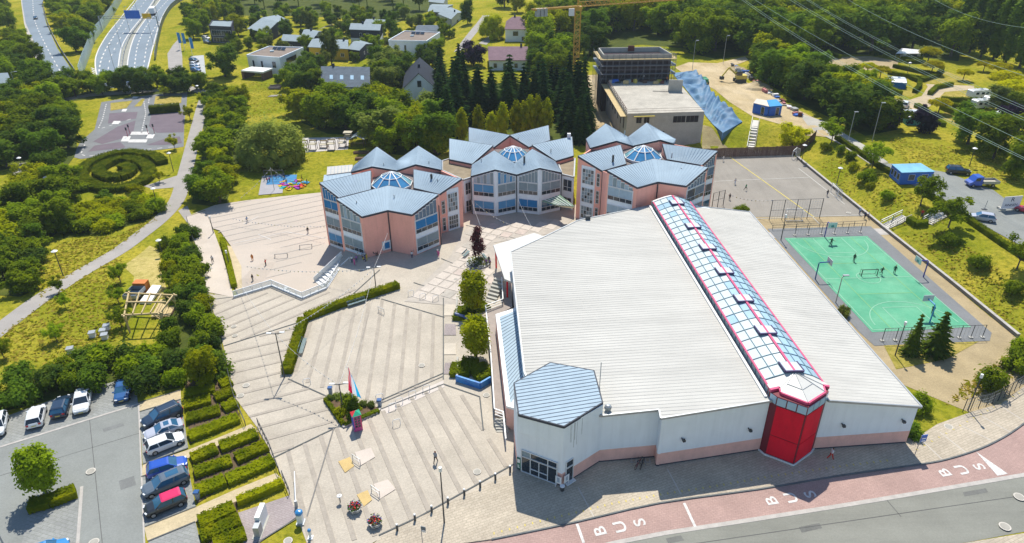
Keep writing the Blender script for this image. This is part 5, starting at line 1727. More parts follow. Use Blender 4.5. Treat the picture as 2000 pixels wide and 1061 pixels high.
for (x,y,hh,ww,t) in ((1624,278,6.5,7,'young spreading tree at the top end of the parking lot hedge'),(1703,328,6.5,6.8,'young spreading tree between the hedge and the blue site cabin'),(1797,402,7,7,'young spreading tree above the upper flight of stairs'),(1852,444,7.5,7.4,'young spreading tree at the top of the lower flight of stairs'),(1986,525,6.8,6,'young spreading tree on the embankment at the right edge')):
 pl('young','mid',x,y,hh,ww,t)
pl('broad','gold',1549,282,6.5,7.5,'yellow flowering bush beside the wooden fence and stair')
EMB = 'low round shrub on the grassy embankment above the sports court'
for x,y,s in ((1660,312,2.6),(1692,352,3.2),(1730,388,2.8),(1612,292,2.4),(1640,300,2.6),(1852,477,3.0),(1908,522,3.2),(1972,572,3.2),(1700,365,1.6),(1665,330,2.2)):
 pl('shrub','lime' if s < 2.5 else 'mid',x,y,s,s * 1.2,EMB,'shrubs on the embankment above the court')
pl('shrub','mid',1925,760,4.6,4.6,'tall shrub with a lamp beside it on the grass above the street')
pl('shrub','mid',1990,722,4.0,4.6,'shrub cut by the right edge of the view above the street')
pl('shrub','mid',1996,695,3.6,4.4,'second shrub on the slope behind the one at the right edge')
pl('pine','pine',1777,692,6.6,3.2,'slim green spruce behind the court fence, left of the pair')
pl('pine','pine',1824,690,6.8,4.8,'broad green spruce behind the court fence, right of the pair')
pl('shrub','mid',1790,800,3.2,3.2,'dense bush at the right corner of the hall')
pl('shrub','dark',1778,850,2.4,2.6,'dark bush at the foot of the hall\'s right corner')
pl('shrub','grey',1648,617,2.2,2.2,'grey green bush between hall roof and court')
pl('shrub','mid',1447,418,2.4,3.0,'dark green bush behind the far edge of the hall roof')
for x,y,hh,ww,lf,t in ((1890,282,10,12,'dark','broad dark tree beside the caravans in the lower camping ground'),(1940,310,11,10,'mid','tall green tree at the right behind the blue truck'),(1985,345,10,9,'mid','leafy tree at the right edge behind the white sign'),(1796,258,7,8,'purple','purple tree covering the lower caravan'),(1735,250,7,7,'purple','purple tree left of the lower caravan'),(1975,255,8,9,'purple','purple tree at the right edge of the camping ground'),(1950,215,7,9,'grey','pale leafy tree above the row of white caravans'),(1990,235,9,8,'mid','green tree at the edge of the camp behind the caravans')):
 pl('broad',lf,x,y,hh,ww,t)
UMB = 'golden flat-topped tree with a trimmed crown on the camping lawn'
for x,y,s in ((1812,120,1.0),(1818,146,.9),(1880,158,.75),(1945,152,1.0),(1958,178,1.3),(1692,146,.8),(1718,154,.8),(1832,222,.85),(1972,196,1.2),(1920,140,.7)):
 pl('umbrella','gold',x,y,4.8 * s + .6,7.6 * s,UMB,'flat-topped golden trees of the camping ground')
for x,y in ((1872,96),(1893,103),(1915,112),(1939,118),(1963,126),(1990,134),(2014,142)):
 pl('poplar','dark',x,y,23,6.2,'tall dark poplar in the row at the upper right','poplars at the upper right')
MT = 'small staked fruit tree in the tall meadow grass'
for x,y,hh,ww in ((236,552,4.2,3.8),(118,572,3.4,2.6),(112,668,3.4,3.4),(232,592,3.4,3.0),(238,640,3.8,3.6),(330,560,3.4,3.2),(8,700,3.4,3.0),(128,600,3.0,2.4)):
 pl('young','mid',x,y,hh,ww,MT,'staked trees of the meadow')
for x,y,hh,t in ((342,292,4.6,'small tree on the lawn at the corner of the traffic garden'),(312,356,3.6,'small tree beside the spiral hedge and the path fork'),(322,190,4.5,'small tree at the top edge of the traffic garden'),(396,205,5,'small tree where the footpath leaves the traffic garden'),(372,235,5.5,'small tree beside the footpath at the dark hedge')):
 pl('young','lime',x,y,hh,hh * .85,t)
pl('shrub','mid',160,372,2.8,4.4,'round bush left of the spiral hedge')
pl('shrub','lime',265,375,2.6,4,'light bush below the spiral hedge')
pl('shrub','dark',205,390,2.4,4,'dark bush below the spiral hedge')
# ------------------------------------------------------------------ clipped hedges
def hedge(line,wid,hgt,leaf,label,group=None,name='hedge',dens=26,world=False):
 """clipped hedge along a line: a solid core and leaves on all sides"""
 rng = random.Random(int(abs(line[0][0] * 13 + line[0][1] * 7)))
 w = [V(p) for p in line] if world else [G(*p) for p in line]
 for p in w: p.z = h(p.x,p.y)
 mb = MB()
 for a,b in zip(w,w[1:]):
  d = (b - a); L_ = d.length
  if L_ < 0.05: continue
  d.normalize()
  s = V((-d.y,d.x,0)).normalized()
  k = max(1,int(L_ / 0.9))
  for i in range(k):
   p,q = a + d * (L_ * i / k - 0.05),a + d * (L_ * (i + 1) / k + 0.05)
   hh = hgt * rng.uniform(.86,.98); ww = wid * rng.uniform(.86,.98)
   mb.beam(p + V((0,0,hh / 2 - 0.1)),q + V((0,0,hh / 2 - 0.1)),ww,hh + 0.1)
  n = int(L_ * (wid + 2 * hgt) * dens)
  for _ in range(n):
   t = rng.random(); f = rng.random() * (wid + 2 * hgt)
   base = a + d * L_ * t
   if f < wid:
    p,nn = base + s * (f - wid / 2) + V((0,0,hgt * rng.uniform(.94,1.08))),V((0,0,1))
   else:
    sg = 1 if f < wid + hgt else -1
    p,nn = base + s * sg * wid / 2 * rng.uniform(.93,1.08) + V((0,0,rng.uniform(.05,1) * hgt)),s * sg
   leaf_quad(mb,p,nn,0.11 + 0.03 * wid,rng)
 return tag(mb.build(name,LEAF[leaf]),label,'hedge',group)
hedge([(598,625),(660,601),(778,562)],1.3,1.1,'hedge','long clipped hedge with a bench in front, upper arm of the angled plaza hedge')
hedge([(593,630),(578,680),(561,732)],1.4,1.1,'hedge','clipped hedge arm running down the left side of the terraced square')
HR = [((362,775),(420,762)),((432,756),(452,748)),((363,797),(412,784)),((422,782),(457,768)),((366,822),(430,805)),((438,802),(463,790)),((371,857),(466,820)),((376,900),(424,880)),((432,878),(502,851)),((382,928),(452,903)),((463,900),(521,874)),((386,965),(440,942)),((445,942),(534,903)),((391,1025),(458,995)),((394,1052),(470,1020)),((420,1070),(480,1046))]
HLAB = ['short hedge row at the top of the car park beds, below the pale tree','stub of hedge by the promenade fence in the top bed','second hedge row of the top bed beside the dark wagon','second row stub by the promenade fence','third hedge row of the top bed beside the silver car','third row stub by the promenade fence','long lowest hedge row of the top bed beside the small white car','first hedge row of the middle bed beside the bright blue car','right half of the first row in the middle bed','second hedge row of the middle bed beside the grey wagon','right half of the second row in the middle bed','lowest hedge row of the middle bed beside the red-roofed car','right half of the lowest row in the middle bed','first hedge row of the bottom bed by the charging bay','second hedge row of the bottom bed by the charging bay','hedge row cut by the lower edge of the view']
for (a,b),l_ in zip(HR,HLAB):
 hedge([a,b],1.7,.7,'hedge',l_,None,'hedge',22)
hedge([(465,985),(510,968),(553,948)],0.9,0.9,'lime','yellowish loose hedge along the top of the charging bay')
hedge([(60,995),(100,985),(150,965)],1.6,1.0,'hedge','mixed green planting strip on the car park island')
hedge([(294,222),(352,217)],2.4,2.3,'hedged','tall dark block hedge on the traffic garden')
SPIRAL = [(318,322),(302,310),(265,304),(236,304),(200,314),(172,328),(160,346),(175,364),(215,374),(258,368),(288,352),(293,336),(272,320),(240,316),(208,326),(194,340),(215,352),(245,348),(257,336),(240,328)]
hedge([tuple(p) for p in smooth_line([G(*p) for p in SPIRAL],3)],2.9,1.35,'hedged','big spiral hedge on the lawn below the traffic garden',None,'spiral_hedge',16,True)
hedge([(435,470),(447,515),(458,562)],0.9,0.8,'hedge','narrow hedge between the promenade and the sandy strip')
hedge([(1633,272),(1672,297),(1712,325),(1765,356)],1.1,1.0,'hedged','clipped hedge between the embankment and the site cabin')
hedge([(1790,372),(1823,391),(1889,432),(1955,478),(2020,520)],1.1,1.0,'hedged','clipped hedge along the edge of the upper parking lot')
hedge([(1775,430),(1790,440),(1812,438)],1.3,1.0,'hedged','small clipped hedge between the two flights of stairs')
CH = [((1745,132),(1790,142),(1835,150)),((1760,118),(1800,118)),((1768,124),(1805,124)),((1735,145),(1770,152),(1800,157)),((1800,160),(1830,150),(1840,138)),((1740,178),(1758,186)),((1778,155),(1795,162),(1795,172),(1785,182)),((1815,186),(1828,174),(1858,168)),((1838,197),(1868,199),(1908,199)),((1842,203),(1872,212),(1892,213)),((1838,213),(1858,222),(1872,228)),((1788,210),(1808,218)),((1818,232),(1842,248)),((1700,107),(1712,110)),((1726,114),(1734,108)),((1630,110),(1640,115))]
for pts in CH:
 hedge(list(pts),1.3,1.3,'hedged','dark clipped hedge dividing the camping pitches','dividing hedges of the camping ground','hedge',8)
hedge([(896,628),(905,605),(930,608),(952,600)],2.0,0.7,'hedged','dark ground cover filling the upper planter')
hedge([(898,738),(900,715),(930,720),(950,742)],2.6,0.8,'hedged','dark ground cover filling the lower blue planter')
def tall_grass(name,areas,n,label):
 """loose tufts of long grass, far too many to count"""
 rng = random.Random(17)
 mb = MB()
 for pts,k in areas:
  poly = P2(pts)
  x0,x1 = min(p.x for p in poly),max(p.x for p in poly); y0,y1 = min(p.y for p in poly),max(p.y for p in poly)
  got = 0
  while got < k:
   w = V((rng.uniform(x0,x1),rng.uniform(y0,y1),0))
   if not pin(w,poly): continue
   got += 1
   w.z = h(w.x,w.y)
   a = rng.uniform(0,3.14); s = rng.uniform(.1,.35); t = rng.uniform(.06,.24)
   d = V((math.cos(a),math.sin(a),0)) * s
   l = V((rng.uniform(-.4,.4),rng.uniform(-.4,.4),t))
   mb.cur = rng.choice((0,0,0,1,1))
   mb.add([w - d,w + d,w + d * .5 + l,w - d * .6 + l * .9],[[0,1,2,3]])
 o = mb.build(name,[M_leaf('dry_blade',(.42,.345,.05),(.6,.5,.09),var=0,trans=.6),M_leaf('green_blade',(.22,.25,.01),(.36,.36,.02),var=0,trans=.6)])
 o['kind'] = 'stuff'
tall_grass('meadow_grass',[([(0,715),(0,655),(60,612),(118,568),(190,526),(240,500),(236,590),(250,650),(190,690),(100,715)],1900),([(75,590),(80,500),(130,470),(230,460),(300,425),(310,428),(250,470),(185,510),(110,556)],1400),
 ([(1640,385),(1600,320),(1640,300),(1790,380),(1850,440),(1740,440)],1000),([(1740,455),(1850,450),(2000,560),(2000,650),(1860,550)],1300),([(1730,270),(1960,300),(2000,370),(1850,332),(1770,318)],1300),([(1850,790),(1940,765),(2000,720),(1990,680),(1880,750)],500),([(470,160),(560,165),(590,200),(500,235),(475,220)],1000)],0,'')
# ------------------------------------------------------------------ houses behind the school
SLATE = M('slate_roof',(0.115,0.14,0.165),0.9,0.2,0.7,fine=0.15,spec=0.15)
SLATEG = M('pale_grey_roof',(0.25,0.3,0.32),0.9,0.1,0.5,fine=0.06,spec=0.15)
SLATED = M('dark_slate_roof',(0.035,0.042,0.058),0.9,0.14,0.7,fine=0.1,spec=0.15)
MAUVER = M('mauve_tile_roof',(0.21,0.135,0.155),0.85,0.14,0.7,fine=0.1)
TIMB = M('dark_timber_cladding',(0.055,0.055,0.075),0.85,0.15,1.2)
YELW = M('yellow_render',(0.56,0.36,0.035),0.9,0.07,0.4)
GREYW = M('grey_white_render',(0.55,0.56,0.55),0.9,0.08,0.4)
def corners(px4,H_):
 b = h(*(G(*px4[0]).xy))
 return [U(x,y,b + H_) for x,y in px4],b
def roof_gable(r,c,zb,along,rise,mat,over=0.35,th=0.18):
 """c: FL FR BR BL at eave height; along 'x': ridge parallel to the front, 'y': gable to the front"""
 A,B,C,D = c if along == 'x' else (c[1],c[2],c[3],c[0])     # eave A-B, opposite eave C-D
 up = V((0,0,rise))
 ra,rb = (A + D) / 2 + up,(B + C) / 2 + up
 ax = (rb - ra).normalized() * over
 out = []
 for p,q,m,n in ((A,B,rb,ra),(C,D,ra,rb)):
  top = [p + (p - n) * 0.1,q + (q - m) * 0.1,m,n]
  sg = ax if (q - p).dot(ax) > 0 else -ax
  top = [top[0] - sg,top[1] + sg,top[2] + sg,top[3] - sg]
  out.append(MB().slab([t + V((0,0,0.12)) for t in top],th).build('roof',mat,r))
 g = MB()
 ctr = (A + B + C + D) / 4
 for p,q,ap in ((D,A,ra),(B,C,rb)):
  k = (p + q) / 2 - ctr
  ins = -V((k.x,k.y,0)).normalized() * 0.25
  ap = ap - V((0,0,0.06))
  g.add([p,q,ap,p + ins,q + ins,ap + ins],[[0,1,2],[5,4,3],[0,3,4,1],[1,4,5,2],[2,5,3,0]])
 g.build('gable_wall',GM[0],r)
 return out,ra,rb
GM = [None]
def house(name,label,px4,H_,wm,rm,along='x',rise=2.0,kind='gable',wins=(),group=None,chim=None,cat='house',low=None,panels=False):
 c,zb = corners(px4,H_)
 ctr = sum(c,V((0,0,0))) / 4
 r = thing(name,label,cat,(ctr.x,ctr.y,zb),group)
 pl2 = [(p.x,p.y) for p in c]
 MB().prism(pl2,zb - 1.0,zb + H_ - (0.02 if kind != 'flat' else 0.5)).build('wall',wm,r)
 if low:
  cc = [(ctr.x + (x - ctr.x) * 1.012,ctr.y + (y - ctr.y) * 1.012) for x,y in pl2]
  MB().prism(cc,zb - 1.0,zb + low[0]).build('lower_wall',low[1],r)
 GM[0] = wm
 fr = {'f': Fr(c[0],c[1]),'r': Fr(c[1],c[2]),'b': Fr(c[2],c[3]),'l': Fr(c[3],c[0])}
 for s,u,z,w,hh,nx in wins:
  F = fr[s]
  uc = F.L * u
  window(r,F,max(0.1,uc - w / 2),min(F.L - 0.1,uc + w / 2),zb + z,zb + z + hh,[i / nx for i in range(nx + 1)],[0,1],GLASSD,0.07,0.03,0.1,frame=WHITE if wm not in (WWALL,GREYW) else TIMB)
 if kind == 'flat':
  MB().prism(pl2,zb + H_ - 0.5,zb + H_ - 0.15).build('roof',rm,r)
  mb = MB()
  for a,b_ in zip(c,c[1:] + c[:1]):
   mb.beam(a - V((0,0,0.2)),b_ - V((0,0,0.2)),0.35,0.75)
  mb.build('parapet',wm,r)
  if panels:
   mid = c[2].lerp(c[3],0.5).lerp(ctr,0.6)
   d = (c[1] - c[0]).normalized()
   for k in (-1,0,1):
    p = mid + d * k * 1.9
    s = V((-d.y,d.x,0))
    q = [p - d * .85 - s * .6 + V((0,0,.1)),p + d * .85 - s * .6 + V((0,0,.1)),p + d * .85 + s * .6 + V((0,0,.8)),p - d * .85 + s * .6 + V((0,0,.8))]
    MB().slab(q,.06).build('solar_panel',GLASSD,r)
   p = ctr - d * 1.2 + V((0,0,-.05))
   MB().box((p.x,p.y,p.z + .2),(1.4,1.0,.5),.3).build('roof_light',OPAL,r)
 elif kind == 'gable':
  rf,ra,rb = roof_gable(r,c,zb,along,rise,rm)
  if chim is not None:
   p = ra.lerp(rb,chim)
   MB().box((p.x,p.y,p.z + .25),(.7,.7,1.6)).build('chimney',SLATED,rf[0])
 elif kind == 'hip':
  k = 0.32
  a = (c[0] + c[3]) / 2; b_ = (c[1] + c[2]) / 2
  ra,rb = a.lerp(b_,k) + V((0,0,rise)),b_.lerp(a,k) + V((0,0,rise))
  e = [ctr + (p - ctr) * 1.07 for p in c]
  rf = []
  for q in ([e[0],e[1],rb,ra],[e[1],e[2],rb],[e[2],e[3],ra,rb],[e[3],e[0],ra]):
   rf.append(MB().slab([p + V((0,0,.05)) for p in q],.16).build('roof',rm,r))
  p = ra.lerp(rb,.3)
  MB().box((p.x,p.y,p.z + .2),(.7,.7,1.4)).build('chimney',SLATED,rf[0])
 elif kind == 'mono':
  t = [c[0],c[1],c[2] + V((0,0,rise)),c[3] + V((0,0,rise))]
  t = [ctr + (p - ctr) * 1.05 + V((0,0,.1)) for p in t]
  MB().slab(t,.2).build('roof',rm,r)
  MB().prism(pl2,[zb + H_ - .05] * 4,[c[0].z,c[1].z,c[2].z + rise,c[3].z + rise]).build('upper_wall',wm,r)
 return r,c,zb
VW = [('f',.17,1.9,.6,2.6,1),('f',.43,2.2,.6,2.2,1),('f',.8,2.6,1.3,1.9,1),('r',.45,3.2,7.5,1.7,3),('r',.3,.3,2.2,2.2,2),('r',.75,.3,2.4,2.2,2)]
BROWNR = M('brown_gravel_roof',(0.235,0.19,0.155),0.95,0.15,0.5,fine=0.1)
v1,c1,z1 = house('villa','white flat-roofed villa with a carport, left one of the two white villas',[(482,108),(546,113),(592,93),(525,91)],6.2,WWALL,BROWNR,kind='flat',wins=VW,panels=True)
p = G(505,152)
MB().box((p.x,p.y,z1 + 2.75),(9,6,.5),-.3).build('carport_roof',WHITE,v1)
MB().box((p.x - 3.9,p.y + 1.2,z1 + 1.2),(1.0,6,2.6),-.3).build('carport_wall',DWOOD,v1)
MB().box((p.x + 3.6,p.y - 1.2,z1 + 1.2),(.8,5.5,2.6),-.3).build('carport_wall',DWOOD,v1)
house('villa','white flat-roofed villa beside the driveway, right one of the two white villas',[(758.8,79),(832.7,80.5),(859,63.4),(790.5,60.7)],6.2,WWALL,BROWNR,kind='flat',wins=VW,panels=True)
house('yellow_house','long yellow house behind the pale birch',[(603,91),(679,95),(679,79),(620,76)],4.6,YELW,SLATEG,'x',1.2,wins=[('f',.2,1,1.2,1.4,1),('f',.55,.3,1.6,2.2,2),('f',.85,1.4,1.4,1.3,2)],chim=.9)
house('timber_house','dark timber bungalow adjoining the yellow house',[(679.5,95),(702,98),(726,86),(704,80)],4.0,TIMB,SLATEG,'x',1.1,wins=[('r',.35,1.6,.8,1.1,1),('r',.6,1.6,.8,1.1,1)])
house('timber_house','two-storey house with dark timber above a white ground floor',[(683.6,57),(741,59),(746,48.5),(690,46)],6.6,TIMB,SLATEG,'x',1.1,wins=[('f',.35,3.9,.9,1.2,1),('f',.58,3.9,1.2,1.2,2),('f',.7,.7,2.2,1.5,3),('f',.3,.7,1.8,1.5,3)],low=(3.0,WWALL),chim=.4)
house('timber_house','low black timber house left of the yellow one',[(550,79),(608,82),(622,71),(560,68)],4.0,TIMB,SLATEG,'x',1.2,wins=[('f',.3,1,1.2,1.3,1),('f',.7,1,1.2,1.3,1)])
house('timber_house','grey roofed house half hidden above the low black one',[(590,69),(615,72),(629,62),(600,58)],4.0,GREYW,SLATEG,'x',1.0,wins=[('f',.5,1,1.0,1.2,1)],chim=.5)
house('office_building','dark glass modern building with a flat grey roof at the upper left',[(408,51),(451,53),(455,41),(415,40)],7.0,TIMB,SLATEG,kind='flat',cat='building',wins=[('f',.3,3.2,5,2.2,4),('f',.72,3.2,5,2.2,4),('f',.5,.4,9,2.0,6)])
house('timber_house','long dark house with a wide grey roof right of the modern building',[(486,55),(522,62),(562,40),(540,30)],4.6,TIMB,SLATEG,'x',1.6,wins=[('f',.4,1,2,1.4,2),('r',.5,1,2,1.4,2)])
house('bungalow','bungalow with a pale roof behind the two-storey timber house',[(711,47),(750,48),(753,39),(722,38)],4.0,GREYW,SLATEG,'x',1.0,chim=.4)
house('garage','small grey-roofed shed behind the right white villa',[(812,61),(855,60),(859,50),(818,50)],3.0,TIMB,SLATE,'x',.8,cat='shed')
house('bungalow','white estate house with grey roof at the top edge, left of its neighbour',[(837,22),(866,24),(884,10),(845,9)],4.2,GREYW,SLATEG,'x',1.0,wins=[('f',.4,1,1.4,1.2,2),('f',.75,1,1.0,1.2,1)])
house('bungalow','estate house with long grey roof beside the lone dark tree',[(857,27),(882,37),(904,25),(880,15)],4.2,GREYW,SLATEG,'x',1.2,wins=[('r',.5,1,2.4,1.2,3)],chim=.8)
house('bungalow','topmost grey estate roof cut by the upper edge',[(838,3),(866,6),(874,-6),(846,-8)],4.2,GREYW,SLATEG,'x',1.0)
house('cottage','white gabled cottage with dark slate roof beside the spruces',[(789,171),(850,171),(850,139),(793,139)],4.4,WWALL,SLATED,'y',4.4,wins=[('f',.5,4.6,1.1,1.8,1),('f',.62,.4,1.1,2.0,1),('f',.9,.4,1.2,2.0,1)],chim=.35)
house('hipped_house','white house with hipped reddish roof near the crane',[(987,57),(1031,57),(1026,42),(990,42)],5.0,WWALL,MAUVER,kind='hip',rise=3.4,wins=[('f',.45,2.4,2.0,1.6,2),('f',.8,.5,1.2,1.4,1)])
house('farmhouse','long white house under a mauve tiled roof behind the spruces',[(956,116),(1030,116),(1028,97),(954,97)],3.8,WWALL,MAUVER,'x',2.6,wins=[('f',.4,.1,.9,2.2,1),('f',.7,1.0,1.0,1.3,1),('f',.15,1.0,1.0,1.3,1)],chim=.85)
o6,c6,z6 = house('old_house','old house with a broad slate roof and four skylights among trees',[(629,166),(721,168),(724,139),(634,138)],3.2,GREYW,SLATE,'x',3.6,wins=[('f',.2,.8,1.0,1.3,1),('f',.5,.8,1.0,1.3,1)],chim=.25)
for k in range(4):
 t = .2 + .22 * k
 a,b_ = c6[0].lerp(c6[1],t),((c6[0] + c6[3]) / 2).lerp((c6[1] + c6[2]) / 2,t) + V((0,0,3.6))
 m = a.lerp(b_,.3) + V((0,0,.16)); n_ = a.lerp(b_,.52) + V((0,0,.16))
 d = (c6[1] - c6[0]).normalized() * .55
 MB().slab([m - d,m + d,n_ + d,n_ - d],.1).build('skylight',BLUEPANE,o6)
house('white_house','white house corner with grey roof at the left edge',[(-30,163),(20,161),(14,147),(-30,150)],5.5,WWALL,SLATEG,'x',1.8,wins=[('f',.75,2.6,1.6,1.8,2),('f',.3,2.6,1.6,1.8,2)])
# ------------------------------------------------------------------ building under construction, crane and site
def construction():
 r = thing('unfinished_building','unfinished concrete building with scaffolded brick upper block','building',G(1260,250),None)
 zr = 8.4
 c = [U(x,y,zr) for x,y in [(1225.6,223),(1376,219),(1322,158),(1186,160)]]
 MB().prism([(p.x,p.y) for p in c],-0.5,zr).build('wall',CONC,r)
 MB().prism([(p.x + (1 if p.x < 40 else -1) * .15,p.y) for p in c],zr,zr + .12).build('roof_slab',M('pale_screed',(0.46,0.425,0.355),0.9,0.14,0.3,fine=0.1,streak=(.3,.3,1,.25)),r)
 F = Fr(c[0],c[1])
 mk = M('opening_dark',(0.04,0.035,0.035),0.9,0.1,1.0)
 for u in (.12,.22):
  window(r,F,F.L * u,F.L * u + 1.3,zr - 2.3,zr - .9,[0,.5,1],[0,1],mk,.06,.0,.05,frame=CONC)
 for u in (.6,.77):
  window(r,F,F.L * u,F.L * u + 3.0,zr - 2.4,zr - .8,[0,.33,.66,1],[0,1],mk,.06,.0,.05,frame=CONC)
 window(r,F,F.L * .42,F.L * .42 + 1.5,2.6,4.0,[0,1],[0,1],mk,.06,0,.05,frame=CONC)
 FL_ = Fr(c[3],c[0])
 for k in range(7):
  u = FL_.L * (.08 + .13 * k)
  window(r,FL_,u,u + 1.1,zr - 4.6,zr - 1.4,[0,1],[0,1],mk,.06,0,.05,frame=CONC)
 # board walk with guard rail along the left edge
 mb = MB()
 mb.beam(c[3] + FL_.n * .9 - V((0,0,.6)),c[0] + FL_.n * .9 - V((0,0,.6)),1.5,.1)
 mb.build('scaffold_deck',WOOD,r)
 for k in range(15):
  p = c[3].lerp(c[0],k / 14)
  MB().beam(p + FL_.n * .2,p + FL_.n * .2 + V((0,0,1.3)),.09).build('guard_post',DWOOD,r)
 mb = MB()
 for dz in (.6,1.15):
  mb.beam(c[3] + FL_.n * .2 + V((0,0,dz)),c[0] + FL_.n * .2 + V((0,0,dz)),.1,.12)
  mb.beam(c[0] + V((0,0,dz)),c[1] + V((0,0,dz)),.05,.05)
 mb.build('guard_rail',DWOOD,r)
 MB().beam(c[0].lerp(c[1],.08) + F.n * .4 - V((0,0,.5)),c[0].lerp(c[1],.35) + F.n * .4 - V((0,0,.5)),.7,.12).build('scaffold_deck',YELLOW,r)
 # upper block
 z2 = 15.6
 g = [U(x,y,z2) for x,y in [(1180,108),(1312,106),(1288,92),(1170,94)]]
 BR_ = M('dark_brick',(0.06,0.045,0.05),0.9,0.15,0.8,fine=0.1)
 MB().prism([(p.x,p.y) for p in g],0,z2 - 1.3).build('upper_block',BR_,r)
 mb = MB()
 for a,b_ in zip(g,g[1:] + g[:1]):
  mb.beam(a - V((0,0,.7)),b_ - V((0,0,.7)),.3,1.5)
 mb.build('parapet',CONC,r)
 FU = Fr(g[0],g[1])
 MB().box(((g[2].x + g[3].x) / 2 + .5,(g[2].y + g[3].y) / 2 - .3,z2 - .2),(1.8,.3,1.5)).build('brick_stack',M('red_brick',(0.16,0.06,0.05),0.9,0.2,2.0),r)
 for k in range(8):
  u = .8 + k * (FU.L - 1.6) / 7.5
  MB().fbox(FU,u,u + 1.3,zr + .2,zr + 2.4,.0,.03).build('opening',mk,r)
 # scaffolding in front and at the sides of the upper block
 sc = MB()
 n = 13
 for k in range(n):
  u = -1 + (FU.L + 2) * k / (n - 1)
  for q in (.4,1.4):
   sc.tube([FU.p(u,zr,q),FU.p(u,z2 + .4,q)],.045,4)
 for z in (zr + 1,zr + 2.2,zr + 3.4,zr + 4.6,zr + 5.8,z2 - .3,z2 + .3):
  for q in (.4,1.4):
   sc.tube([FU.p(-1,z,q),FU.p(FU.L + 1,z,q)],.04,4)
 for k in range(0,n - 1,3):
  u0,u1 = -1 + (FU.L + 2) * k / (n - 1),-1 + (FU.L + 2) * (k + 1) / (n - 1)
  sc.tube([FU.p(u0,zr,1.45),FU.p(u1,zr + 3.4,1.45)],.04,4)
 sd = Fr(g[3],g[0]); se = Fr(g[1],g[2])
 for FF in (sd,se):
  for k in range(6):
   for q in (.5,1.5):
    sc.tube([FF.p(FF.L * k / 5,0 if FF is sd else 3,q),FF.p(FF.L * k / 5,z2,q)],.045,4)
  for z in (zr - 2,zr,zr + 2.2,zr + 4.4,z2 - .3):
   sc.tube([FF.p(0,z,1.5),FF.p(FF.L,z,1.5)],.04,4)
 sc.build('scaffold_tubes',M('dull_steel',(.2,.2,.21),.6,.15,1),r,kind='stuff')
 for z in (zr + 2.2,zr + 4.4,zr + 6.2):
  MB().fbox(FU,-1.2,FU.L + 1.2,z,z + .09,.35,1.5).build('scaffold_deck',WOOD if z > zr + 6 else MATS['dull_steel'],r)
  for FF in (sd,se):
   MB().fbox(FF,-.2,FF.L + .2,z,z + .09,.45,1.55).build('scaffold_deck',WOOD if z > zr + 6 else GALV,r)
 # stair wall with a curved foot
 p = U(1318,180,zr)
 MB().box((p.x,p.y,zr + 1.6),(3.6,.35,3.2),-.1).build('stair_wall',CONC,r)
 MB().beam(U(1275,178,zr + .3),U(1305,179,zr + .3),.12,.12).build('rebar',DARK,r)
 # material lying on the slab
 rng = random.Random(3)
 for k in range(16):
  p = U(1195 + k * 6.6 + rng.uniform(-2,2),161 + rng.uniform(-3,4),zr + .1)
  m = [DWOOD,BLUEP,GALV,WOOD,M('red_brick',(0.16,0.06,0.05)),YELLOW,DARK][rng.randrange(7)]
  s = (rng.uniform(.6,1.8),rng.uniform(.5,1.0),rng.uniform(.3,.9))
  mb = MB().box((p.x,p.y,zr + .12 + s[2] / 2),s,rng.uniform(-.4,.4))
  mb.box((p.x + .1,p.y + .1,zr + .12 + s[2] + .06),(s[0] * .8,s[1] * .7,.12),rng.uniform(-.4,.4))
  tag(mb.build('material_stack',m),'small stack of building material on the unfinished concrete roof','building material','stacks on the unfinished roof')
 # crane
 b = G(1123,172)
 cr = thing('tower_crane','yellow lattice tower crane standing between the spruces and the building site','crane',(b.x,b.y,0))
 CY_ = M('crane_yellow',(0.56,0.31,0.03),0.5,0.1,0.8)
 top = 23.6
 s = .85
 mb = MB()
 cs = [(-s,-s),(s,-s),(s,s),(-s,s)]
 for x,y in cs:
  mb.beam((b.x + x,b.y + y,0),(b.x + x,b.y + y,top),.2)
 zz = 0.0; k = 0
 while zz < top - 1.5:
  for i in range(4):
   p,q = cs[i],cs[(i + 1) % 4]
   if k % 2: p,q = q,p
   mb.beam((b.x + p[0],b.y + p[1],zz),(b.x + q[0],b.y + q[1],zz + 1.6),.1)
   mb.beam((b.x + p[0],b.y + p[1],zz),(b.x + q[0],b.y + q[1],zz),.09)
  zz += 1.6; k += 1
 mb.build('mast',CY_,cr)
 d = U(1200,-2,top + .8) - U(1035,9,top + .8); d.z = 0; d.normalize()
 s_ = V((-d.y,d.x,0))
 o = V((b.x,b.y,top + .8))
 MB().box((b.x,b.y,top + .3),(2.2,2.2,1.2)).build('slewing_ring',CY_,cr)
 MB().box((o.x - 2.0,o.y - 1.0,top - .6),(1.6,1.5,2.0)).build('cab',WHITE,cr)
 jb = MB()
 for w in (-.6,.6):
  jb.beam(o + s_ * w + d * 0,o + s_ * w + d * 42,.18)
 jb.beam(o + V((0,0,1.3)),o + d * 42 + V((0,0,1.1)),.2)
 for i in range(26):
  a,b2 = o + d * (1.6 * i),o + d * (1.6 * (i + 1))
  for w in (-.6,.6):
   jb.beam(a + s_ * w,a.lerp(b2,.5) + V((0,0,1.25)),.09); jb.beam(a.lerp(b2,.5) + V((0,0,1.25)),b2 + s_ * w,.09)
  jb.beam(a - s_ * .6,b2 + s_ * .6,.08)
 jb.build('jib',CY_,cr)
 cj = MB()
 for w in (-.6,.6):
  cj.beam(o + s_ * w,o + s_ * w - d * 15,.3,.5)
 for i in range(9):
  cj.beam(o - d * (1.7 * i) - s_ * .6,o - d * (1.7 * i + 1.2) + s_ * .6,.12)
 cj.build('counter_jib',CY_,cr)
 q = o - d * 13.3
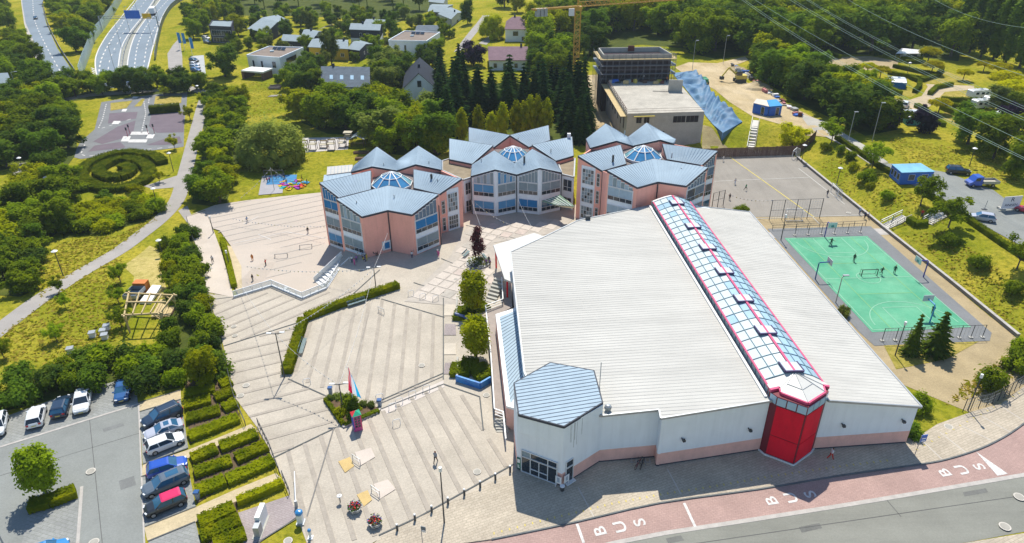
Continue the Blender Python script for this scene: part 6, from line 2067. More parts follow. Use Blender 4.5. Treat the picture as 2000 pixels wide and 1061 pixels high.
 for k in range(3):
  MB().box((q.x + d.x * k * 1.2,q.y + d.y * k * 1.2,q.z - .9),(1.0,1.6,2.2),math.atan2(d.y,d.x)).build('counterweight',GALV,cr)
 MB().beam(o + V((0,0,.5)),o + V((0,0,5.5)),.5).build('tower_head',CY_,cr)
 MB().tube([o + V((0,0,5.4)),o - d * 12],.05,4).tube([o + V((0,0,5.4)),o + d * 26 + V((0,0,1.2))],.05,4).build('tie_bars',DARK,cr,kind='stuff')
 # blue tarpaulin over the bank
 L_ = [(1314,143),(1322,154),(1336,170),(1350,188),(1366,208),(1378,226),(1392,243),(1412,260)]
 R_ = [(1345,140),(1362,148),(1378,163),(1390,183),(1404,201),(1421,216),(1438,228),(1450,238)]
 mb = MB()
 rng = random.Random(9)
 nu,nv = 84,22
 grid = []
 def at(ls,t):
  f = t * (len(ls) - 1); i = min(len(ls) - 2,int(f)); f -= i
  return (ls[i][0] + (ls[i + 1][0] - ls[i][0]) * f,ls[i][1] + (ls[i + 1][1] - ls[i][1]) * f)
 for i in range(nu + 1):
  row = []
  for j in range(nv + 1):
   t,s = i / nu,j / nv
   a,b_ = U(*at(L_,t),3.15),U(*at(R_,t),3.3)
   p = a.lerp(b_,s)
   e = min(1,6 * t,6 * (1 - t)) * min(1,5 * s,5 * (1 - s))
   p.z += e * (2.6 * s + .42 * math.sin(t * 60 + 3 * math.sin(s * 5 + t * 6)) + .25 * math.sin(s * 14 + 9 * math.sin(t * 11)) + rng.uniform(-.05,.05)) + .05
   row.append(p)
  grid.append(row)
 fl = [p for row in grid for p in row]
 mb.add(fl,[[i * (nv + 1) + j,i * (nv + 1) + j + 1,(i + 1) * (nv + 1) + j + 1,(i + 1) * (nv + 1) + j] for i in range(nu) for j in range(nv)])
 low = [V((p.x,p.y,h(p.x,p.y) - .1)) for p in (grid[0] + [r_[-1] for r_ in grid] + grid[-1][::-1] + [r_[0] for r_ in grid][::-1])]
 up_ = grid[0] + [r_[-1] for r_ in grid] + grid[-1][::-1] + [r_[0] for r_ in grid][::-1]
 mb.add(up_ + low,[[i,i + 1,len(up_) + i + 1,len(up_) + i] for i in range(len(up_) - 1)])
 tag(mb.build('tarpaulin',M('blue_tarpaulin',(0.035,0.115,0.24),0.6,0.3,0.35,col2=(0.15,0.27,0.38),spec=0.25),smooth=True),'huge crumpled blue tarpaulin covering the bank of the building site','tarpaulin')  # lighter blotches put highlights into the sheet's colour
 # spoil heaps and gear on the dirt yard
 for x,y,rr,hh,m,t in ((1478,172,4.6,2.2,DIRT,'heap of yellow sand on the dirt yard'),(1440,136,3.5,1.2,GRAVEL,'low heap of brownish spoil at the upper end of the dirt yard'),(1458,150,2.6,1.4,CONC,'grey heap of rubble beside the excavator')):
  p = G(x,y)
  mb = MB()
  rg = random.Random(x)
  vs,fs = [V((p.x,p.y,p.z + hh))],[]
  for k in range(1,5):
   for j in range(14):
    a = 6.283 * j / 14; q = rr * k / 4 * rg.uniform(.85,1.15)
    vs.append(V((p.x + q * math.cos(a),p.y + q * math.sin(a),p.z + hh * (1 - k / 4) ** .9 * rg.uniform(.85,1.1) - (.1 if k == 4 else 0))))
  for j in range(14):
   fs.append([0,1 + j,1 + (j + 1) % 14])
   for k in range(3):
    fs.append([1 + k * 14 + j,1 + (k + 1) * 14 + j,1 + (k + 1) * 14 + (j + 1) % 14,1 + k * 14 + (j + 1) % 14])
  mb.add(vs,fs)
  tag(mb.build('spoil_heap',m),t,'heap')
 cols = [M('rose_sheet',(0.5,0.2,0.2)),WHITE,GALV,DARK,M('red_brick',(0.16,0.06,0.05)),CONC,YELLOW,BLUEP]
 for k in range(34):
  if k < 16:
   x,y = 1432 + k * 3.3 + rng.uniform(-4,4),132 + k * 2.0 + rng.uniform(-3,4)
  else:
   x,y = 1492 + (k - 16) * 4.2 + rng.uniform(-3,3),176 + (k - 16) * 3.0 + rng.uniform(-3,3)
  p = G(x,y)
  s = (rng.uniform(.8,2.6),rng.uniform(.6,1.4),rng.uniform(.3,1.1))
  mb = MB()
  an = rng.uniform(0,3)
  for q in range(3):
   mb.box((p.x + rng.uniform(-.15,.15),p.y + rng.uniform(-.15,.15),p.z + s[2] * (q + .5) / 3 + .06),(s[0],s[1],s[2] / 3 - .03),an + rng.uniform(-.1,.1))
  tag(mb.build('pallet_stack',rng.choice(cols)),'stack of building supplies along the wooded edge of the dirt yard','building supplies','supplies along the wooded edge')
 # excavator
 p = G(1444,160)
 e = thing('excavator','yellow and black excavator working between the heaps','excavator',p)
 MB().box((p.x,p.y - 1,p.z + .5),(3.4,.7,1.0)).build('track',DARK,e)
 MB().box((p.x,p.y + 1,p.z + .5),(3.4,.7,1.0)).build('track',DARK,e)
 MB().box((p.x + .3,p.y,p.z + 1.6),(3.0,2.4,1.1)).build('body',YELLOW,e)
 MB().prism([(p.x - 1.3,p.y - 1.1),(p.x + .3,p.y - 1.1),(p.x + .3,p.y + .2),(p.x - 1.3,p.y + .2)],p.z + 2.1,p.z + 3.4).build('cab',GLASSD,e)
 MB().beam((p.x - 1,p.y + .6,p.z + 2),(p.x - 3.6,p.y + .6,p.z + 4.2),.45).beam((p.x - 3.6,p.y + .6,p.z + 4.2),(p.x - 5.4,p.y + .6,p.z + 1.6),.35).build('boom',YELLOW,e)
 MB().box((p.x - 5.4,p.y + .6,p.z + 1.1),(1.0,1.1,.9),.3).build('bucket',DARK,e)
 p = G(1377,164)
 e = thing('dumper','small green dumper beside the tarpaulin','machine',p)
 MB().box((p.x,p.y,p.z + 1.1),(1.4,2.0,1.0)).build('skip',M('green_machine',(0.02,0.24,0.1),.5),e)
 MB().box((p.x,p.y + 1.6,p.z + 1.0),(1.2,1.3,1.4)).build('body',MATS['green_machine'],e)
 for k,(dx,dy) in enumerate(((-.8,-.6),(.8,-.6),(-.8,1.6),(.8,1.6))):
  MB().tube([(p.x + dx - .15,p.y + dy,p.z + .5),(p.x + dx + .15,p.y + dy,p.z + .5)],.5,10).build('wheel',DARK,e)
 # cabins
 for px4,lab_,m,rm in (([(1472,201),(1502,208),(1497,196),(1478,193)],'blue site cabin with a pale roof at the edge of the dirt yard',BLUEP,M('pale_container_roof',(0.62,0.55,0.46),.7)),
        ([(1503.5,208),(1528,206),(1516,194),(1498,196)],'blue site cabin with a blue roof beside the pale-roofed one',BLUEP,M('blue_container_roof',(0.05,0.28,0.55),.6)),
        ([(1762,337),(1825,335),(1798,319),(1742.5,321)],'long blue site cabin with pale blue roof at the end of the upper parking lot',BLUEP,M('pale_blue_roof',(0.2,0.44,0.6),.6,.2,.4))):
  c,zb = corners(px4,2.7)
  cc = sum(c,V((0,0,0))) / 4
  r = thing('site_cabin',lab_,'site cabin',(cc.x,cc.y,zb))
  MB().prism([(p.x,p.y) for p in c],zb + .12,zb + 2.6).build('wall',m,r)
  MB().slab([cc + (p - cc) * 1.03 for p in c],.12).build('roof',rm,r)
  MB().prism([(cc.x + (p.x - cc.x) * .97,cc.y + (p.y - cc.y) * .97) for p in c],zb,zb + .12).build('base_frame',DARK,r)
  F = Fr(c[0],c[1]); Fl = Fr(c[3],c[0])
  if F.L > 5:
   for k in range(2):
    window(r,F,F.L * (.25 + .4 * k),F.L * (.25 + .4 * k) + 1.2,zb + 1,zb + 2.1,[0,1],[0,1],GLASSD,.06,.02,.06)
  else:
   window(r,F,F.L * .55,F.L * .55 + .9,zb + .15,zb + 2.2,[0,1],[0,1],GLASSD,.06,.02,.06,name='door')
  for k in range(3):
   window(r,Fl,Fl.L * (.12 + .3 * k),Fl.L * (.12 + .3 * k) + .8,zb + .9,zb + 2.1,[0,1],[0,1],GLASSD,.06,.02,.06)
construction()
# ------------------------------------------------------------------ walls, fences, stairs
def fence(name,label,line,hgt,gap,mat,mesh_mat=None,cat='fence',group=None,rails=(1.0,),post=.07,feet=False):
 w = [G(*p) if len(p) == 2 else V((p[0],p[1],h(p[0],p[1]))) for p in line]
 r = thing(name,label,cat,w[0],group)
 rl = MB(); net = MB()
 for a,b in zip(w,w[1:]):
  n = max(1,round((b - a).length / gap))
  for i in range(n + (1 if b is w[-1] else 0)):
   p = a.lerp(b,i / n); p.z = h(p.x,p.y)
   MB().box((p.x,p.y,p.z + hgt / 2),(post,post,hgt)).build('post',mat,r)
   if feet:
    MB().box((p.x,p.y,p.z + .1),(.5,.5,.2)).build('foot',CONC,r)
  for i in range(n):
   p,q = a.lerp(b,i / n),a.lerp(b,(i + 1) / n)
   p.z,q.z = h(p.x,p.y),h(q.x,q.y)
   for t in rails:
    rl.beam(p + V((0,0,hgt * t)),q + V((0,0,hgt * t)),.05,.05)
   if mesh_mat:
    m = max(3,int((q - p).length / .45))
    for k in range(m):
     s = p.lerp(q,k / m)
     net.beam(s + V((0,0,.05)),s + V((0,0,hgt - .03)),.018)
    for k in range(1,int(hgt / .45)):
     net.beam(p + V((0,0,k * .45)),q + V((0,0,k * .45)),.018)
 rl.build('rail',mat,r)
 if mesh_mat:
  net.build('wire_mesh',mesh_mat,r,kind='stuff')
 return r
def board_fence():
 w = [G(*p) for p in [(1374,309),(1556,303),(1574,290),(1592,272)]]
 r = thing('timber_fence','long brown timber fence closing the football ground','fence',w[0])
 rng = random.Random(2)
 mb = MB()
 for a,b in zip(w,w[1:]):
  n = max(1,int((b - a).length / .22))
  d = (b - a).normalized(); s = V((-d.y,d.x,0)).normalized()
  for i in range(n):
   p,q = a.lerp(b,(i + .06) / n),a.lerp(b,(i + .94) / n)
   o = s * rng.uniform(-.02,.02)
   z0,z1 = h(p.x,p.y) - .05,h(p.x,p.y) + 2.3 + rng.uniform(-.05,.05)
   mb.add([p.xy.to_3d() + o + V((0,0,z0)),q.xy.to_3d() + o + V((0,0,z0)),q.xy.to_3d() + o + V((0,0,z1)),p.xy.to_3d() + o + V((0,0,z1)),p.xy.to_3d() + o + s * .04 + V((0,0,z0)),q.xy.to_3d() + o + s * .04 + V((0,0,z0)),q.xy.to_3d() + o + s * .04 + V((0,0,z1)),p.xy.to_3d() + o + s * .04 + V((0,0,z1))],
       [[0,1,2,3],[5,4,7,6],[3,2,6,7],[0,3,7,4],[1,5,6,2]])
  k = max(1,int((b - a).length / 2.4))
  for i in range(k + 1):
   p = a.lerp(b,i / k) + s * .12
   MB().box((p.x,p.y,h(p.x,p.y) + 1.15),(.12,.12,2.3)).build('post',DWOOD,r)
 mb.build('boards',DWOOD,r,kind='stuff')
board_fence()
def low_wall(name,label,line,w,hgt,mat,cat='wall'):
 pts = [G(*p) if len(p) == 2 else V((p[0],p[1],h(p[0],p[1]))) for p in line]
 r = thing(name,label,cat,pts[0])
 mb = MB(); cp_ = MB()
 for a,b in zip(pts,pts[1:]):
  n = max(1,int((b - a).length / 4))
  for i in range(n):
   p,q = a.lerp(b,i / n),a.lerp(b,(i + 1) / n)
   z = min(h(p.x,p.y),h(q.x,q.y))
   p,q = V((p.x,p.y,z + hgt / 2 - .1)),V((q.x,q.y,z + hgt / 2 - .1))
   mb.beam(p,q,w,hgt + .2)
   e = V((0,0,hgt / 2 + .13))
   MB().beam(p.lerp(q,.006) + e,p.lerp(q,.994) + e,w + .12,.07).build('coping',KERB,r)
 mb.build('wall',mat,r)
 return r
low_wall('retaining_wall','long low concrete retaining wall between the sports grounds and the grassy embankment',[(1557,310),(1640,378),(1728,450),(1860,555),(1988,660)],.35,.55,M('wall_concrete',(0.2,0.19,0.165),.9,.15,.6))
def stair(label,a,b,wid,n):
 """flight from foot a to head b"""
 A,B = G(*a),G(*b)
 d = B - A; d.z = 0; L_ = d.length; d.normalize(); s = V((-d.y,d.x,0))
 za,zb = h(A.x,A.y) + .06,h(B.x,B.y) + .12
 if zb - za < .5: zb = za + 1.2
 r = thing('stairway',label,'stairs',A)
 ang = math.atan2(d.y,d.x)
 for i in range(n):
  p = A + d * L_ * (i + .5) / n
  z = max(za + (zb - za) * (i + 1) / n,h(p.x,p.y) + .14)
  MB().box((p.x,p.y,(z + za) / 2 - .3),(L_ / n * .92,wid,z - za + .6),ang).build('step',M('pale_step',(0.6,0.57,0.5),.85,.1,1),r)
 for k in (-1,1):
  e = s * k * (wid / 2 + .15)
  mb = MB()
  P,Q = A + e,B + e
  P.z,Q.z = za,zb
  mb.beam(P + V((0,0,.95)),Q + V((0,0,.95)),.09)
  mb.beam(P + V((0,0,.5)),Q + V((0,0,.5)),.06)
  mb.build('handrail',WHITE if k > 0 else KERB,r)
  for i in range(4):
   p = P.lerp(Q,i / 3)
   MB().box((p.x,p.y,p.z + .45),(.07,.07,1.0)).build('post',KERB,r)
 return r
stair('lower flight of pale stairs climbing the embankment from the football ground',(1728,444),(1770,423),1.9,12)
stair('upper flight of pale stairs reaching the parking lot hedge',(1812,436),(1851,418),1.8,12)
stair('narrow stair with handrails climbing the bank behind the timber fence',(1468,279),(1476,236),1.5,14)
fence('ball_fence','tall wire mesh ball fence behind the goal on the football ground',[(1502,431),(1600,427)],4.2,2.6,DARK,GALV,rails=(.99,.5),post=.1)
fence('court_fence','row of dark fence posts with wire mesh at the upper end of the green court',[(1552,461),(1680,455)],2.0,2.3,DARK,GALV,rails=(.98,),feet=True)
fence('court_fence','low dark rail fence between the football ground and the green court',[(1508,450),(1690,441)],1.1,2.2,DARK,None,rails=(.95,.5))
fence('court_fence','wire mesh fence with dark posts closing the near end of the green court',[(1722,667),(1850,662),(1918,660)],2.2,2.0,DARK,GALV,rails=(.98,),feet=True)
fence('street_fence','dark wire fence between the grass and the pavement at the right edge',[(1880,805),(1925,795),(1960,778),(2010,745)],2.0,1.35,DARK,GALV,rails=(.98,))
fence('yard_fence','wire fence with dark posts at the corner of the right pavilion',[(1390,408),(1412,402)],3.4,1.6,DARK,GALV,rails=(.98,.5),post=.12)
fence('promenade_fence','thin dark fence along the left edge of the promenade',[(366,432),(390,508),(411,598),(434,680),(458,780),(480,833)],1.1,2.4,DARK,None,rails=(.98,.5))
fence('bed_fence','dark fence at the head of the middle hedge bed',[(505,832),(528,878),(546,926)],1.2,1.0,DARK,None,rails=(.98,.5))
fence('bed_fence','short dark fence at the head of the yellowish hedge',[(553,935),(566,966)],1.2,1.0,DARK,None,rails=(.98,.5))
# glass guard rail above the schoolyard
def glass_rail():
 w = [V((-43.6,92.8,.06)),V((-38.7,96.3,.06)),V((-32.7,92.3,.06)),V((-29.6,95.4,.06)),V((-29.0,101.5,.06))]
 r = thing('glass_railing','white and glass guard railing on the edge of the terrace above the schoolyard','railing',w[0])
 gl = bpy.data.materials.new('clear_rail_glass'); gl.use_nodes = True
 bs = gl.node_tree.nodes['Principled BSDF']
 bs.inputs['Base Color'].default_value = (.75,.82,.8,1); bs.inputs['Alpha'].default_value = .38; bs.inputs['Roughness'].default_value = .1
 mb = MB()
 for a,b in zip(w,w[1:]):
  mb.beam(a + V((0,0,1.1)),b + V((0,0,1.1)),.1,.1)
  mb.beam(a + V((0,0,.1)),b + V((0,0,.1)),.3,.22)
  n = max(2,int((b - a).length / 1.3))
  for i in range(n):
   p,q = a.lerp(b,i / n),a.lerp(b,(i + 1) / n)
   MB().beam(p.lerp(q,.04) + V((0,0,.65)),p.lerp(q,.96) + V((0,0,.65)),.02,.8).build('glass_panel',gl,r)
   MB().box((p.x,p.y,p.z + .55),(.07,.07,1.1)).build('post',WHITE,r)
 mb.build('rail',WHITE,r)
 t = thing('terrace_wall','concrete wall carrying the terrace above the schoolyard','wall',w[0])
 mb = MB()
 for a,b in zip(w,w[1:]):
  MB().beam(V((a.x,a.y + .25,-1.5)),V((b.x,b.y + .25,-1.5)),.3,3.1).build('wall',WWALL,t)
 # sunken hexagon with stepped white seating
 c = V((-35.2,97.6,-3))
 hexa = thing('seating_ring','hexagonal ring of white seating steps sunk beside the stair','seating',c)
 for k,(ro,z) in enumerate(((3.6,.9),(2.9,.45))):
  for i in range(2,6):
   a0_,a1_ = 1.0472 * i + .3,1.0472 * (i + 1) + .3
   P = [c + V((q * math.cos(a_),q * math.sin(a_),0)) for q,a_ in ((ro,a0_),(ro,a1_),(ro - .7,a1_),(ro - .7,a0_))]
   MB().prism([(p.x,p.y) for p in P],-3.0,-3 + z).build('step',WHITE,hexa)
 MB().prism([(c.x + 2.4 * math.cos(1.0472 * i + .3),c.y + 2.4 * math.sin(1.0472 * i + .3)) for i in range(6)],-2.95,-2.87).build('floor',M('salmon_paving',(.52,.36,.25),.85,.1,.8),hexa)
 MB().prism([(c.x + 6.0 * math.cos(1.0472 * i + .3),c.y + .8 + 5.2 * math.sin(1.0472 * i + .3)) for i in range(6)],-2.95,-2.895).build('apron',M('rose_apron',(.45,.365,.32),.85,.1,.8),hexa)
 # stair from the plaza down to the yard
 st = thing('stairway','white stair leading from the plaza down to the schoolyard along the pavilion','stairs',V((-29.5,104,0)))
 A,B = V((-28.6,105.3,0.06)),V((-32.9,101.6,-2.9))
 d = B - A; d.z = 0; L_ = d.length; d.normalize(); s = V((-d.y,d.x,0)); ang = math.atan2(d.y,d.x)
 for i in range(9):
  p = A + d * L_ * (i + .5) / 9
  z = -.3 * (i + 1)
  MB().box((p.x,p.y,(z - 3) / 2),(L_ / 9,2.6,z + 3.0),ang).build('step',WHITE,st)
 for k in (-1,1):
  e = s * 1.4 * k
  mb = MB()
  P,Q = A + e,B + e
  mb.beam(P + V((0,0,.9)),Q + V((0,0,.9)),.12)
  if k < 0:
   mb.beam(P + V((0,0,.3)),Q + V((0,0,.3)),.12,.9)
  for i in range(6):
   p = P.lerp(Q,i / 5); mb.beam(p,p + V((0,0,.9)),.06)
  mb.build('balustrade',WHITE,st)
glass_rail()
# noise barriers, gantry
def barrier(name,label,line,hgt,mat,gap=4.0):
 w = smooth_line([G(*p) for p in line],4)
 r = thing(name,label,'noise barrier',G(*line[0]))
 acc = []
 for a,b in zip(w,w[1:]):
  n = max(1,round((b - a).length / gap))
  for i in range(n):
   acc.append((a.lerp(b,i / n),a.lerp(b,(i + 1) / n)))
 for p,q in acc:
  z = h(p.x,p.y)
  MB().beam(V((p.x,p.y,z + hgt / 2)),V((q.x,q.y,z + hgt / 2)),.1,hgt).build('barrier_panel',mat,r)
  MB().box((p.x,p.y,z + hgt / 2 + .05),(.25,.25,hgt + .1)).build('post',GALV,r)
barrier('noise_barrier','tall pale green glass noise barrier left of the motorway',[(238,2),(222,30),(203,58),(186,80),(176,108),(166,135),(160,158)],5.0,M('barrier_glass',(0.36,0.5,0.44),.25,.12,.3))
barrier('noise_barrier','low dark noise barrier right of the motorway',[(358,0),(336,16),(320,42),(310,80),(304,118)],2.4,M('barrier_dark',(0.06,0.1,0.11),.5,.12,.3))
barrier('crash_barrier','pale concrete crash barrier along the slip road',[(84,8),(93,45),(116,93),(147,140)],1.0,KERB,6)
barrier('crash_barrier','steel crash barrier in the motorway median',[(306,0),(284,33),(258,68),(243,105),(238,150)],.9,GALV,8)
def gantry():
 a,b = G(200,62),G(312,62)
 z = h(a.x,a.y)
 r = thing('sign_gantry','motorway sign gantry with a blue and a yellow panel','sign gantry',a)
 for p in (a,b):
  MB().box((p.x,p.y,z + 3.5),(.4,.4,7)).build('post',GALV,r)
 mb = MB()
 for dz in (6.0,7.0):
  mb.beam(V((a.x,a.y,z + dz)),V((b.x,b.y,z + dz)),.2)
 n = 16
 for i in range(n):
  p,q = a.lerp(b,i / n),a.lerp(b,(i + 1) / n)
  mb.beam(V((p.x,p.y,z + 6)),V((q.x,q.y,z + 7)),.1)
 mb.build('truss',GALV,r)
 d = (b - a).normalized()
 F = Fr(a,b)
 def zone(x0,x1):
  return [(x - 200) / 112 * F.L for x in (x0,x1)]
 u0,u1 = zone(253,282); MB().fbox(F,u0,u1,z + 5.9,z + 9.6,.2,.35).build('sign_panel',BLUEP,r)
 u0,u1 = zone(286,303); MB().fbox(F,u0,u1,z + 5.9,z + 8.2,.2,.35).build('sign_panel',M('sign_yellow',(.75,.42,.01),.5),r)
gantry()
# ------------------------------------------------------------------ vehicles
TYRE = M('tyre_rubber',(0.02,0.02,0.022),0.8,0.1,2.0)
RIM = M('wheel_rim',(0.4,0.41,0.42),0.35,0.1,2.0,metal=0.6)
HEADL = M('headlight_glass',(0.7,0.72,0.72),0.1,0.05,2.0)
TAILL = M('tail_light_red',(0.42,0.01,0.015),0.2,0.05,2.0)
PLATE = M('number_plate',(0.62,0.5,0.1),0.5,0.03,2.0)
TRIM = M('black_car_trim',(0.025,0.026,0.03),0.5,0.05,2.0)
def paint(name,col):
 m = M(name,col,0.28,0.04,0.6,spec=0.6)
 m.node_tree.nodes['Principled BSDF'].inputs['Coat Weight'].default_value = 0.5
 return m
CARW = paint('car_white',(0.72,0.73,0.72)); CARN = paint('car_navy',(0.012,0.03,0.06)); CARB = paint('car_blue',(0.01,0.075,0.42)); CARB2 = paint('car_mid_blue',(0.02,0.09,0.25))
CARS = paint('car_silver',(0.42,0.44,0.5)); CARG = paint('car_grey',(0.10,0.13,0.16)); CARK = paint('car_black',(0.015,0.018,0.022)); CARR = paint('car_red',(0.5,0.01,0.05)); CARP = paint('car_pink_roof',(0.62,0.01,0.09)); CARSK = paint('car_sky_blue',(0.03,0.22,0.5))
SHAPES = {  # side profile of the lower body, cabin base and roof: x along the car (front +), all for length 4.3
 'hatch': dict(L=4.1,W=1.76,H=1.47,belt=0.92,cab=(-2.0,1.05),roof=(-1.55,0.25),bon=0.86,tail=0.98),
 'wagon': dict(L=4.7,W=1.84,H=1.50,belt=0.94,cab=(-2.25,1.2),roof=(-1.95,0.35),bon=0.86,tail=1.0),
 'suv': dict(L=4.6,W=1.88,H=1.68,belt=1.05,cab=(-2.2,1.15),roof=(-1.85,0.3),bon=1.0,tail=1.1),
 'sedan': dict(L=4.7,W=1.84,H=1.43,belt=0.93,cab=(-1.75,1.1),roof=(-1.0,0.25),bon=0.86,tail=0.98),
 'coupe': dict(L=4.3,W=1.78,H=1.34,belt=0.88,cab=(-1.65,0.9),roof=(-0.95,0.1),bon=0.8,tail=0.9),
}
def car(label,shape,body,rear,front,roofm=None,extra=None,group=None,name='parked_car',cat='car',z=None):
 s = SHAPES[shape]
 a,b = G(*rear),G(*front)
 c = (a + b) / 2
 c.z = h(c.x,c.y) + .06
 d = b - a
 r = thing(name,label,cat,c,group,math.atan2(d.y,d.x))
 L2,W2 = s['L'] / 2,s['W'] / 2
 zb,zs = .24,s['belt']
 # body: stations along x with half width, sill, shoulder and crown heights
 st = [(-L2,.74,.42,s['tail'] - .18,s['tail'] - .12),(-L2 + .1,.9,.32,s['tail'] - .04,s['tail']),(s['cab'][0] + .25,1.0,zb,zs,zs + .03),(-.2,1.0,zb,zs - .02,zs + .02),(s['cab'][1],1.0,zb,s['bon'] + .02,s['bon'] + .06),(L2 - .35,.95,.27,s['bon'] - .1,s['bon'] - .02),(L2 - .06,.8,.32,s['bon'] - .26,s['bon'] - .18),(L2,.68,.4,s['bon'] - .38,s['bon'] - .32)]
 rings = []
 for x,w,z0,z1,z2 in st:
  w *= W2
  rings.append([(x,-w * .93,z0),(x,-w,z0 + .18),(x,-w,z1 - .12),(x,-w * .94,z1),(x,-w * .6,z2),(x,w * .6,z2),(x,w * .94,z1),(x,w,z1 - .12),(x,w,z0 + .18),(x,w * .93,z0)])
 mb = MB()
 n = 10
 mb.add([p for rg in rings for p in rg],[[i * n + j,i * n + (j + 1) % n,(i + 1) * n + (j + 1) % n,(i + 1) * n + j] for i in range(len(rings) - 1) for j in range(n)] + [list(range(n))[::-1],[(len(rings) - 1) * n + j for j in range(n)]])
 mb.build('body',body,r,local=True,smooth=False)
 # greenhouse
 (c0,c1),(r0,r1) = s['cab'],s['roof']
 wb,wt = W2 * .93,W2 * .74
 H_ = s['H']
 base = [V((c0,-wb,zs)),V((c1,-wb,s['bon'] + .05)),V((c1,wb,s['bon'] + .05)),V((c0,wb,zs))]
 top = [V((r0,-wt,H_ - .05)),V((r1,-wt,H_ - .05)),V((r1,wt,H_ - .05)),V((r0,wt,H_ - .05))]
 g = MB().add(base + top,[[0,1,5,4],[1,2,6,5],[2,3,7,6],[3,0,4,7]])
 g.build('windows',GLASSB if body is not CARW else GLASSD,r,local=True)
 rf = MB()
 e = .06
 up = [V((r0 - .05,-wt - .03,H_ - .06)),V((r1 + .06,-wt - .03,H_ - .06)),V((r1 + .06,wt + .03,H_ - .06)),V((r0 - .05,wt + .03,H_ - .06))]
 cr = [V((r0 + .15,-wt * .8,H_)),V((r1 - .12,-wt * .8,H_)),V((r1 - .12,wt * .8,H_)),V((r0 + .15,wt * .8,H_))]
 rf.add(up + cr,[[0,1,5,4],[1,2,6,5],[2,3,7,6],[3,0,4,7],[4,5,6,7]])
 rf.build('roof',roofm or body,r,local=True)
 pm = MB()
 for sy in (-1,1):
  pm.beam((c1 - .02,sy * wb,s['bon'] + .06),(r1,sy * wt,H_ - .05),.07)
  pm.beam((c0 + .02,sy * wb,zs),(r0,sy * wt,H_ - .05),.1)
  xm = (c0 + c1) / 2 - .2
  pm.beam((xm,sy * wb * .995,zs),((r0 + r1) / 2 - .1,sy * wt * 1.005,H_ - .05),.08)
 pm.build('pillars',body,r,local=True,kind='stuff')
 for sx in (-1,1):
  for sy in (-1,1):
   x = sx * (L2 - .78) + (.06 if sx > 0 else 0)
   w = MB().tube([(x,sy * (W2 - .2),.31),(x,sy * (W2 + .015),.31)],.32,12).build('wheel',TYRE,r,local=True)
   MB().tube([(x,sy * (W2 - .1),.31),(x,sy * (W2 + .03),.31)],.2,8).build('rim',RIM,w,local=True)
 for sy in (-1,1):
  MB().box((L2 - .16,sy * W2 * .62,s['bon'] - .2),(.22,.34,.13),sy * .35).build('headlight',HEADL,r,local=True)
  MB().box((-L2 + .05,sy * W2 * .72,s['tail'] - .2),(.12,.26,.2),0).build('tail_light',TAILL,r,local=True)
  MB().box((c1 - .25,sy * (W2 + .08),zs + .05),(.14,.18,.13)).build('wing_mirror',body,r,local=True)
 MB().box((L2 - .02,0,.45),(.06,.52,.11)).build('number_plate',PLATE,r,local=True)
 MB().box((-L2 + .01,0,.62),(.06,.52,.11)).build('number_plate',PLATE,r,local=True)
 MB().box((0,0,.27),(L2 * 1.86,W2 * 1.86,.12)).build('underbody',TRIM,r,local=True)
 if extra == 'sunroof':
  MB().box(((r0 + r1) / 2,0,H_ + .005),((r1 - r0) * .55,wt * 1.25,.02)).build('sunroof',GLASSB,r,local=True)
 if extra == 'rails':
  for sy in (-1,1):
   MB().beam((r0 + .1,sy * wt * .88,H_ + .03),(r1 - .1,sy * wt * .88,H_ + .03),.05).build('roof_rail',GALV,r,local=True)
 return r
car('white hatchback parked tail out under the dark shrubs','hatch',CARW,(70,839),(78,803))
car('dark navy car parked nose in between the white hatchback and the white sedan','hatch',CARN,(117,818),(128,785))
car('white sedan parked nose out under the dark shrubs','sedan',CARW,(167,768),(160,814))
car('blue car parked nose out below the shrubs beside the bay edge','coupe',CARB2,(246,752),(239,788))
car('pale car cut by the left edge of the view','hatch',CARW,(4,815),(-6,862))
car('dark navy wagon with roof rails, uppermost in the bays beside the hedge rows','suv',CARN,(351,806),(286,836),extra='rails')
car('silver car with a dark sunroof between the navy wagon and the small white car','coupe',CARS,(356,835),(287,859),extra='sunroof')
car('small white hatchback parked nose in, below the silver car','hatch',CARW,(294,885),(355,861))
car('bright blue hatchback parked nose in beside the middle hedge bed','hatch',CARB,(293,931),(365,909))
car('grey wagon with a long glass roof below the bright blue car','wagon',CARG,(368,933),(283,969),extra='sunroof')
car('black hatchback with a raspberry red roof','hatch',CARK,(362,976),(289,1006),roofm=CARP)
car('sky blue car cut by the lower edge of the view on the car park island','hatch',CARSK,(70,1096),(114,1080))
car('dark wagon with red tail lights at the top of the upper parking lot','suv',CARK,(1850,338),(1889,341))
car('silver hatchback beside the hedge of the upper parking lot','hatch',CARS,(1939,434),(1894,427))
car('red car cut by the right edge of the view','coupe',CARR,(2024,420),(1988,411))
for k,(lab_,col,rr,ff) in enumerate((('navy car, first in the column beside the motorway slope',CARN,(371,120),(388,122)),('white car, second in the column beside the motorway slope',CARW,(372,128),(390,130)),('silver car, third in the column beside the motorway slope',CARS,(373,133),(391,135)),('grey blue car, fourth in the column beside the motorway slope',CARB2,(374,139),(392,141)),
           ('white car parked by the dark modern building',CARW,(396,76),(410,78)),('grey car parked by the dark modern building',CARG,(398,83),(412,86)))):
 car(lab_,'hatch',col,rr,ff,name='parked_car')
car('small dark car driving on the slip road','sedan',CARK,(69,33),(71,42),name='moving_car')
car('white motor car parked on the camp path beside the lower caravan','suv',CARW,(1762,216),(1770,203))
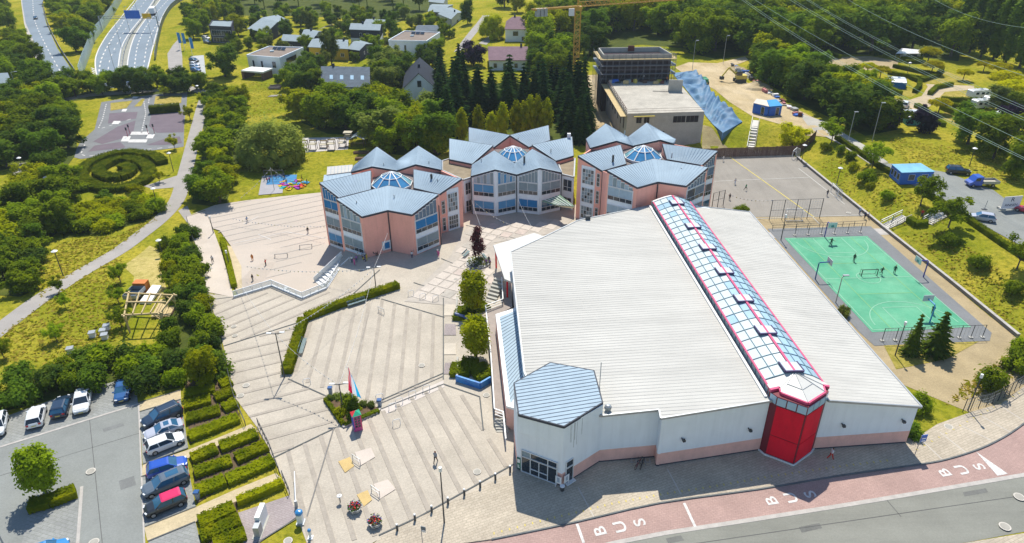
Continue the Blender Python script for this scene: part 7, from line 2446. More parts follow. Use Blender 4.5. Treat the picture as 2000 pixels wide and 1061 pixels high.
def flatbed():
 a,b = G(1948,364),G(1880,364)
 c = (a + b) / 2; d = b - a
 c.z = h(c.x,c.y) + .08
 r = thing('flatbed_truck','blue flatbed truck with pale drop-side bed in the upper parking lot','truck',c,None,math.atan2(d.y,d.x))
 mb = MB()
 pr = [(.35,.45),(2.75,.45),(2.8,.95),(2.2,1.25),(1.55,2.15),(.35,2.2)]
 k = len(pr)
 vs = [V((x,-.98,z)) for x,z in pr] + [V((x,.98,z)) for x,z in pr]
 mb.add(vs,[list(range(k))[::-1],[k + i for i in range(k)]] + [[i,(i + 1) % k,k + (i + 1) % k,k + i] for i in range(k)])
 mb.build('cab',CARB,r,local=True)
 MB().add([V((2.12,-.85,1.32)),V((1.62,-.85,2.05)),V((1.62,.85,2.05)),V((2.12,.85,1.32))],[[0,1,2,3]]).build('windscreen',GLASSB,r,local=True)
 for sy in (-1,1):
  MB().box((1.35,sy * .985,1.65),(.9,.02,.6)).build('side_window',GLASSD,r,local=True)
  MB().box((2.74,sy * .7,.85),(.12,.35,.18)).build('headlight',HEADL,r,local=True)
 MB().box((-1.4,0,.85),(3.3,2.1,.12)).build('bed',M('bed_floor',(.5,.46,.36),.8),r,local=True)
 for x,y,sx,sy in ((-1.4,1.03,3.3,.05),(-1.4,-1.03,3.3,.05),(-3.03,0,.05,2.1),(.22,0,.05,2.1)):
  MB().box((x,y,1.12),(sx,sy,.42)).build('side_board',GALV,r,local=True)
 for x in (2.0,-1.9):
  for sy in (-1,1):
   w = MB().tube([(x,sy * .78,.36),(x,sy * 1.0,.36)],.36,12).build('wheel',TYRE,r,local=True)
   MB().tube([(x,sy * .9,.36),(x,sy * 1.01,.36)],.2,8).build('rim',RIM,w,local=True)
 MB().box((-.2,0,.55),(5.2,.9,.2)).build('chassis',TRIM,r,local=True)
flatbed()
def lorry():
 a,b = G(299,30),G(307,17)
 c = a; d = b - a
 c.z = h(c.x,c.y) + .08
 r = thing('box_lorry','white box lorry driving away under the motorway sign gantry','lorry',c,None,math.atan2(d.y,d.x))
 MB().box((2.5,0,2.3),(8.5,2.5,2.8)).build('box_body',WHITE,r,local=True)
 MB().box((7.9,0,1.8),(1.8,2.4,2.4)).build('cab',CARW,r,local=True)
 MB().box((8.82,0,2.2),(.06,2.1,.9)).build('windscreen',GLASSD,r,local=True)
 MB().box((2.9,0,.75),(9.6,1.6,.3)).build('chassis',TRIM,r,local=True)
 for x in (-.4,.8,7.8):
  for sy in (-1,1):
   MB().tube([(x,sy * .95,.5),(x,sy * 1.2,.5)],.5,12).build('wheel',TYRE,r,local=True)
 for sy in (-1,1):
  MB().box((-1.77,sy * .9,.95),(.06,.35,.2)).build('tail_light',TAILL,r,local=True)
lorry()
def caravan(label,px,py,ang,L_=5.6,W_=2.2,H_=2.5,awning=None,stripe=GLASSB):
 p = G(px,py)
 r = thing('caravan',label,'caravan',p,None,ang)
 mb = MB()
 pr = [(-L_ / 2,.9),(-L_ / 2 + .15,.5),(L_ / 2 - .15,.5),(L_ / 2,.95),(L_ / 2 - .5,H_ - .15),(L_ / 2 - .9,H_),(-L_ / 2 + .5,H_),(-L_ / 2 + .12,H_ - .2)]
 k = len(pr)
 vs = [V((x,-W_ / 2,z)) for x,z in pr] + [V((x,W_ / 2,z)) for x,z in pr]
 mb.add(vs,[list(range(k))[::-1],[k + i for i in range(k)]] + [[i,(i + 1) % k,k + (i + 1) % k,k + i] for i in range(k)])
 mb.build('body',CARW,r,local=True)
 for sy in (-1,1):
  for x in (-1.5,.2,1.6):
   MB().box((x,sy * (W_ / 2 + .01),1.65),(.9,.04,.6)).build('window',GLASSD,r,local=True)
  MB().tube([(0,sy * (W_ / 2 - .2),.33),(0,sy * (W_ / 2 + .02),.33)],.33,10).build('wheel',TYRE,r,local=True)
 MB().box((.4,0,H_ + .05),(.7,.6,.1)).build('roof_hatch',GLASSB,r,local=True)
 MB().beam((L_ / 2 - .1,0,.5),(L_ / 2 + 1.1,0,.5),.1).build('drawbar',DARK,r,local=True)
 if awning:
  sy = -1
  y0,y1 = -W_ / 2,-W_ / 2 - 2.6
  MB().add([V((-L_ / 2,y0,H_ - .1)),V((L_ / 2 - .6,y0,H_ - .1)),V((L_ / 2 - .6,y1,1.9)),V((-L_ / 2,y1,1.9)),V((-L_ / 2,y0,H_ - .15)),V((L_ / 2 - .6,y0,H_ - .15)),V((L_ / 2 - .6,y1,1.85)),V((-L_ / 2,y1,1.85))],BOXF).build('awning_roof',WHITE,r,local=True)
  for x in (-L_ / 2 + .03,L_ / 2 - .63):
   MB().add([V((x,y0,0)),V((x,y1,0)),V((x,y1,1.86)),V((x,y0,H_ - .15))],[[0,1,2,3]]).build('awning_wall',awning,r,local=True)
  MB().box((-.3,y1,.93),(L_ - .7,.03,1.86)).build('awning_wall',awning,r,local=True)
 return r
caravan('white caravan with a blue awning under the golden trees',1749,168,-.35,awning=M('blue_canvas',(.03,.15,.38),.8))
caravan('white caravan with a teal awning between the purple trees',1785,236,-.1,L_=7.2,W_=3.0,awning=M('teal_canvas',(.1,.3,.34),.8))
caravan('white caravan with big windows behind the curved hedge',1910,192,.15,L_=6.5)
caravan('white caravan behind the pale leafy tree, middle of the right cluster',1938,205,.3)
caravan('white caravan low beside the parallel hedges',1915,212,.2)
caravan('white caravan at the purple tree by the right edge',1965,238,-.2)
caravan('white caravan half hidden at the right edge of the camp',1995,232,-.3)
def tent():
 p = G(1770,115)
 r = thing('camp_awning','wide white awning roof over a caravan at the upper end of the camp','awning',p,None,-.1)
 MB().add([V((-5,-2.6,2.2)),V((4.5,-2.2,2.3)),V((5.2,2.4,2.6)),V((-1,3.4,2.9)),V((0,0,3.3))],[[0,1,4],[1,2,4],[2,3,4],[3,0,4]]).build('roof_sheet',WHITE,r,local=True)
 for x,y in ((-4.8,-2.5),(4.3,-2.1),(5.0,2.3),(-1,3.2)):
  MB().tube([(x,y,0),(x,y,2.3)],.06,6).build('pole',GALV,r,local=True)
 MB().box((1.2,.4,1.2),(5.6,2.2,2.0)).build('caravan_body',CARW,r,local=True)
 MB().box((1.2,-.75,1.4),(3.6,.1,.6)).build('window',GLASSD,r,local=True)
tent()
def tipper():
 p = G(270,582)
 r = thing('tipper_truck','small tipper truck with dark bed and orange cab in the meadow','truck',p,None,1.55)
 MB().box((1.7,0,1.25),(1.3,2.0,1.5)).build('cab',M('orange_cab',(.6,.17,.02),.5),r,local=True)
 MB().box((2.37,0,1.5),(.04,1.7,.6)).build('windscreen',GLASSD,r,local=True)
 MB().box((-.6,0,1.0),(3.0,2.1,.1)).build('bed',CARN,r,local=True)
 for x,y,sx,sy in ((-.6,1.03,3,.06),(-.6,-1.03,3,.06),(-2.08,0,.06,2.1),(.88,0,.06,2.1)):
  MB().box((x,y,1.35),(sx,sy,.65)).build('side_board',GALV,r,local=True)
 for x in (1.6,-1.2):
  for sy in (-1,1):
   MB().tube([(x,sy * .75,.38),(x,sy * 1.0,.38)],.38,10).build('wheel',TYRE,r,local=True)
 MB().box((0,0,.62),(4.2,.8,.2)).build('chassis',TRIM,r,local=True)
 p = G(296,582)
 tag(MB().slab([V((p.x - .9,p.y - 2,p.z + .5)),V((p.x + .9,p.y - 2,p.z + .45)),V((p.x + .8,p.y + 2.2,p.z + 1.0)),V((p.x - .6,p.y + 2.2,p.z + 1.1))],.35).build('covered_trailer',WHITE),'white sheeted trailer right of the orange-cabbed tipper','trailer')
 p = G(286,568)
 m = MB().box((p.x,p.y,p.z + .7),(.9,1.4,1.0),.2); m.box((p.x,p.y - .9,p.z + .4),(.7,.6,.6),.2)
 tag(m.build('small_loader',CARR),'small red machine between the tipper and the white trailer','machine')
 # timber frame being built
 b = [G(*q) for q in [(254,650),(322,646),(348,610),(262,606)]]
 z = b[0].z
 f = thing('pergola','unfinished pale timber pergola standing in the bushes','pergola',b[0])
 t = [q + V((0,0,3.0)) for q in b]
 for i in range(4):
  MB().beam(b[i],t[i],.2).build('post',WOOD,f)
  MB().beam(t[i] - (t[(i + 1) % 4] - t[i]) * .08,t[(i + 1) % 4] + (t[(i + 1) % 4] - t[i]) * .08,.2,.24).build('beam',WOOD,f)
 for k in (.25,.5,.75):
  MB().beam(t[0].lerp(t[1],k) + V((0,0,.2)),t[3].lerp(t[2],k) + V((0,0,.2)),.16,.2).build('rafter',WOOD,f)
 MB().beam(t[0].lerp(t[3],.5) + V((0,0,.35)),t[1].lerp(t[2],.5) + V((0,0,.35)),.2,.2).build('purlin',WOOD,f)
 for i in range(4):
  MB().beam(b[i].lerp(t[i],.6),t[i].lerp(t[(i + 1) % 4],.22),.14).build('brace',WOOD,f)
  MB().beam(b[i].lerp(t[i],.6),t[i].lerp(t[i - 1],.22),.14).build('brace',WOOD,f)
 p = G(325,606)
 k = thing('board_stack','stack of pale boards lying beside the unfinished pergola','boards',p)
 for i in range(7):
  MB().box((p.x - 1.3 + i * .4,p.y + .1 * (i % 3),p.z + .4),(.34,5.0 + .2 * (i % 2),.14),.15).build('board',WOOD,k)
 MB().box((p.x,p.y,p.z + .16),(2.6,3.6,.3),.15).build('bearer',DWOOD,k)
 for x,y in ((182,658),(203,653),(210,644),(139,689),(206,662)):
  p = G(x,y)
  bh = thing('beehive','white beehive box in the meadow above the shrub belt','beehive',p,'beehives in the meadow')
  MB().box((p.x,p.y,p.z + .4),(.75,.75,.7),.3).build('box',WHITE,bh)
  MB().box((p.x,p.y,p.z + .8),(.9,.9,.1),.3).build('lid',GALV,bh)
tipper()
# ------------------------------------------------------------------ people
SKIN = M('skin',(0.34,0.19,0.12),0.6,0.08,3.0)
POSES = {
 'stand': dict(lh=(-.1,0,.9),lk=(-.11,.02,.48),lf=(-.12,0,.05),lt=(-.13,-.16,.03),rh=(.1,0,.9),rk=(.11,.02,.48),rf=(.12,.02,.05),rt=(.14,-.14,.03),le=(-.27,.03,1.12),lw=(-.29,-.08,.86),re=(.27,.03,1.12),rw=(.29,-.06,.86)),
 'walk': dict(lh=(-.1,0,.9),lk=(-.1,-.16,.5),lf=(-.1,-.3,.07),lt=(-.1,-.46,.06),rh=(.1,0,.9),rk=(.1,.06,.48),rf=(.1,.34,.12),rt=(.1,.22,.03),le=(-.25,.14,1.13),lw=(-.26,.2,.88),re=(.25,-.12,1.13),rw=(.24,-.3,.93)),
 'run': dict(lh=(-.1,0,.88),lk=(-.1,-.36,.66),lf=(-.1,-.3,.26),lt=(-.1,-.45,.2),rh=(.1,0,.88),rk=(.1,.14,.48),rf=(.1,.52,.28),rt=(.1,.46,.14),le=(-.26,.2,1.14),lw=(-.22,.02,.98),re=(.26,-.2,1.14),rw=(.2,-.36,1.26)),
 'arms': dict(lh=(-.1,0,.9),lk=(-.14,.02,.48),lf=(-.18,0,.05),lt=(-.2,-.15,.03),rh=(.1,0,.9),rk=(.14,.0,.48),rf=(.18,0,.05),rt=(.21,-.14,.03),le=(-.42,-.02,1.24),lw=(-.62,-.14,1.2),re=(.42,-.02,1.22),rw=(.62,-.12,1.26)),
 'sit': dict(lh=(-.1,.1,.48),lk=(-.13,-.32,.5),lf=(-.13,-.36,.06),lt=(-.14,-.52,.04),rh=(.1,.1,.48),rk=(.13,-.32,.5),rf=(.13,-.34,.06),rt=(.14,-.5,.04),le=(-.26,.0,.74),lw=(-.16,-.24,.62),re=(.26,.0,.74),rw=(.16,-.24,.62)),
}
BODY = {}
def body_mesh(pose):
 """one continuous figure grown from a skeleton; slots: skin, shirt, trousers, hair, shoes"""
 if pose in BODY: return BODY[pose]
 j = {k: V(v) for k,v in POSES[pose].items()}
 dz = -.42 if pose == 'sit' else 0
 lean = {'run': -.12,'walk': -.03}.get(pose,0)
 oy = .1 if pose == 'sit' else 0
 P = {'pelvis': V((0,oy,.95 + dz)),'waist': V((0,oy + lean * .3,1.1 + dz)),'chest': V((0,oy + lean * .7,1.3 + dz)),'neck': V((0,oy + lean,1.47 + dz)),'chin': V((0,oy + lean - .03,1.55 + dz)),'head': V((0,oy + lean - .015,1.64 + dz)),'crown': V((0,oy + lean + .005,1.72 + dz)),
   'ls': V((-.18,oy + lean * .8,1.4 + dz)),'rs': V((.18,oy + lean * .8,1.4 + dz))}
 if pose == 'sit':
  pass
 P.update(j)
 for s,sx in (('l',-1),('r',1)):
  e,w = P[s + 'e'],P[s + 'w']
  P[s + 'hand'] = w + (w - e).normalized() * .12
  P[s + 'th'] = P[s + 'h']
 B = [('pelvis','waist',1),('waist','chest',1),('chest','neck',1),('neck','chin',0),('chin','head',0),('head','crown',3),('chest','ls',1),('chest','rs',1)]
 for s in 'lr':
  B += [(s + 's',s + 'e',1),(s + 'e',s + 'w',0),(s + 'w',s + 'hand',0),('pelvis',s + 'h',2),(s + 'h',s + 'k',2),(s + 'k',s + 'f',2),(s + 'f',s + 't',4)]
 Rr = {'pelvis': .135,'waist': .125,'chest': .145,'neck': .055,'chin': .075,'head': .098,'crown': .075,'s': .07,'e': .045,'w': .033,'hand': .042,'h': .095,'k': .062,'f': .045,'t': .04}
 names = list(dict.fromkeys([n for b in B for n in b[:2]]))
 idx = {n: i for i,n in enumerate(names)}
 me = bpy.data.meshes.new('body_src')
 me.from_pydata([P[n] for n in names],[(idx[a],idx[b]) for a,b,_ in B],[])
 o = bpy.data.objects.new('body_src',me)
 COL.objects.link(o)
 md = o.modifiers.new('skin','SKIN')
 for n in names:
  rr = Rr.get(n) or Rr[n[1:]]
  sv = me.skin_vertices[0].data[idx[n]]
  rr *= 1.15
  sv.radius = (rr * (1.25 if n in ('chest','waist','pelvis') else 1),rr * (.85 if n in ('chest','waist','pelvis') else 1))
  sv.use_root = n == 'pelvis'
 md.use_smooth_shade = True
 sb = o.modifiers.new('sub','SUBSURF')
 sb.levels = sb.render_levels = 1
 dg = bpy.context.evaluated_depsgraph_get()
 out = bpy.data.meshes.new_from_object(o.evaluated_get(dg))
 bpy.data.objects.remove(o)
 out.name = 'person'
 for m in (SKIN,SKIN,SKIN,SKIN,TRIM):
  out.materials.append(m)
 while len(out.materials) > 5: out.materials.pop()
 for f in out.polygons:
  c = f.center
  best,bd = 0,9
  for a,b,s in B:
   A,D = P[a],P[b] - P[a]
   t = max(0,min(1,(c - A).dot(D) / D.length_squared))
   q = (c - A - D * t).length
   if q < bd: bd,best = q,s
  if best == 0 and c.z > P['head'].z + .03: best = 3
  if best == 0 and c.y > P['head'].y + .045 and c.z > P['chin'].z: best = 3
  f.material_index = best
 BODY[pose] = out
 return out
CLO = {}
def cloth(col):
 if col not in CLO:
  CLO[col] = M('cloth_%d' % len(CLO),col,.85,.1,3.0)
 return CLO[col]
HAIRS = [M('hair_dark',(0.02,0.014,0.01),.7),M('hair_brown',(0.08,0.045,0.02),.7),M('hair_fair',(0.3,0.2,0.08),.7)]
prng = random.Random(8)
def person(px,py,pose,shirt,legs,label,rz=None,hgt=1.5,group=None,hair=None,z=None):
 p = G(px,py) if z is None else U(px,py,z)
 me = body_mesh(pose)
 o = bpy.data.objects.new('person',me)
 COL.objects.link(o)
 o.location = (p.x,p.y,(h(p.x,p.y) if z is None else z) + .08)
 o.rotation_euler = (0,0,prng.uniform(0,6.28) if rz is None else rz)
 s = hgt / 1.8
 o.scale = (s,s,s)
 for i,m in ((1,cloth(shirt)),(2,cloth(legs)),(3,hair or prng.choice(HAIRS))):
  o.material_slots[i].link = 'OBJECT'
  o.material_slots[i].material = m
 tag(o,label,'person',group)
 return o
WH,BK,RD,ORG,YL,BL,PK,GR,NV,LB = (.7,.7,.68),(.03,.03,.035),(.55,.03,.03),(.62,.2,.03),(.65,.5,.03),(.05,.15,.5),(.6,.12,.3),(.3,.31,.32),(.03,.05,.13),(.3,.42,.6)
person(483.5,436,'walk',LB,NV,'person in pale blue walking across the middle of the schoolyard')
person(602,457,'stand',BK,GR,'person in dark clothes standing in the yard near the pavilion')
person(494,511,'walk',ORG,ORG,'person in orange walking in the schoolyard by the sandy strip')
person(520,521,'arms',RD,BK,'person in a red shirt holding the arms out in the schoolyard')
person(495,553,'stand',BK,GR,'person in black standing at the foot of the terrace wall')
person(416.5,515,'walk',WH,BK,'person in a white top walking along the promenade',hgt=1.65)
person(851,905,'walk',GR,BK,'person in a grey shirt walking over the lower plaza',hgt=1.75,hair=M('hair_auburn',(.14,.03,.02),.7))
person(1621,898,'walk',WH,RD,'person in a white shirt and red shorts walking in front of the hall',hgt=1.75,rz=1.6)
SCH = [('white top and dark trousers standing by the stair head',688,514,WH,NV),('violet top at the corner of the stair',697,513,(.3,.15,.4),NV),('white shirt beside the violet one',700,507,WH,GR),('pale blue shirt near the bay window',708,505,LB,BK),('dark top with a white shirt behind the yellow one',713,506,(.5,.5,.55),NV),('yellow dress in the group beside the pavilion',717,510,YL,YL),('yellow shirt crouched in the group',711,512,YL,NV),('pink leggings at the white balustrade',693,519,PK,PK)]
for t,x,y,c,l_ in SCH:
 person(x,y,'stand' if y != 512 else 'sit',c,l_,'child in ' + t,hgt=1.4)
for t,x,y,c,l_,po in (('dark blue leaning at the framed panel',742,491,BL,NV,'stand'),('black sitting against the pink wall, left',730,500,BK,NV,'sit'),('black sitting against the pink wall, right',736,499,BK,BK,'sit')):
 person(x,y,po,c,l_,'child in ' + t,hgt=1.4)
person(805,505,'stand',WH,NV,'child in white beside the right corner of the left pavilion',hgt=1.4)
person(810,499,'stand',(.5,.42,.4),BK,'child in beige beside the right corner of the left pavilion',hgt=1.4)
person(855,498,'stand',WH,PK,'child in white and pink at the downpipe corner',hgt=1.35)
person(857,503,'stand',PK,PK,'child in pink at the downpipe corner',hgt=1.35)
for t,x,y,c,l_,po in (('white sitting on the bed edge',944,523,WH,GR,'stand'),('violet beside the round bed',950,520,(.28,.14,.36),NV,'stand'),('dark clothes behind the round bed',955,515,BK,NV,'stand'),('dark violet right of the round bed',957,521,(.2,.1,.25),BK,'stand'),('grey at the bicycles before the round bed',925,524,GR,NV,'sit')):
 person(x,y,po,c,l_,'child in ' + t,hgt=1.45)
for t,x,y,c,l_ in (('white at the goal end of the football ground',1412,316,WH,WH),('white by the yellow line',1435,361,WH,LB),('green dribbling by the yellow line',1455.6,373,(.06,.25,.12),BK),('black near the ball fence',1424.5,391,BK,BK),('black keeping goal by the low wall',1615,384,BK,NV)):
 person(x,y,'run' if 'dribb' in t else 'walk',c,l_,'player in ' + t,hgt=1.5)
for t,x,y,c in (('pale blue at the low wall',1678,420,LB),('dark blue between two others at the low wall',1688,428,NV),('white at the low wall, right of the dark blue one',1695,427,WH)):
 person(x,y,'stand',c,NV if c != NV else BK,'child in ' + t,hgt=1.5)
person(1799.5,424,'walk',RD,NV,'person in red between the two flights of stairs',hgt=1.6)
person(1741,437,'stand',(.2,.4,.25),GR,'person in green on the lower flight of stairs',hgt=1.6,z=.9)
GRN = (.02,.1,.06)
for t,x,y,po in (('reaching out under the far basketball hoop',1622,481,'arms'),('standing in the upper half of the court',1667,512,'stand'),('running beside the small goal at the centre line',1720,538,'run'),('waiting right of the small goal',1746,535,'stand'),('running beneath the near hoop',1820,614,'run')):
 person(x,y,po,GRN,BK,'player in dark clothes ' + t,hgt=1.6)
for i,(x,y,c) in enumerate(((523,358,RD),(527,356,PK),(552,348,BK),(556,350,NV),(590,352,YL),(594,364,WH),(600,360,BK),(560,360,YL),(540,350,NV))):
 person(x,y,'stand' if i % 2 else 'walk',c,[NV,BK,GR][i % 3],'child in ' + ['red by the bunting pole','pink by the bunting pole','black under the bunting','navy under the bunting','yellow behind the coloured mats','white right of the coloured mats','black right of the coloured mats','yellow between the coloured mats','navy on the blue play surface'][i],hgt=1.3)
for i,(x,y) in enumerate(((1256,152),(1285,151),(1302,156))):
 person(x,y + 6,'stand',[WH,BL,ORG][i],NV,'worker in %s on the unfinished roof' % ['white','blue','orange'][i],hgt=1.8,z=8.45)
# ------------------------------------------------------------------ street furniture
def lamp(px,py,hgt,label,kind='disc',group=None,arm=.0):
 p = G(px,py)
 r = thing('street_lamp',label,'lamp',p,group)
 MB().tube([(p.x,p.y,p.z - .1),(p.x,p.y,p.z + hgt)],.09,7,.06).build('pole',DARK if kind != 'tall' else GALV,r)
 if kind == 'disc':
  MB().cone((p.x,p.y),.5,.12,p.z + hgt,p.z + hgt + .22,12).build('lamp_head',WHITE,r)
 elif kind == 'twin':
  for s in (-1,1):
   MB().beam((p.x,p.y,p.z + hgt - .1),(p.x + s * .95,p.y + .1 * s,p.z + hgt + .05),.08).build('arm',DARK,r)
   MB().box((p.x + s * .8,p.y + .1 * s,p.z + hgt + .1),(.6,.25,.1)).build('lamp_head',WHITE,r)
 elif kind == 'tall':
  MB().beam((p.x,p.y,p.z + hgt),(p.x + arm,p.y,p.z + hgt + .25),.1).build('arm',GALV,r)
  MB().box((p.x + arm,p.y,p.z + hgt + .25),(.9,.35,.15)).build('lamp_head',GALV,r)
 elif kind == 'cyl':
  MB().cone((p.x,p.y),.16,.16,p.z + hgt,p.z + hgt + .5,10).build('lamp_head',WHITE,r)
 return r
lamp(124,540,4.8,'meadow lamp with a white disc head, beside the lower footpath')
lamp(310,410,4.8,'lamp with a white disc head in front of the broad shrub thicket')
lamp(339,335,4.6,'lamp with a white disc head between spiral hedge and footpath')
lamp(102,385,4.6,'lamp with a white disc head among the trees left of the spiral hedge')
lamp(50,345,4.6,'lamp with a white disc head by the small path at the left')
lamp(257,188,4.6,'lamp with a white disc head at the top of the traffic garden')
lamp(391,196,4.6,'lamp with a white disc head at the footpath bend')
lamp(318,500,3.2,'white globe lamp rising out of the bushes by the mown strip')
lamp(1632,592,4.6,'slim dark lamp at the edge of the court beside the hall','tall',arm=.5)
lamp(1748,695,5.0,'dark lamp in front of the two spruces','cyl')
lamp(1890,802,5.0,'lamp standing in front of the tall shrub above the street','cyl')
lamp(1565,318,4.2,'lamp at the top corner of the football ground','disc')
lamp(1633,365,4.2,'lamp behind the goal on the embankment','disc')
lamp(1525,470,4.6,'dark lamp at the upper hall corner of the green court','cyl')
lamp(868,1023,7.2,'tall slim lamp in the lower plaza behind the bollards','cyl')
lamp(735,568,4.2,'twin-armed lamp pole at the bend of the upper hedge, hub of the bunting','twin')
lamp(556,738,7.0,'twin-armed lamp pole at the lower end of the left hedge','twin')
lamp(671,806,4.4,'twin-armed lamp pole in the triangular planting bed','twin')
lamp(1352,136,9,'tall steel mast at the left of the dirt yard entrance','tall',arm=.6)
lamp(1412,125,9,'tall steel mast at the right of the dirt yard entrance','tall',arm=.6)
lamp(1703,277,9,'tall leaning pole at the gravel drive, right one','tall',arm=.4)
lamp(1656,278,7,'thin pole at the gravel drive, left one','tall',arm=.3)
lamp(1771,148,4,'camp lamp with a white globe between the hedges')
lamp(1893,325,4,'lamp in the tall grass behind the dark wagon')
lamp(417,456,3.2,'small dark lamp post at the head of the promenade','cyl')
lamp(448,520,2.6,'small lamp post in the narrow promenade hedge','cyl')
for i,(x,y) in enumerate(((238,96),(254,62),(272,40),(300,88),(312,48),(228,150))):
 lamp(x,y,11,'tall steel motorway lamp mast','tall','motorway lamp masts',.8)
lamp(38,190,8,'curved street lamp by the white house at the left edge','tall',arm=1.6)
lamp(6,1062,6,'lamp with two square panels at the lower left corner','tall',arm=.3)
def bollards():
 pr = [(583,985),(697,920),(805,865),(910,812),(1015,757),(1117,705),(1215,655),(1310,605)]
 labs = ['bollard nearest the street sign, first of the row','second bollard of the row, above the street sign','third bollard of the row','fourth bollard, at the tall slim lamp','fifth bollard, right of the tall slim lamp','sixth bollard of the row','seventh bollard, next to last towards the hall entrance','bollard nearest the hall entrance, last of the row']
 for (x,y),l_ in zip(pr,labs):
  p = G(600 + x / 3.305,740 + y / 3.305)
  r = thing('bollard',l_ + ', black with a silver top','bollard',(p.x,p.y,.14),'bollards along the edge of the lower plaza')
  MB().cone((p.x,p.y),.12,.12,.1,.95,12).build('post',DARK,r)
  MB().cone((p.x,p.y),.13,.09,.95,1.06,12).build('cap',WHITE,r)
bollards()
def planter(px,py,label,seed):
 p = G(px,py)
 r = thing('flower_planter',label,'planter',p)
 vs = []
 mb = MB()
 n = 6
 ro,ri = .82,.6
 for z,rr in ((.06,ri),(.6,ro),(.6,ro - .12),(.45,ro - .14)):
  for j in range(n):
   a = 6.283 * j / n + .3
   vs.append(V((p.x + rr * math.cos(a),p.y + rr * math.sin(a),z + .06)))
 fs = [list(range(n))[::-1]] + [[k * n + j,k * n + (j + 1) % n,(k + 1) * n + (j + 1) % n,(k + 1) * n + j] for k in range(3) for j in range(n)]
 mb.add(vs,fs).build('tub',M('planter_concrete',(.42,.42,.4),.85,.12,2),r)
 MB().cone((p.x,p.y),.68,.68,.4,.52,8).build('soil',M('soil',(.03,.02,.015),.95),r)
 rg = random.Random(seed)
 for col,n_,rad,top in (((.05,.09,.012),110,.75,.8),((.5,.02,.02),34,.6,1.0),((.6,.5,.42),22,.75,.75),((.16,.08,.42),20,.7,.75),((.07,.015,.02),24,.4,1.25)):
  mb = MB()
  for _ in range(n_):
   a,q = rg.uniform(0,6.28),rad * math.sqrt(rg.random())
   leaf_quad(mb,V((p.x + q * math.cos(a),p.y + q * math.sin(a),.58 + rg.uniform(.0,top - .45))),V((0,0,1)),.11,rg)
  mb.build('blossoms' if col != (.05,.09,.012) else 'foliage',M('petal_%d_%d' % (col[0] * 100,col[2] * 100),col,.7,.2,3),r,kind='stuff')
planter(694,998,'hexagonal flower tub with red and violet blossoms, upper left of the pair',1)
planter(733,1026,'hexagonal flower tub with red and violet blossoms, lower right of the pair',2)
def bench(px,py,px2,py2,label):
 a,b = G(px,py),G(px2,py2)
 r = thing('bench',label,'bench',a)
 d = (b - a).normalized(); s = V((-d.y,d.x,0))
 for i in range(4):
  MB().beam(a + s * (.1 + i * .13) + V((0,0,.52)),b + s * (.1 + i * .13) + V((0,0,.52)),.1,.05).build('slat',M('bench_grey_green',(.2,.27,.27),.6,.1,1),r)
 for i in range(2):
  MB().beam(a + s * .66 + V((0,0,.72 + i * .17)),b + s * .66 + V((0,0,.72 + i * .17)),.05,.12).build('back_slat',MATS['bench_grey_green'],r)
 n = max(2,int((b - a).length / 1.1))
 for i in range(n + 1):
  p = a.lerp(b,i / n)
  MB().beam(p + s * .3 + V((0,0,.06)),p + s * .3 + V((0,0,.5)),.08).build('leg',GALV,r)
  MB().beam(p + s * .6 + V((0,0,.45)),p + s * .68 + V((0,0,.95)),.05).build('back_post',GALV,r)
bench(682,603,716,592,'long grey green bench standing before the upper plaza hedge')
bench(592,696,601,666,'grey green bench standing beside the left plaza hedge')
bench(909,506,919,496,'grey bench left of the round courtyard bed')
bench(956,514,946,500,'grey bench right of the round courtyard bed')
def hoop_rack(px,py,label,w=.9,ang=.4):
 p = G(px,py)
 d = V((math.cos(ang),math.sin(ang),0)) * w / 2
 mb = MB().tube([p - d + V((0,0,.06)),p - d + V((0,0,.85)),p - d * .7 + V((0,0,.98)),p + d * .7 + V((0,0,.98)),p + d + V((0,0,.85)),p + d + V((0,0,.06))],.04,6)
 tag(mb.build('guard_hoop',WHITE if True else GALV),label,'hoop','white tube hoops on the terrace edges')
for x,y in ((775,832),(806,776),(833,765),(780,790),(767,800),(803,578),(826,584),(851,588),(600,752),(742,782)):
 hoop_rack(x,y,'white bent-tube hoop standing on a terrace edge of the plaza')
for (x,y,l_) in ((697,905,'white-framed steel gate beside the upper pale field'),(734,966,'white-framed steel gate beside the lower pale field'),(745,612,'low steel gate at the lamp pole by the upper hedge')):
 p = G(x,y)
 r = thing('low_gate',l_,'gate',p)
 for k in range(2):
  MB().tube([(p.x - .5 + k,p.y + .4 - .8 * k,.1),(p.x - .5 + k,p.y + .4 - .8 * k,1.0)],.04,6).build('post',GALV,r)
 MB().beam((p.x - .5,p.y + .4,.95),(p.x + .5,p.y - .4,.95),.06).build('rail',GALV,r)
 MB().beam((p.x - .5,p.y + .4,.5),(p.x + .5,p.y - .4,.5),.04).build('rail',GALV,r)
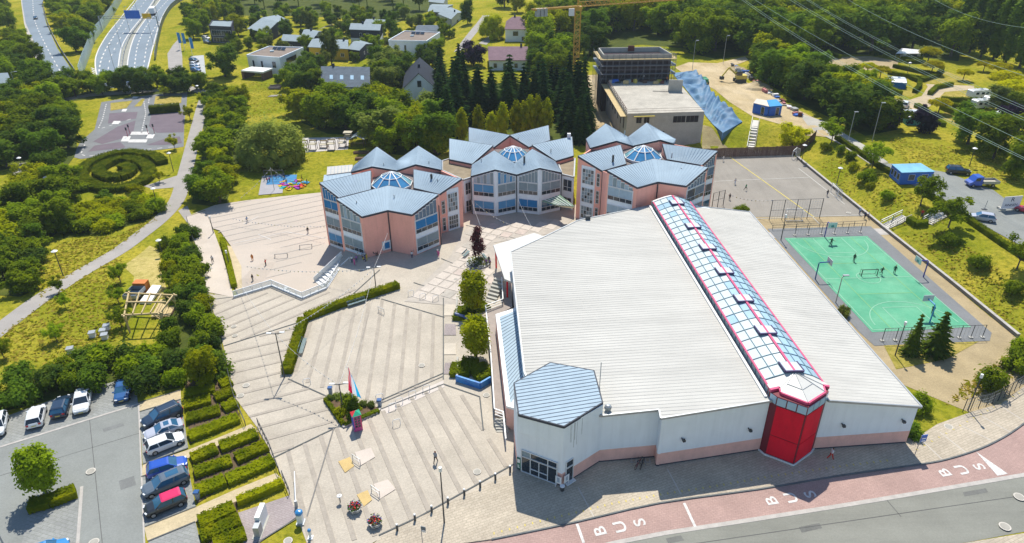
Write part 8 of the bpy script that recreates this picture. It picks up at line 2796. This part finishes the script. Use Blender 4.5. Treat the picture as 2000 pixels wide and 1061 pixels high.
# triangular bed with flag
def bed():
 t = [G(*q) for q in [(634,785),(640,776),(700,790),(745,800),(740,808),(671,838)]]
 b = thing('planting_bed','triangular planting bed with a kerb in the middle of the plaza','planting bed',t[0])
 MB().prism([(p.x,p.y) for p in t],0.05,.28).build('kerb',KERB,b)
 c = sum(t,V((0,0,0))) / 6
 MB().prism([(c.x + (p.x - c.x) * .93,c.y + (p.y - c.y) * .93) for p in t],.2,.31).build('soil',M('brown_mulch',(.13,.085,.05),.95,.2,1.5),b)
 hedge([(636,782),(671,832)],.55,.55,'hedge','low clipped hedge on the left side of the triangular bed')
 hedge([(674,833),(740,805)],.55,.5,'hedged','low clipped hedge on the right side of the triangular bed')
 for x,y,s,lf,t_ in ((645,782,1.1,'grey','small round bush at the left tip of the triangular bed'),(661,780,1.3,'grey','rounded bush behind the lamp in the triangular bed'),(684,800,2.6,'mid','tall leafy bush in the middle of the triangular bed'),(668,812,1.5,'lime','yellowish bush at the left of the triangular bed'),(710,795,1.2,'grey','small grey bush right of the flag'),(725,797,1.2,'grey','small bush at the right tip of the triangular bed'),(700,803,1.0,'lime','low yellowish cover in the triangular bed'),(690,818,1.4,'mid','bush behind the colourful book box')):
  pl('shrub',lf,x,y,s,s * 1.15,t_)
 p = G(692,800)
 f = thing('flag_pole','flagpole with a hanging red, white and light blue flag','flag',(p.x,p.y,.2))
 MB().tube([(p.x,p.y,0),(p.x,p.y,6.5)],.06,8,.04).build('pole',WHITE,f)
 # drooping cloth: three stripes falling in folds
 cols = [M_leaf('flag_red',(.75,.02,.08),(.8,.03,.1),0,.5,0),M_leaf('flag_white',(.82,.84,.86),(.85,.85,.86),0,.5,0),M_leaf('flag_light_blue',(.02,.5,.85),(.03,.55,.9),0,.5,0)]
 rows = 14
 for k in range(3):
  mb = MB()
  vs = []
  for i in range(rows + 1):
   t_ = i / rows
   for j in range(3):
    u = (k + j / 2) / 3
    spread = .2 + .8 * t_ ** .7
    x = -.45 * t_ * (1 - u) + .06 + u * 1.0 * spread
    z = 6.45 - (t_ * 3.5) - u * 1.35 - .1
    if k == 2 and i == rows: z += .25 * math.sin(j * 1.5)
    y = .14 * math.sin(u * 11 + t_ * 2.0) * spread
    vs.append(V((p.x + x,p.y + y,z + .1)))
  mb.add(vs,[[i * 3 + j,i * 3 + j + 1,(i + 1) * 3 + j + 1,(i + 1) * 3 + j] for i in range(rows) for j in range(2)])
  mb.build('flag_stripe',cols[k],f,smooth=True)
 # multicoloured book box
 p = G(699,838)
 x = thing('book_box','brightly painted book box shaped like a phone booth','book box',(p.x,p.y,.06),None,.45)
 pinkm,redm,grm,blm = M('box_pink',(.6,.08,.25),.5),M('box_red',(.62,.03,.03),.5),M('box_green',(.02,.35,.2),.5),M('box_blue',(.03,.08,.45),.5)
 MB().box((0,0,.15),(1.0,1.0,.3)).build('base',pinkm,x,local=True)
 MB().box((-.46,0,1.3),(.08,.92,2.0)).build('side_panel',blm,x,local=True)
 MB().box((.46,0,1.3),(.08,.92,2.0)).build('side_panel',redm,x,local=True)
 MB().box((0,.46,1.3),(.86,.08,2.0)).build('back_panel',blm,x,local=True)
 d = MB().box((0,-.47,.45),(.86,.06,.3)).box((0,-.47,2.25),(.86,.06,.12)).box((-.38,-.47,1.35),(.1,.06,1.7)).box((.38,-.47,1.35),(.1,.06,1.7)).box((0,-.47,1.35),(.06,.06,1.7))
 for k in range(3):
  d.box((0,-.47,.95 + .4 * k),(.7,.06,.06))
 d = d.build('door',pinkm,x,local=True)
 for i in range(2):
  for k in range(4):
   MB().box((-.17 + .34 * i,-.45,.78 + .4 * k),(.28,.03,.3)).build('pane',GLASSD,d,local=True)
 for i in range(4):
  a0_,a1_ = [(-.55,-.55),(.55,-.55),(.55,.55),(-.55,.55)][i],[(.55,-.55),(.55,.55),(-.55,.55),(-.55,-.55)][i]
  MB().add([V((*a0_,2.32)),V((*a1_,2.32)),V((0,0,2.75)),V((0,0,2.3))],[[0,1,2],[1,0,3],[0,2,3],[2,1,3]]).build('roof',[grm,grm,redm,redm][i],x,local=True)
bed()
for px,py,t in ((646,769,'blue litter bin at the left tip of the triangular bed'),(742,793,'blue litter bin at the right tip of the triangular bed'),(387,974,'white and blue waste bin at the end of the hedge row')):
 p = G(px,py)
 r = thing('litter_bin',t,'litter bin',p)
 MB().cone((p.x,p.y),.25,.28,.06,.85,10).build('bin',M('bin_grey',(.3,.34,.38),.6),r)
 MB().box((p.x,p.y,.95),(.55,.5,.2)).build('lid',CARB2,r)
# cabinet, blue-topped column, ticket post, barrier
p = G(508,1036)
r = thing('power_cabinet','tall white cabinet with a lower grey annex on the grey charging bay','cabinet',p)
MB().box((p.x,p.y + .9,.95),(.5,1.9,1.8)).build('cabinet',WHITE,r); MB().box((p.x + .08,p.y - .55,.75),(.55,.9,1.4)).build('annex',GALV,r); MB().box((p.x,p.y + .3,.08),(.9,3.0,.1)).build('base',CONC,r)
p = G(588,1022)
r = thing('info_column','white column with a bright blue domed top by the dark beam','column',p)
MB().box((p.x,p.y,.7),(.55,.5,1.3)).build('shaft',WHITE,r); MB().ball((p.x,p.y,1.5),.42,9,6,.8).build('dome',CARSK,r); MB().box((p.x,p.y,.1),(.8,.8,.2)).build('foot',GALV,r)
p = G(607,1052)
r = thing('info_column','small white post with a blue cap at the lower edge of the view','column',p)
MB().cone((p.x,p.y),.14,.14,.1,1.0,8).build('shaft',WHITE,r); MB().ball((p.x,p.y,1.15),.2,8,5).build('dome',CARSK,r); MB().box((p.x,p.y,.12),(.5,.5,.15)).build('foot',WHITE,r)
a,b = G(580,992),G(578,935)
r = thing('barrier_pole','thin striped barrier pole at the plaza entrance','barrier',a)
MB().beam(a + V((0,0,1.0)),b + V((0,0,1.05)),.08).build('pole',WHITE,r); MB().box((a.x,a.y,.5),(.25,.25,1.0)).build('post',GALV,r)
p = G(665,982)
r = thing('ticket_post','slim steel post with a disc beside the flower tubs','post',p)
MB().tube([(p.x,p.y,.06),(p.x,p.y,1.15)],.05,6).build('post',DARK,r); MB().cone((p.x,p.y),.28,.22,1.0,1.06,10).build('disc',WHITE,r)
# signs
def sign(px,py,hgt,w,hh,label,m,ang=0.0,name='street_sign'):
 p = G(px,py)
 r = thing(name,label,'sign',p,None,ang)
 MB().tube([(0,0,0),(0,0,hgt)],.04,6).build('post',GALV,r,local=True)
 MB().box((.02 + w / 2,0,hgt - hh / 2),(w,.05,hh)).build('sign_panel',m,r,local=True)
 return r
s = sign(826,1068,2.9,.45,.5,'small street sign at the kerb below the plaza',M('sign_slate',(.12,.16,.2),.5),-.3)
MB().box((.25,0,2.25),(.42,.05,.22)).build('sign_panel',WHITE,s,local=True)
s = sign(1785,893,3.2,.75,1.0,'blue bus stop sign on a leaning post at the end of the hall',BLUEP,.2)
for k in range(2): MB().box((.4,-.035,2.7 - .35 * k),(.5,.01,.16)).build('sign_print',WHITE,s,local=True)
# entrance notices
for (x,y,t,ang) in ((1090,955,'white notice board on legs left of the hexagon\'s front corner',-.49),(1106,952,'white notice board on legs right of the hexagon\'s front corner',.67)):
 p = G(x,y)
 r = thing('notice_board',t,'notice board',(p.x,p.y,.14),None,ang)
 MB().box((0,0,1.15),(.62,.06,.95)).build('board',WHITE,r,local=True)
 MB().box((0,-.035,1.2),(.3,.01,.6)).build('print',M('print_grey',(.4,.45,.5),.7),r,local=True)
 for k in (-1,1):
  MB().tube([(k * .32,0,0),(k * .32,0,1.65)],.035,6).build('leg',WHITE,r,local=True)
p = G(1098,960)
r = thing('ashtray_post','dark bin with a white ring at the hexagon\'s front corner','bin',p)
MB().cone((p.x,p.y),.2,.24,.14,.75,10).build('bin',DARK,r); MB().cone((p.x,p.y),.27,.27,.75,.82,12).build('ring',WHITE,r)
p = G(1017,921)
F = Fr((0.42,55.72),(5.1,53.2))
r = thing('wall_notice','green and white notice beside the hall entrance doors','notice',F.p(.3,.3,.1))
MB().fbox(F,.02,.5,.45,2.0,.02,.12).build('board',M('notice_green',(.02,.16,.1),.5),r)
MB().fbox(F,.1,.4,1.35,1.85,.12,.14).build('print',WHITE,r)
MB().fbox(F,.12,.36,.6,.72,.12,.14).fbox(F,.12,.18,.6,1.05,.12,.14).fbox(F,.24,.3,.75,1.05,.12,.145).build('print',WHITE,r)
# advertising board on the parking lot
p = G(1970,412)
z = p.z
r = thing('advertising_board','slanted white board with a dark R emblem and the word RINNEN','sign',p,None,.16)
MB().box((0,0,1.75),(3.7,.1,2.3)).build('board',M('board_white',(.72,.7,.74),.6,.03),r,local=True)
for k in (-1,1):
 MB().box((k * 1.2,.5,.25),(.5,1.6,.4)).build('ballast',CONC,r,local=True)
 MB().beam((k * 1.5,.06,.2),(k * 1.5,.06,2.8),.08).build('frame_post',GALV,r,local=True)
MB().box((0,.1,.45),(4.4,.2,.12)).build('foot_beam',GALV,r,local=True)
NAVYP = M('print_navy',(.02,.03,.08),.6)
for body_,sz,zz in (('R',1.15,2.25),('RINNEN',.62,1.2)):
 c = bpy.data.curves.new('lettering','FONT'); c.body = body_; c.size = sz; c.align_x = 'CENTER'; c.align_y = 'CENTER'; c.extrude = .005
 o = bpy.data.objects.new('lettering',c); COL.objects.link(o)
 me = bpy.data.meshes.new_from_object(o.evaluated_get(bpy.context.evaluated_depsgraph_get()))
 bpy.data.objects.remove(o)
 me.materials.clear(); me.materials.append(NAVYP)
 o = bpy.data.objects.new('lettering',me); COL.objects.link(o); o.parent = r
 o.location = (0,-.062,zz); o.rotation_euler = (PI / 2,0,0); o.scale = (1.15,1,1)
p = G(1922,410)
r = thing('barrier_post','thin steel barrier post on a foot in the upper parking lot','post',p)
MB().tube([(p.x,p.y,p.z),(p.x + .1,p.y,p.z + 1.9)],.05,6).build('post',GALV,r); MB().box((p.x,p.y,p.z + .1),(.9,.5,.12)).build('foot',DARK,r)
# flags beside the motorway slope
for x,y,t in ((352,97,'blue and white banner on a pole, left one by the slope road'),(361,98,'blue banner on a pole, middle one by the slope road'),(376,108,'pale blue banner on a tall pole by the parked cars')):
 p = G(x,y)
 r = thing('banner_flag',t,'flag',p)
 MB().tube([(p.x,p.y,p.z),(p.x,p.y,p.z + 7)],.08,6).build('pole',WHITE,r)
 MB().add([V((p.x,p.y,p.z + 6.9)),V((p.x + 1.2,p.y,p.z + 6.8)),V((p.x + 1.1,p.y + .3,p.z + 4.6)),V((p.x + 1.2,p.y,p.z + 2.6)),V((p.x,p.y,p.z + 2.6)),V((p.x,p.y + .1,p.z + 4.7))],[[0,1,2,5],[5,2,3,4]]).build('banner',M('banner_blue',(.06,.25,.55),.7,.2,.8),r)
# manholes
for i,(x,y,s,t) in enumerate(((178,922,.5,'round manhole cover in the middle of the car park'),(932,923,.45,'round manhole cover near the hall end of the bollards'),(824,715,.45,'round manhole cover in the terraced square'),(950,773,.45,'round manhole cover at the foot of the blue planter'),(1852,835,.5,'round manhole cover in the pavement right of the hall'),(481,754,.45,'round manhole cover on the promenade below the left hedge'),(470,774,.45,'round manhole cover close to the promenade fence'),(457,639,.4,'upper of two round covers on the promenade'),(459,657,.4,'lower of two round covers on the promenade'),(1990,972,.55,'pale manhole cover in the street at the right edge'),(1962,1030,.55,'pale manhole cover in the street at the lower right corner'),(411,525,.4,'cover on the promenade ramp'),(184,1061,.5,'manhole cover at the lower edge of the car park'),(1657,417,.45,'pale round cover on the football ground by the low wall'),(890,547,.4,'round cover between the tiles of the courtyard'),(563,1058,.45,'round cover beside the blue domed column'))):
 p = G(x,y)
 r = thing('manhole_cover',t,'manhole cover',(p.x,p.y,h(p.x,p.y)))
 z = p.z + .155
 MB().cone((p.x,p.y),s,s,z - .03,z - .012,16).build('ring',M('cover_ring',(.56,.52,.45),.8),r)
 MB().cone((p.x,p.y),s * .78,s * .78,z - .03,z,16).build('lid',HOLE,r)
# sports gear
def goal(px,py,ang,w,label,hh=2.0,dep=1.0,m=WHITE,net=True):
 p = G(px,py)
 r = thing('goal',label,'goal',(p.x,p.y,p.z + .06),None,ang)
 mb = MB()
 for s in (-1,1):
  MB().beam((s * w / 2,0,0),(s * w / 2,0,hh),.1).build('post',m,r,local=True)
  MB().tube([(s * w / 2,0,hh),(s * w / 2,dep * .8,hh * .9),(s * w / 2,dep,0),(s * w / 2,0,.04)],.035,5).build('side_frame',m,r,local=True)
 MB().beam((-w / 2,0,hh),(w / 2,0,hh),.1).build('crossbar',m,r,local=True)
 MB().beam((-w / 2,dep,.04),(w / 2,dep,.04),.07).build('ground_bar',m,r,local=True)
 if net:
  n = MB()
  for i in range(13):
   x = -w / 2 + w * i / 12
   n.beam((x,dep * .8,hh * .9),(x,dep,.05),.02).beam((x,0,hh),(x,dep * .8,hh * .9),.02)
  for k in range(6):
   z = .1 + hh * .8 * k / 5
   n.beam((-w / 2,dep * (1 - .2 * k / 5),z),(w / 2,dep * (1 - .2 * k / 5),z),.02)
  n.build('net',GALV,r,local=True,kind='stuff')
goal(1548,428,PI,3.2,'white football goal in front of the ball fence')
goal(1550,308,-2.2,3.0,'white football goal at the upper corner by the timber fence')
goal(1628,382,-1.62,3.4,'white football goal against the low wall of the football ground')
goal(1697,540,.05,2.6,'small dark goal frame at the centre line of the green court',1.2,.6,GREENM,False)
for x,y,a_,t in ((550,505,.2,'nearer the terrace stair'),(598,487,.2,'nearer the pavilion wall')):
 goal(x,y,a_,2.2,'small pale goal frame in the schoolyard, ' + t,.9,.5,KERB,False)
def basket(px,py,ang,label,m):
 p = G(px,py)
 r = thing('basketball_hoop',label,'basketball hoop',(p.x,p.y,p.z + .06),None,ang)
 MB().tube([(0,0,0),(0,0,2.9),(.12,0,3.05),(1.7,0,3.1)],.1,8).build('post',m,r,local=True)
 MB().box((1.75,0,3.2),(.06,1.6,1.0)).build('backboard',M('board_pale',(.55,.6,.58),.5),r,local=True)
 MB().box((1.785,0,3.05),(.01,.5,.4)).build('target_square',M('target_teal',(.1,.3,.3),.6),r,local=True)
 ring = [(1.98 + .23 * math.cos(6.283 * k / 12),.23 * math.sin(6.283 * k / 12),2.95) for k in range(13)]
 MB().tube(ring,.02,5).build('rim',M('rim_orange',(.5,.12,.02),.5),r,local=True)
VIO = M('violet_post',(.05,.05,.3),.5)
basket(1610,464,-PI / 2 + .06,'violet basketball hoop at the far end of the green court',VIO)
basket(1592,546,0.06,'blue basketball hoop at the hall side of the green court',M('blue_post',(.02,.1,.3),.5))
basket(1803,542,PI + .06,'violet basketball hoop at the embankment side of the green court',VIO)
basket(1815,632,PI / 2 + .06,'light blue basketball hoop at the near end of the green court',M('light_blue_post',(.02,.25,.5),.5))
# blue mosaic walls of the planters
def mosaic(name,label,line,z0,z1,m):
 w = [G(*p) for p in line]
 r = thing(name,label,'planter wall',w[0])
 for a,b in zip(w,w[1:]):
  MB().beam(V((a.x,a.y,(z0 + z1) / 2)),V((b.x,b.y,(z0 + z1) / 2)),.25,z1 - z0).build('wall',m,r)
MOS = M('blue_mosaic',(.015,.09,.42),.4,.35,1.4,col2=(.05,.3,.62))
mosaic('planter_wall','bright blue mosaic wall of the lower planter',[(891,745),(938,760),(958,748)],0,1.0,MOS)
mosaic('planter_wall','blue painted wall between the two planters',[(889,622),(921,632)],0,1.0,M('blue_mural',(.03,.08,.3),.6,.6,.9,col2=(.4,.42,.55)))
mosaic('planter_wall','pale wall on the left side of the upper planter',[(892,618),(893,588)],0,.7,CONC)
mosaic('planter_wall','pale wall on the left side of the lower planter',[(893,742),(894,705)],0,.7,CONC)
for i in range(4):
 y0 = 592 + i * 38
 sheet('path_slab',[(869,y0 + 4),(890,y0 + 4),(891,y0 + 26),(867,y0 + 26)],M('sand_slab',(.53,.47,.38),.9,.08,.6,fine=.05) if i % 2 == 0 else GREY,.128)
stair_ = thing('stairway','grey stair climbing past the upper planter to the walkway','stairs',G(962,575))
for k in range(7):
 p = G(958,590).lerp(G(975,556),k / 6)
 MB().box((p.x,p.y,.07 * (k + 1)),(1.8,.5,.14 * (k + 1)),-.5).build('step',CONC,stair_)
# round bed of the red maple
p = G(934,516)
r = thing('round_bed','round raised bed with ground cover under the dark red tree','planting bed',p)
MB().cone((p.x,p.y),2.0,2.0,.05,.42,20).build('kerb',GALV,r)
mb = MB()
rg = random.Random(3)
for _ in range(420):
 a,q = rg.uniform(0,6.28),1.85 * math.sqrt(rg.random())
 leaf_quad(mb,V((p.x + q * math.cos(a),p.y + q * math.sin(a),.42 + rg.uniform(0,.5))),V((0,0,1)),.17,rg)
mb.build('foliage',LEAF['hedge'],r,kind='stuff')
# bicycles leaning around the bed and at the hall
def bike(px,py,ang,label,m,group=None):
 p = G(px,py)
 r = thing('bicycle',label,'bicycle',(p.x,p.y,p.z + .14),group,ang)
 for x in (-.52,.52):
  MB().tube([(x + .33 * math.cos(6.283 * k / 14),0,.34 + .33 * math.sin(6.283 * k / 14)) for k in range(15)],.025,4).build('wheel',TYRE,r,local=True)
 MB().tube([(-.52,0,.34),(-.15,0,.8),(.38,0,.82),(-.05,0,.34),(-.52,0,.34)],.025,5).tube([(-.05,0,.34),(-.18,0,.92)],.025,5).tube([(.52,0,.34),(.36,0,.98)],.025,5).build('frame',m,r,local=True)
 MB().box((-.2,0,.95),(.26,.14,.06)).build('saddle',DARK,r,local=True)
 MB().beam((.34,-.28,1.0),(.34,.28,1.0),.035).build('handlebar',DARK,r,local=True)
bike(916,521,.4,'bicycle leaning at the left of the round courtyard bed',GALV)
bike(923,527,.1,'bicycle standing in front of the round courtyard bed',DARK)
bike(938,529,-.2,'pale bicycle at the lower edge of the round courtyard bed',WHITE)
bike(1246,913,.9,'dark red bicycle in the rack before the hall recess',M('bike_red',(.2,.02,.03),.5))
bike(1254,912,1.1,'dark bicycle in the rack before the hall recess',DARK)
p = G(1250,905)
r = thing('bicycle_rack','steel bicycle rack in the recess of the hall front','bicycle rack',p)
for k in range(5):
 MB().tube([(p.x - 1 + .5 * k,p.y,.14),(p.x - 1 + .5 * k,p.y,.7),(p.x - 1 + .5 * k,p.y - .5,.7),(p.x - 1 + .5 * k,p.y - .5,.14)],.025,5).build('hoop',GALV,r)
MB().beam((p.x - 1.1,p.y,.18),(p.x + 1.1,p.y,.18),.05).build('rail',GALV,r)
# playgrounds
def play():
 sheet('play_surface',[(505,382),(552,378),(556,340),(512,345)],M('play_grey',(.36,.35,.36),.9,.1,.5),.12)
 sheet('play_surface',[(525,345),(580,342),(578,360),(520,362)],M('play_blue',(.06,.22,.42),.8,.15,.5),.14)
 sheet('play_surface',[(573,300),(680,292),(682,268),(590,270)],M('play_pale',(.5,.47,.44),.9,.1,.5),.06)
 rg = random.Random(6)
 cols = [(.6,.25,.02),(.65,.5,.03),(.5,.04,.3),(.06,.3,.5),(.3,.08,.4),(.6,.05,.05),(.05,.4,.4),(.62,.35,.05)]
 for i in range(22):
  p = G(rg.uniform(548,598),rg.uniform(353,371))
  m = cloth(cols[i % 8])
  mb = MB()
  s = rg.uniform(.5,1.0); a = rg.uniform(0,3)
  mb.box((p.x,p.y,p.z + .16),(s * 1.8,s,.1),a).box((p.x + .1,p.y,p.z + .26),(s * .8,s * .6,.1),a + .5)
  tag(mb.build('play_mat',m),'bright coloured mat lying in the heap on the playground','play mat','coloured mats on the playground')
 p = G(537,352)
 f = thing('swing_frame','swing frame on the blue play surface','swing',p)
 for dx in (-2.2,2.2):
  for dy in (-.9,.9):
   MB().beam((p.x + dx,p.y + dy,p.z),(p.x + dx,p.y,p.z + 2.4),.1).build('leg',DARK,f)
 MB().beam((p.x - 2.3,p.y,p.z + 2.4),(p.x + 2.3,p.y,p.z + 2.4),.12).build('crossbar',DARK,f)
 for dx in (-.8,.8):
  MB().beam((p.x + dx,p.y,p.z + 2.4),(p.x + dx,p.y,p.z + .6),.03).build('chain',GALV,f)
  MB().box((p.x + dx,p.y,p.z + .55),(.5,.25,.05)).build('seat',DARK,f)
 # climbing decks
 p = G(632,290)
 c = thing('climbing_structure','timber climbing structure with linked decks on the pale play surface','play structure',p)
 for k,(dx,dy,z) in enumerate(((-5,0,1.2),(-2.4,-1,1.6),(0,.4,1.0),(2.4,-1,1.7),(4.8,.8,1.3),(6.2,2.4,2.6))):
  MB().box((p.x + dx,p.y + dy,p.z + z),(2.0,1.6,.14)).build('deck',M('pale_deck',(.5,.45,.34),.85,.15,1.2),c)
  for sx in (-.9,.9):
   for sy in (-.7,.7):
    MB().box((p.x + dx + sx,p.y + dy + sy,p.z + (z + .9) / 2),(.12,.12,z + .9)).build('post',DWOOD,c)
  MB().box((p.x + dx,p.y + dy + .7,p.z + z + .7),(1.9,.06,.3)).build('guard_board',WOOD,c)
 MB().box((p.x + 6.2,p.y + 2.4,p.z + 3.5),(2.2,1.8,.2)).build('roof',MATS['pale_deck'],c)
 p = G(700,284)
 s = thing('garden_shelter','small open shelter with a pitched grey roof behind the playground','shelter',p)
 for dx in (-1.6,1.6):
  for dy in (-1.2,1.2):
   MB().box((p.x + dx,p.y + dy,p.z + 1.1),(.14,.14,2.2)).build('post',DWOOD,s)
  a = V((p.x,p.y - 1.7,p.z + 3.1)); b = V((p.x,p.y + 1.7,p.z + 3.1))
  e = V((dx * 1.3,0,-1.0))
  MB().slab([a,b,b + e,a + e] if dx < 0 else [a,a + e,b + e,b],.1).build('roof',SLATEG,s)
 MB().box((p.x,p.y + .5,p.z + .45),(2.2,.5,.1)).build('seat',WOOD,s)
 # two low sheds behind the left pavilion
 for px4,z_,t,m in (([(639,341),(687,335),(688,322),(640,326)],2.4,'low shed with a white ribbed roof behind the left pavilion',ROOFW),([(632,356),(687,349),(688,337),(634,342)],2.2,'low lean-to with a pale blue roof behind the left pavilion',ROOFB)):
  c,zb = corners(px4,z_)
  cc = sum(c,V((0,0,0))) / 4
  r = thing('garden_shed',t,'shed',(cc.x,cc.y,zb))
  MB().prism([(q.x,q.y) for q in c],zb,zb + z_ - .1).build('wall',PALEP,r)
  rf = MB().slab([cc + (q - cc) * 1.04 for q in c],.12).build('roof',m,r)
  seams(rf,c[3],c[2],c[1],c[0],.8,.08,.08,SEAM)
 for x,y in ((691,300),(694,312),(700,318)):
  p = G(x,y)
  b = thing('raised_bed','timber raised bed beside the playground path','raised bed',p,'raised beds beside the playground')
  MB().box((p.x + 2,p.y,p.z + .25),(4.0,1.2,.5)).build('box',DWOOD,b); MB().box((p.x + 2,p.y,p.z + .52),(3.8,1.0,.06)).build('soil',MATS['brown_mulch'],b)
 p = G(432,385)
 sg_ = sign(434,390,2.2,.5,.8,'green notice board at the edge of the schoolyard lawn',M('notice_light_green',(.12,.4,.25),.6))
 # garden of the traffic lights
 for x,y,t in ((250,268,'left front'),(254,262,'left rear'),(290,263,'right rear'),(302,261,'right front')):
  p = G(x,y)
  r = thing('toy_traffic_light','red toy traffic light at the %s corner of the crossing' % t,'traffic light',p)
  MB().tube([(p.x,p.y,p.z),(p.x,p.y,p.z + 2.0)],.06,6).build('post',M('signal_red',(.4,.02,.06),.5),r)
  MB().box((p.x,p.y,p.z + 2.3),(.3,.3,.8)).build('lamp_box',DARK,r)
play()
# wood pile and hay in the clearing
p = G(538,173)
r = thing('log_pile','grey pile of logs at the edge of the clearing','log pile',p)
rg = random.Random(1)
for k in range(26):
 y = p.y + rg.uniform(-1.6,1.6); z = p.z + .25 + rg.random() * .9 * (1 - abs(y - p.y) / 1.8)
 x = p.x + rg.uniform(-.5,.5)
 MB().tube([(x - 1.8,y,z),(x + 1.8,y + rg.uniform(-.3,.3),z)],.17,6).build('log',M('weathered_log',(.2,.17,.15),.9,.2,1.5),r)
p = G(536,188)
r = thing('board_stack','small pile of pale boards in the clearing','boards',p)
for k in range(6):
 MB().box((p.x + .1 * k,p.y - .8 + .3 * k,p.z + .15 + .05 * (k % 2)),(3.6,.25,.1),.2).build('board',KERB,r)
# ------------------------------------------------------------------ bunting and power lines
PEN = [cloth(c) for c in ((.7,.68,.62),(.7,.7,.68),(.35,.45,.6),(.66,.58,.25),(.7,.68,.64))]
def bunting(a,b,label,sag=.5,gap=.75):
 a,b = V(a),V(b)
 n = max(6,int((b - a).length / gap))
 pts = []
 for i in range(n + 1):
  t = i / n
  p = a.lerp(b,t); p.z -= sag * 4 * t * (1 - t)
  pts.append(p)
 o = MB().tube(pts,.014,4).build('bunting',WHITE)
 tag(o,label,'bunting')
 mb = MB()
 k = 0
 for p,q in zip(pts,pts[1:]):
  d = (q - p) * .2; m = (p + q) / 2
  mb.cur = k % 5; k += 1
  mb.add([m - d,m + d,m + V((0,.05,-.3))],[[0,1,2]])
 off = wloc(o)
 me = mb.mesh('pennants',PEN,off)
 c = bpy.data.objects.new('pennants',me); COL.objects.link(c); c.parent = o; c['kind'] = 'stuff'
pA,pB,pC = G(735,568) + V((0,0,4.1)),G(556,738) + V((0,0,6.8)),G(671,806) + V((0,0,4.3))
bunting(pA,pB,'pennant string from the hedge bend to the lamp at the left hedge',.8)
bunting(pA,pC,'pennant string hanging over the terraced square down to the planting bed',1.0)
bunting(pB,pC,'pennant string from the left hedge lamp to the planting bed',.6)
bunting(pA,U(757,455,5.0),'pennant string rising from the hub lamp to the pink wall',.2,.5)
bunting(pA,U(479,520,1.0),'pennant string from the hub lamp across the schoolyard',.8)
bunting(pB,U(470,555,1.6),'pennant string from the left hedge lamp to the terrace rail',.6)
bunting(U(922,392,5.0),U(938,440,5.5),'pennant string from the middle pavilion to the red tree',.3)
bunting(U(928,396,5),U(1000,440,2.5),'pennant string low before the middle pavilion',.5)
bunting(U(1012,390,5),U(1040,446,3.0),'pennant string from the valley corner of the white pavilion',.3)
t0 = G(536,372) + V((0,0,5.2))
MBp = thing('bunting_pole','thin pole carrying the bunting over the playground','pole',G(536,372))
MB().tube([t0 - V((0,0,5.2)),t0],.06,6).build('pole',GALV,MBp); MB().cone((t0.x,t0.y),.08,.02,t0.z,t0.z + .2,6).build('tip',WHITE,MBp)
bunting(t0,G(470,392) + V((0,0,.6)),'pennant string from the playground pole down to the lawn edge',.4)
bunting(t0,G(580,372) + V((0,0,2.0)),'pennant string from the playground pole over the blue surface',.3)
bunting(G(455,440) + V((0,0,1.5)),G(640,470) + V((0,0,3)),'white pennant string low across the yard',.6)
bunting(G(1410,402) + V((0,0,3)),G(1505,428) + V((0,0,4)),'pennant string from the yard fence to the ball fence',.8)
CABLE = M('power_cable',(0.33,0.45,0.36),0.5,0.05,.5)
def cable(p,q,label,z0=21,z1=14):
 a,b = U(*p,z0),U(*q,z1)
 d = b - a
 pts = []
 for i in range(25):
  t = -.25 + 1.5 * i / 24
  r_ = a + d * t
  r_.z -= 1.2 * 4 * t * (1 - t)
  pts.append(r_)
 tag(MB().tube(pts,.032,5).build('power_cable',CABLE),label,'power cable')
cable((1480,22),(1929,277),'lowest pair of power lines crossing the camp, lower wire')
cable((1480,18),(1935,276),'lowest pair of power lines crossing the camp, upper wire')
cable((1478,2),(2000,277),'single power line above the lowest pair')
cable((1543,0),(2000,235),'middle pair of power lines, lower wire')
cable((1550,0),(2000,230),'middle pair of power lines, upper wire')
cable((1575,0),(2000,213),'upper pair of power lines, lower wire')
cable((1580,0),(2000,208),'upper pair of power lines, upper wire')
cable((1657,0),(2000,148),'thick power line crossing before the poplars',24,22)
cable((1826,0),(2000,54),'topmost thin power line at the upper right corner',26,25)
# thin summer haze over the whole place
hz = bpy.data.materials.new('haze')
hz.use_nodes = True
hz.node_tree.nodes.clear()
_o = hz.node_tree.nodes.new('ShaderNodeOutputMaterial')
_v = hz.node_tree.nodes.new('ShaderNodeVolumePrincipled')
_v.inputs['Color'].default_value = (0.80,0.93,0.95,1)
_v.inputs['Density'].default_value = 0.00013
hz.node_tree.links.new(_v.outputs[0],_o.inputs['Volume'])
MB().box((0,620,29),(1840,1400,66)).build('haze',hz,kind='stuff')
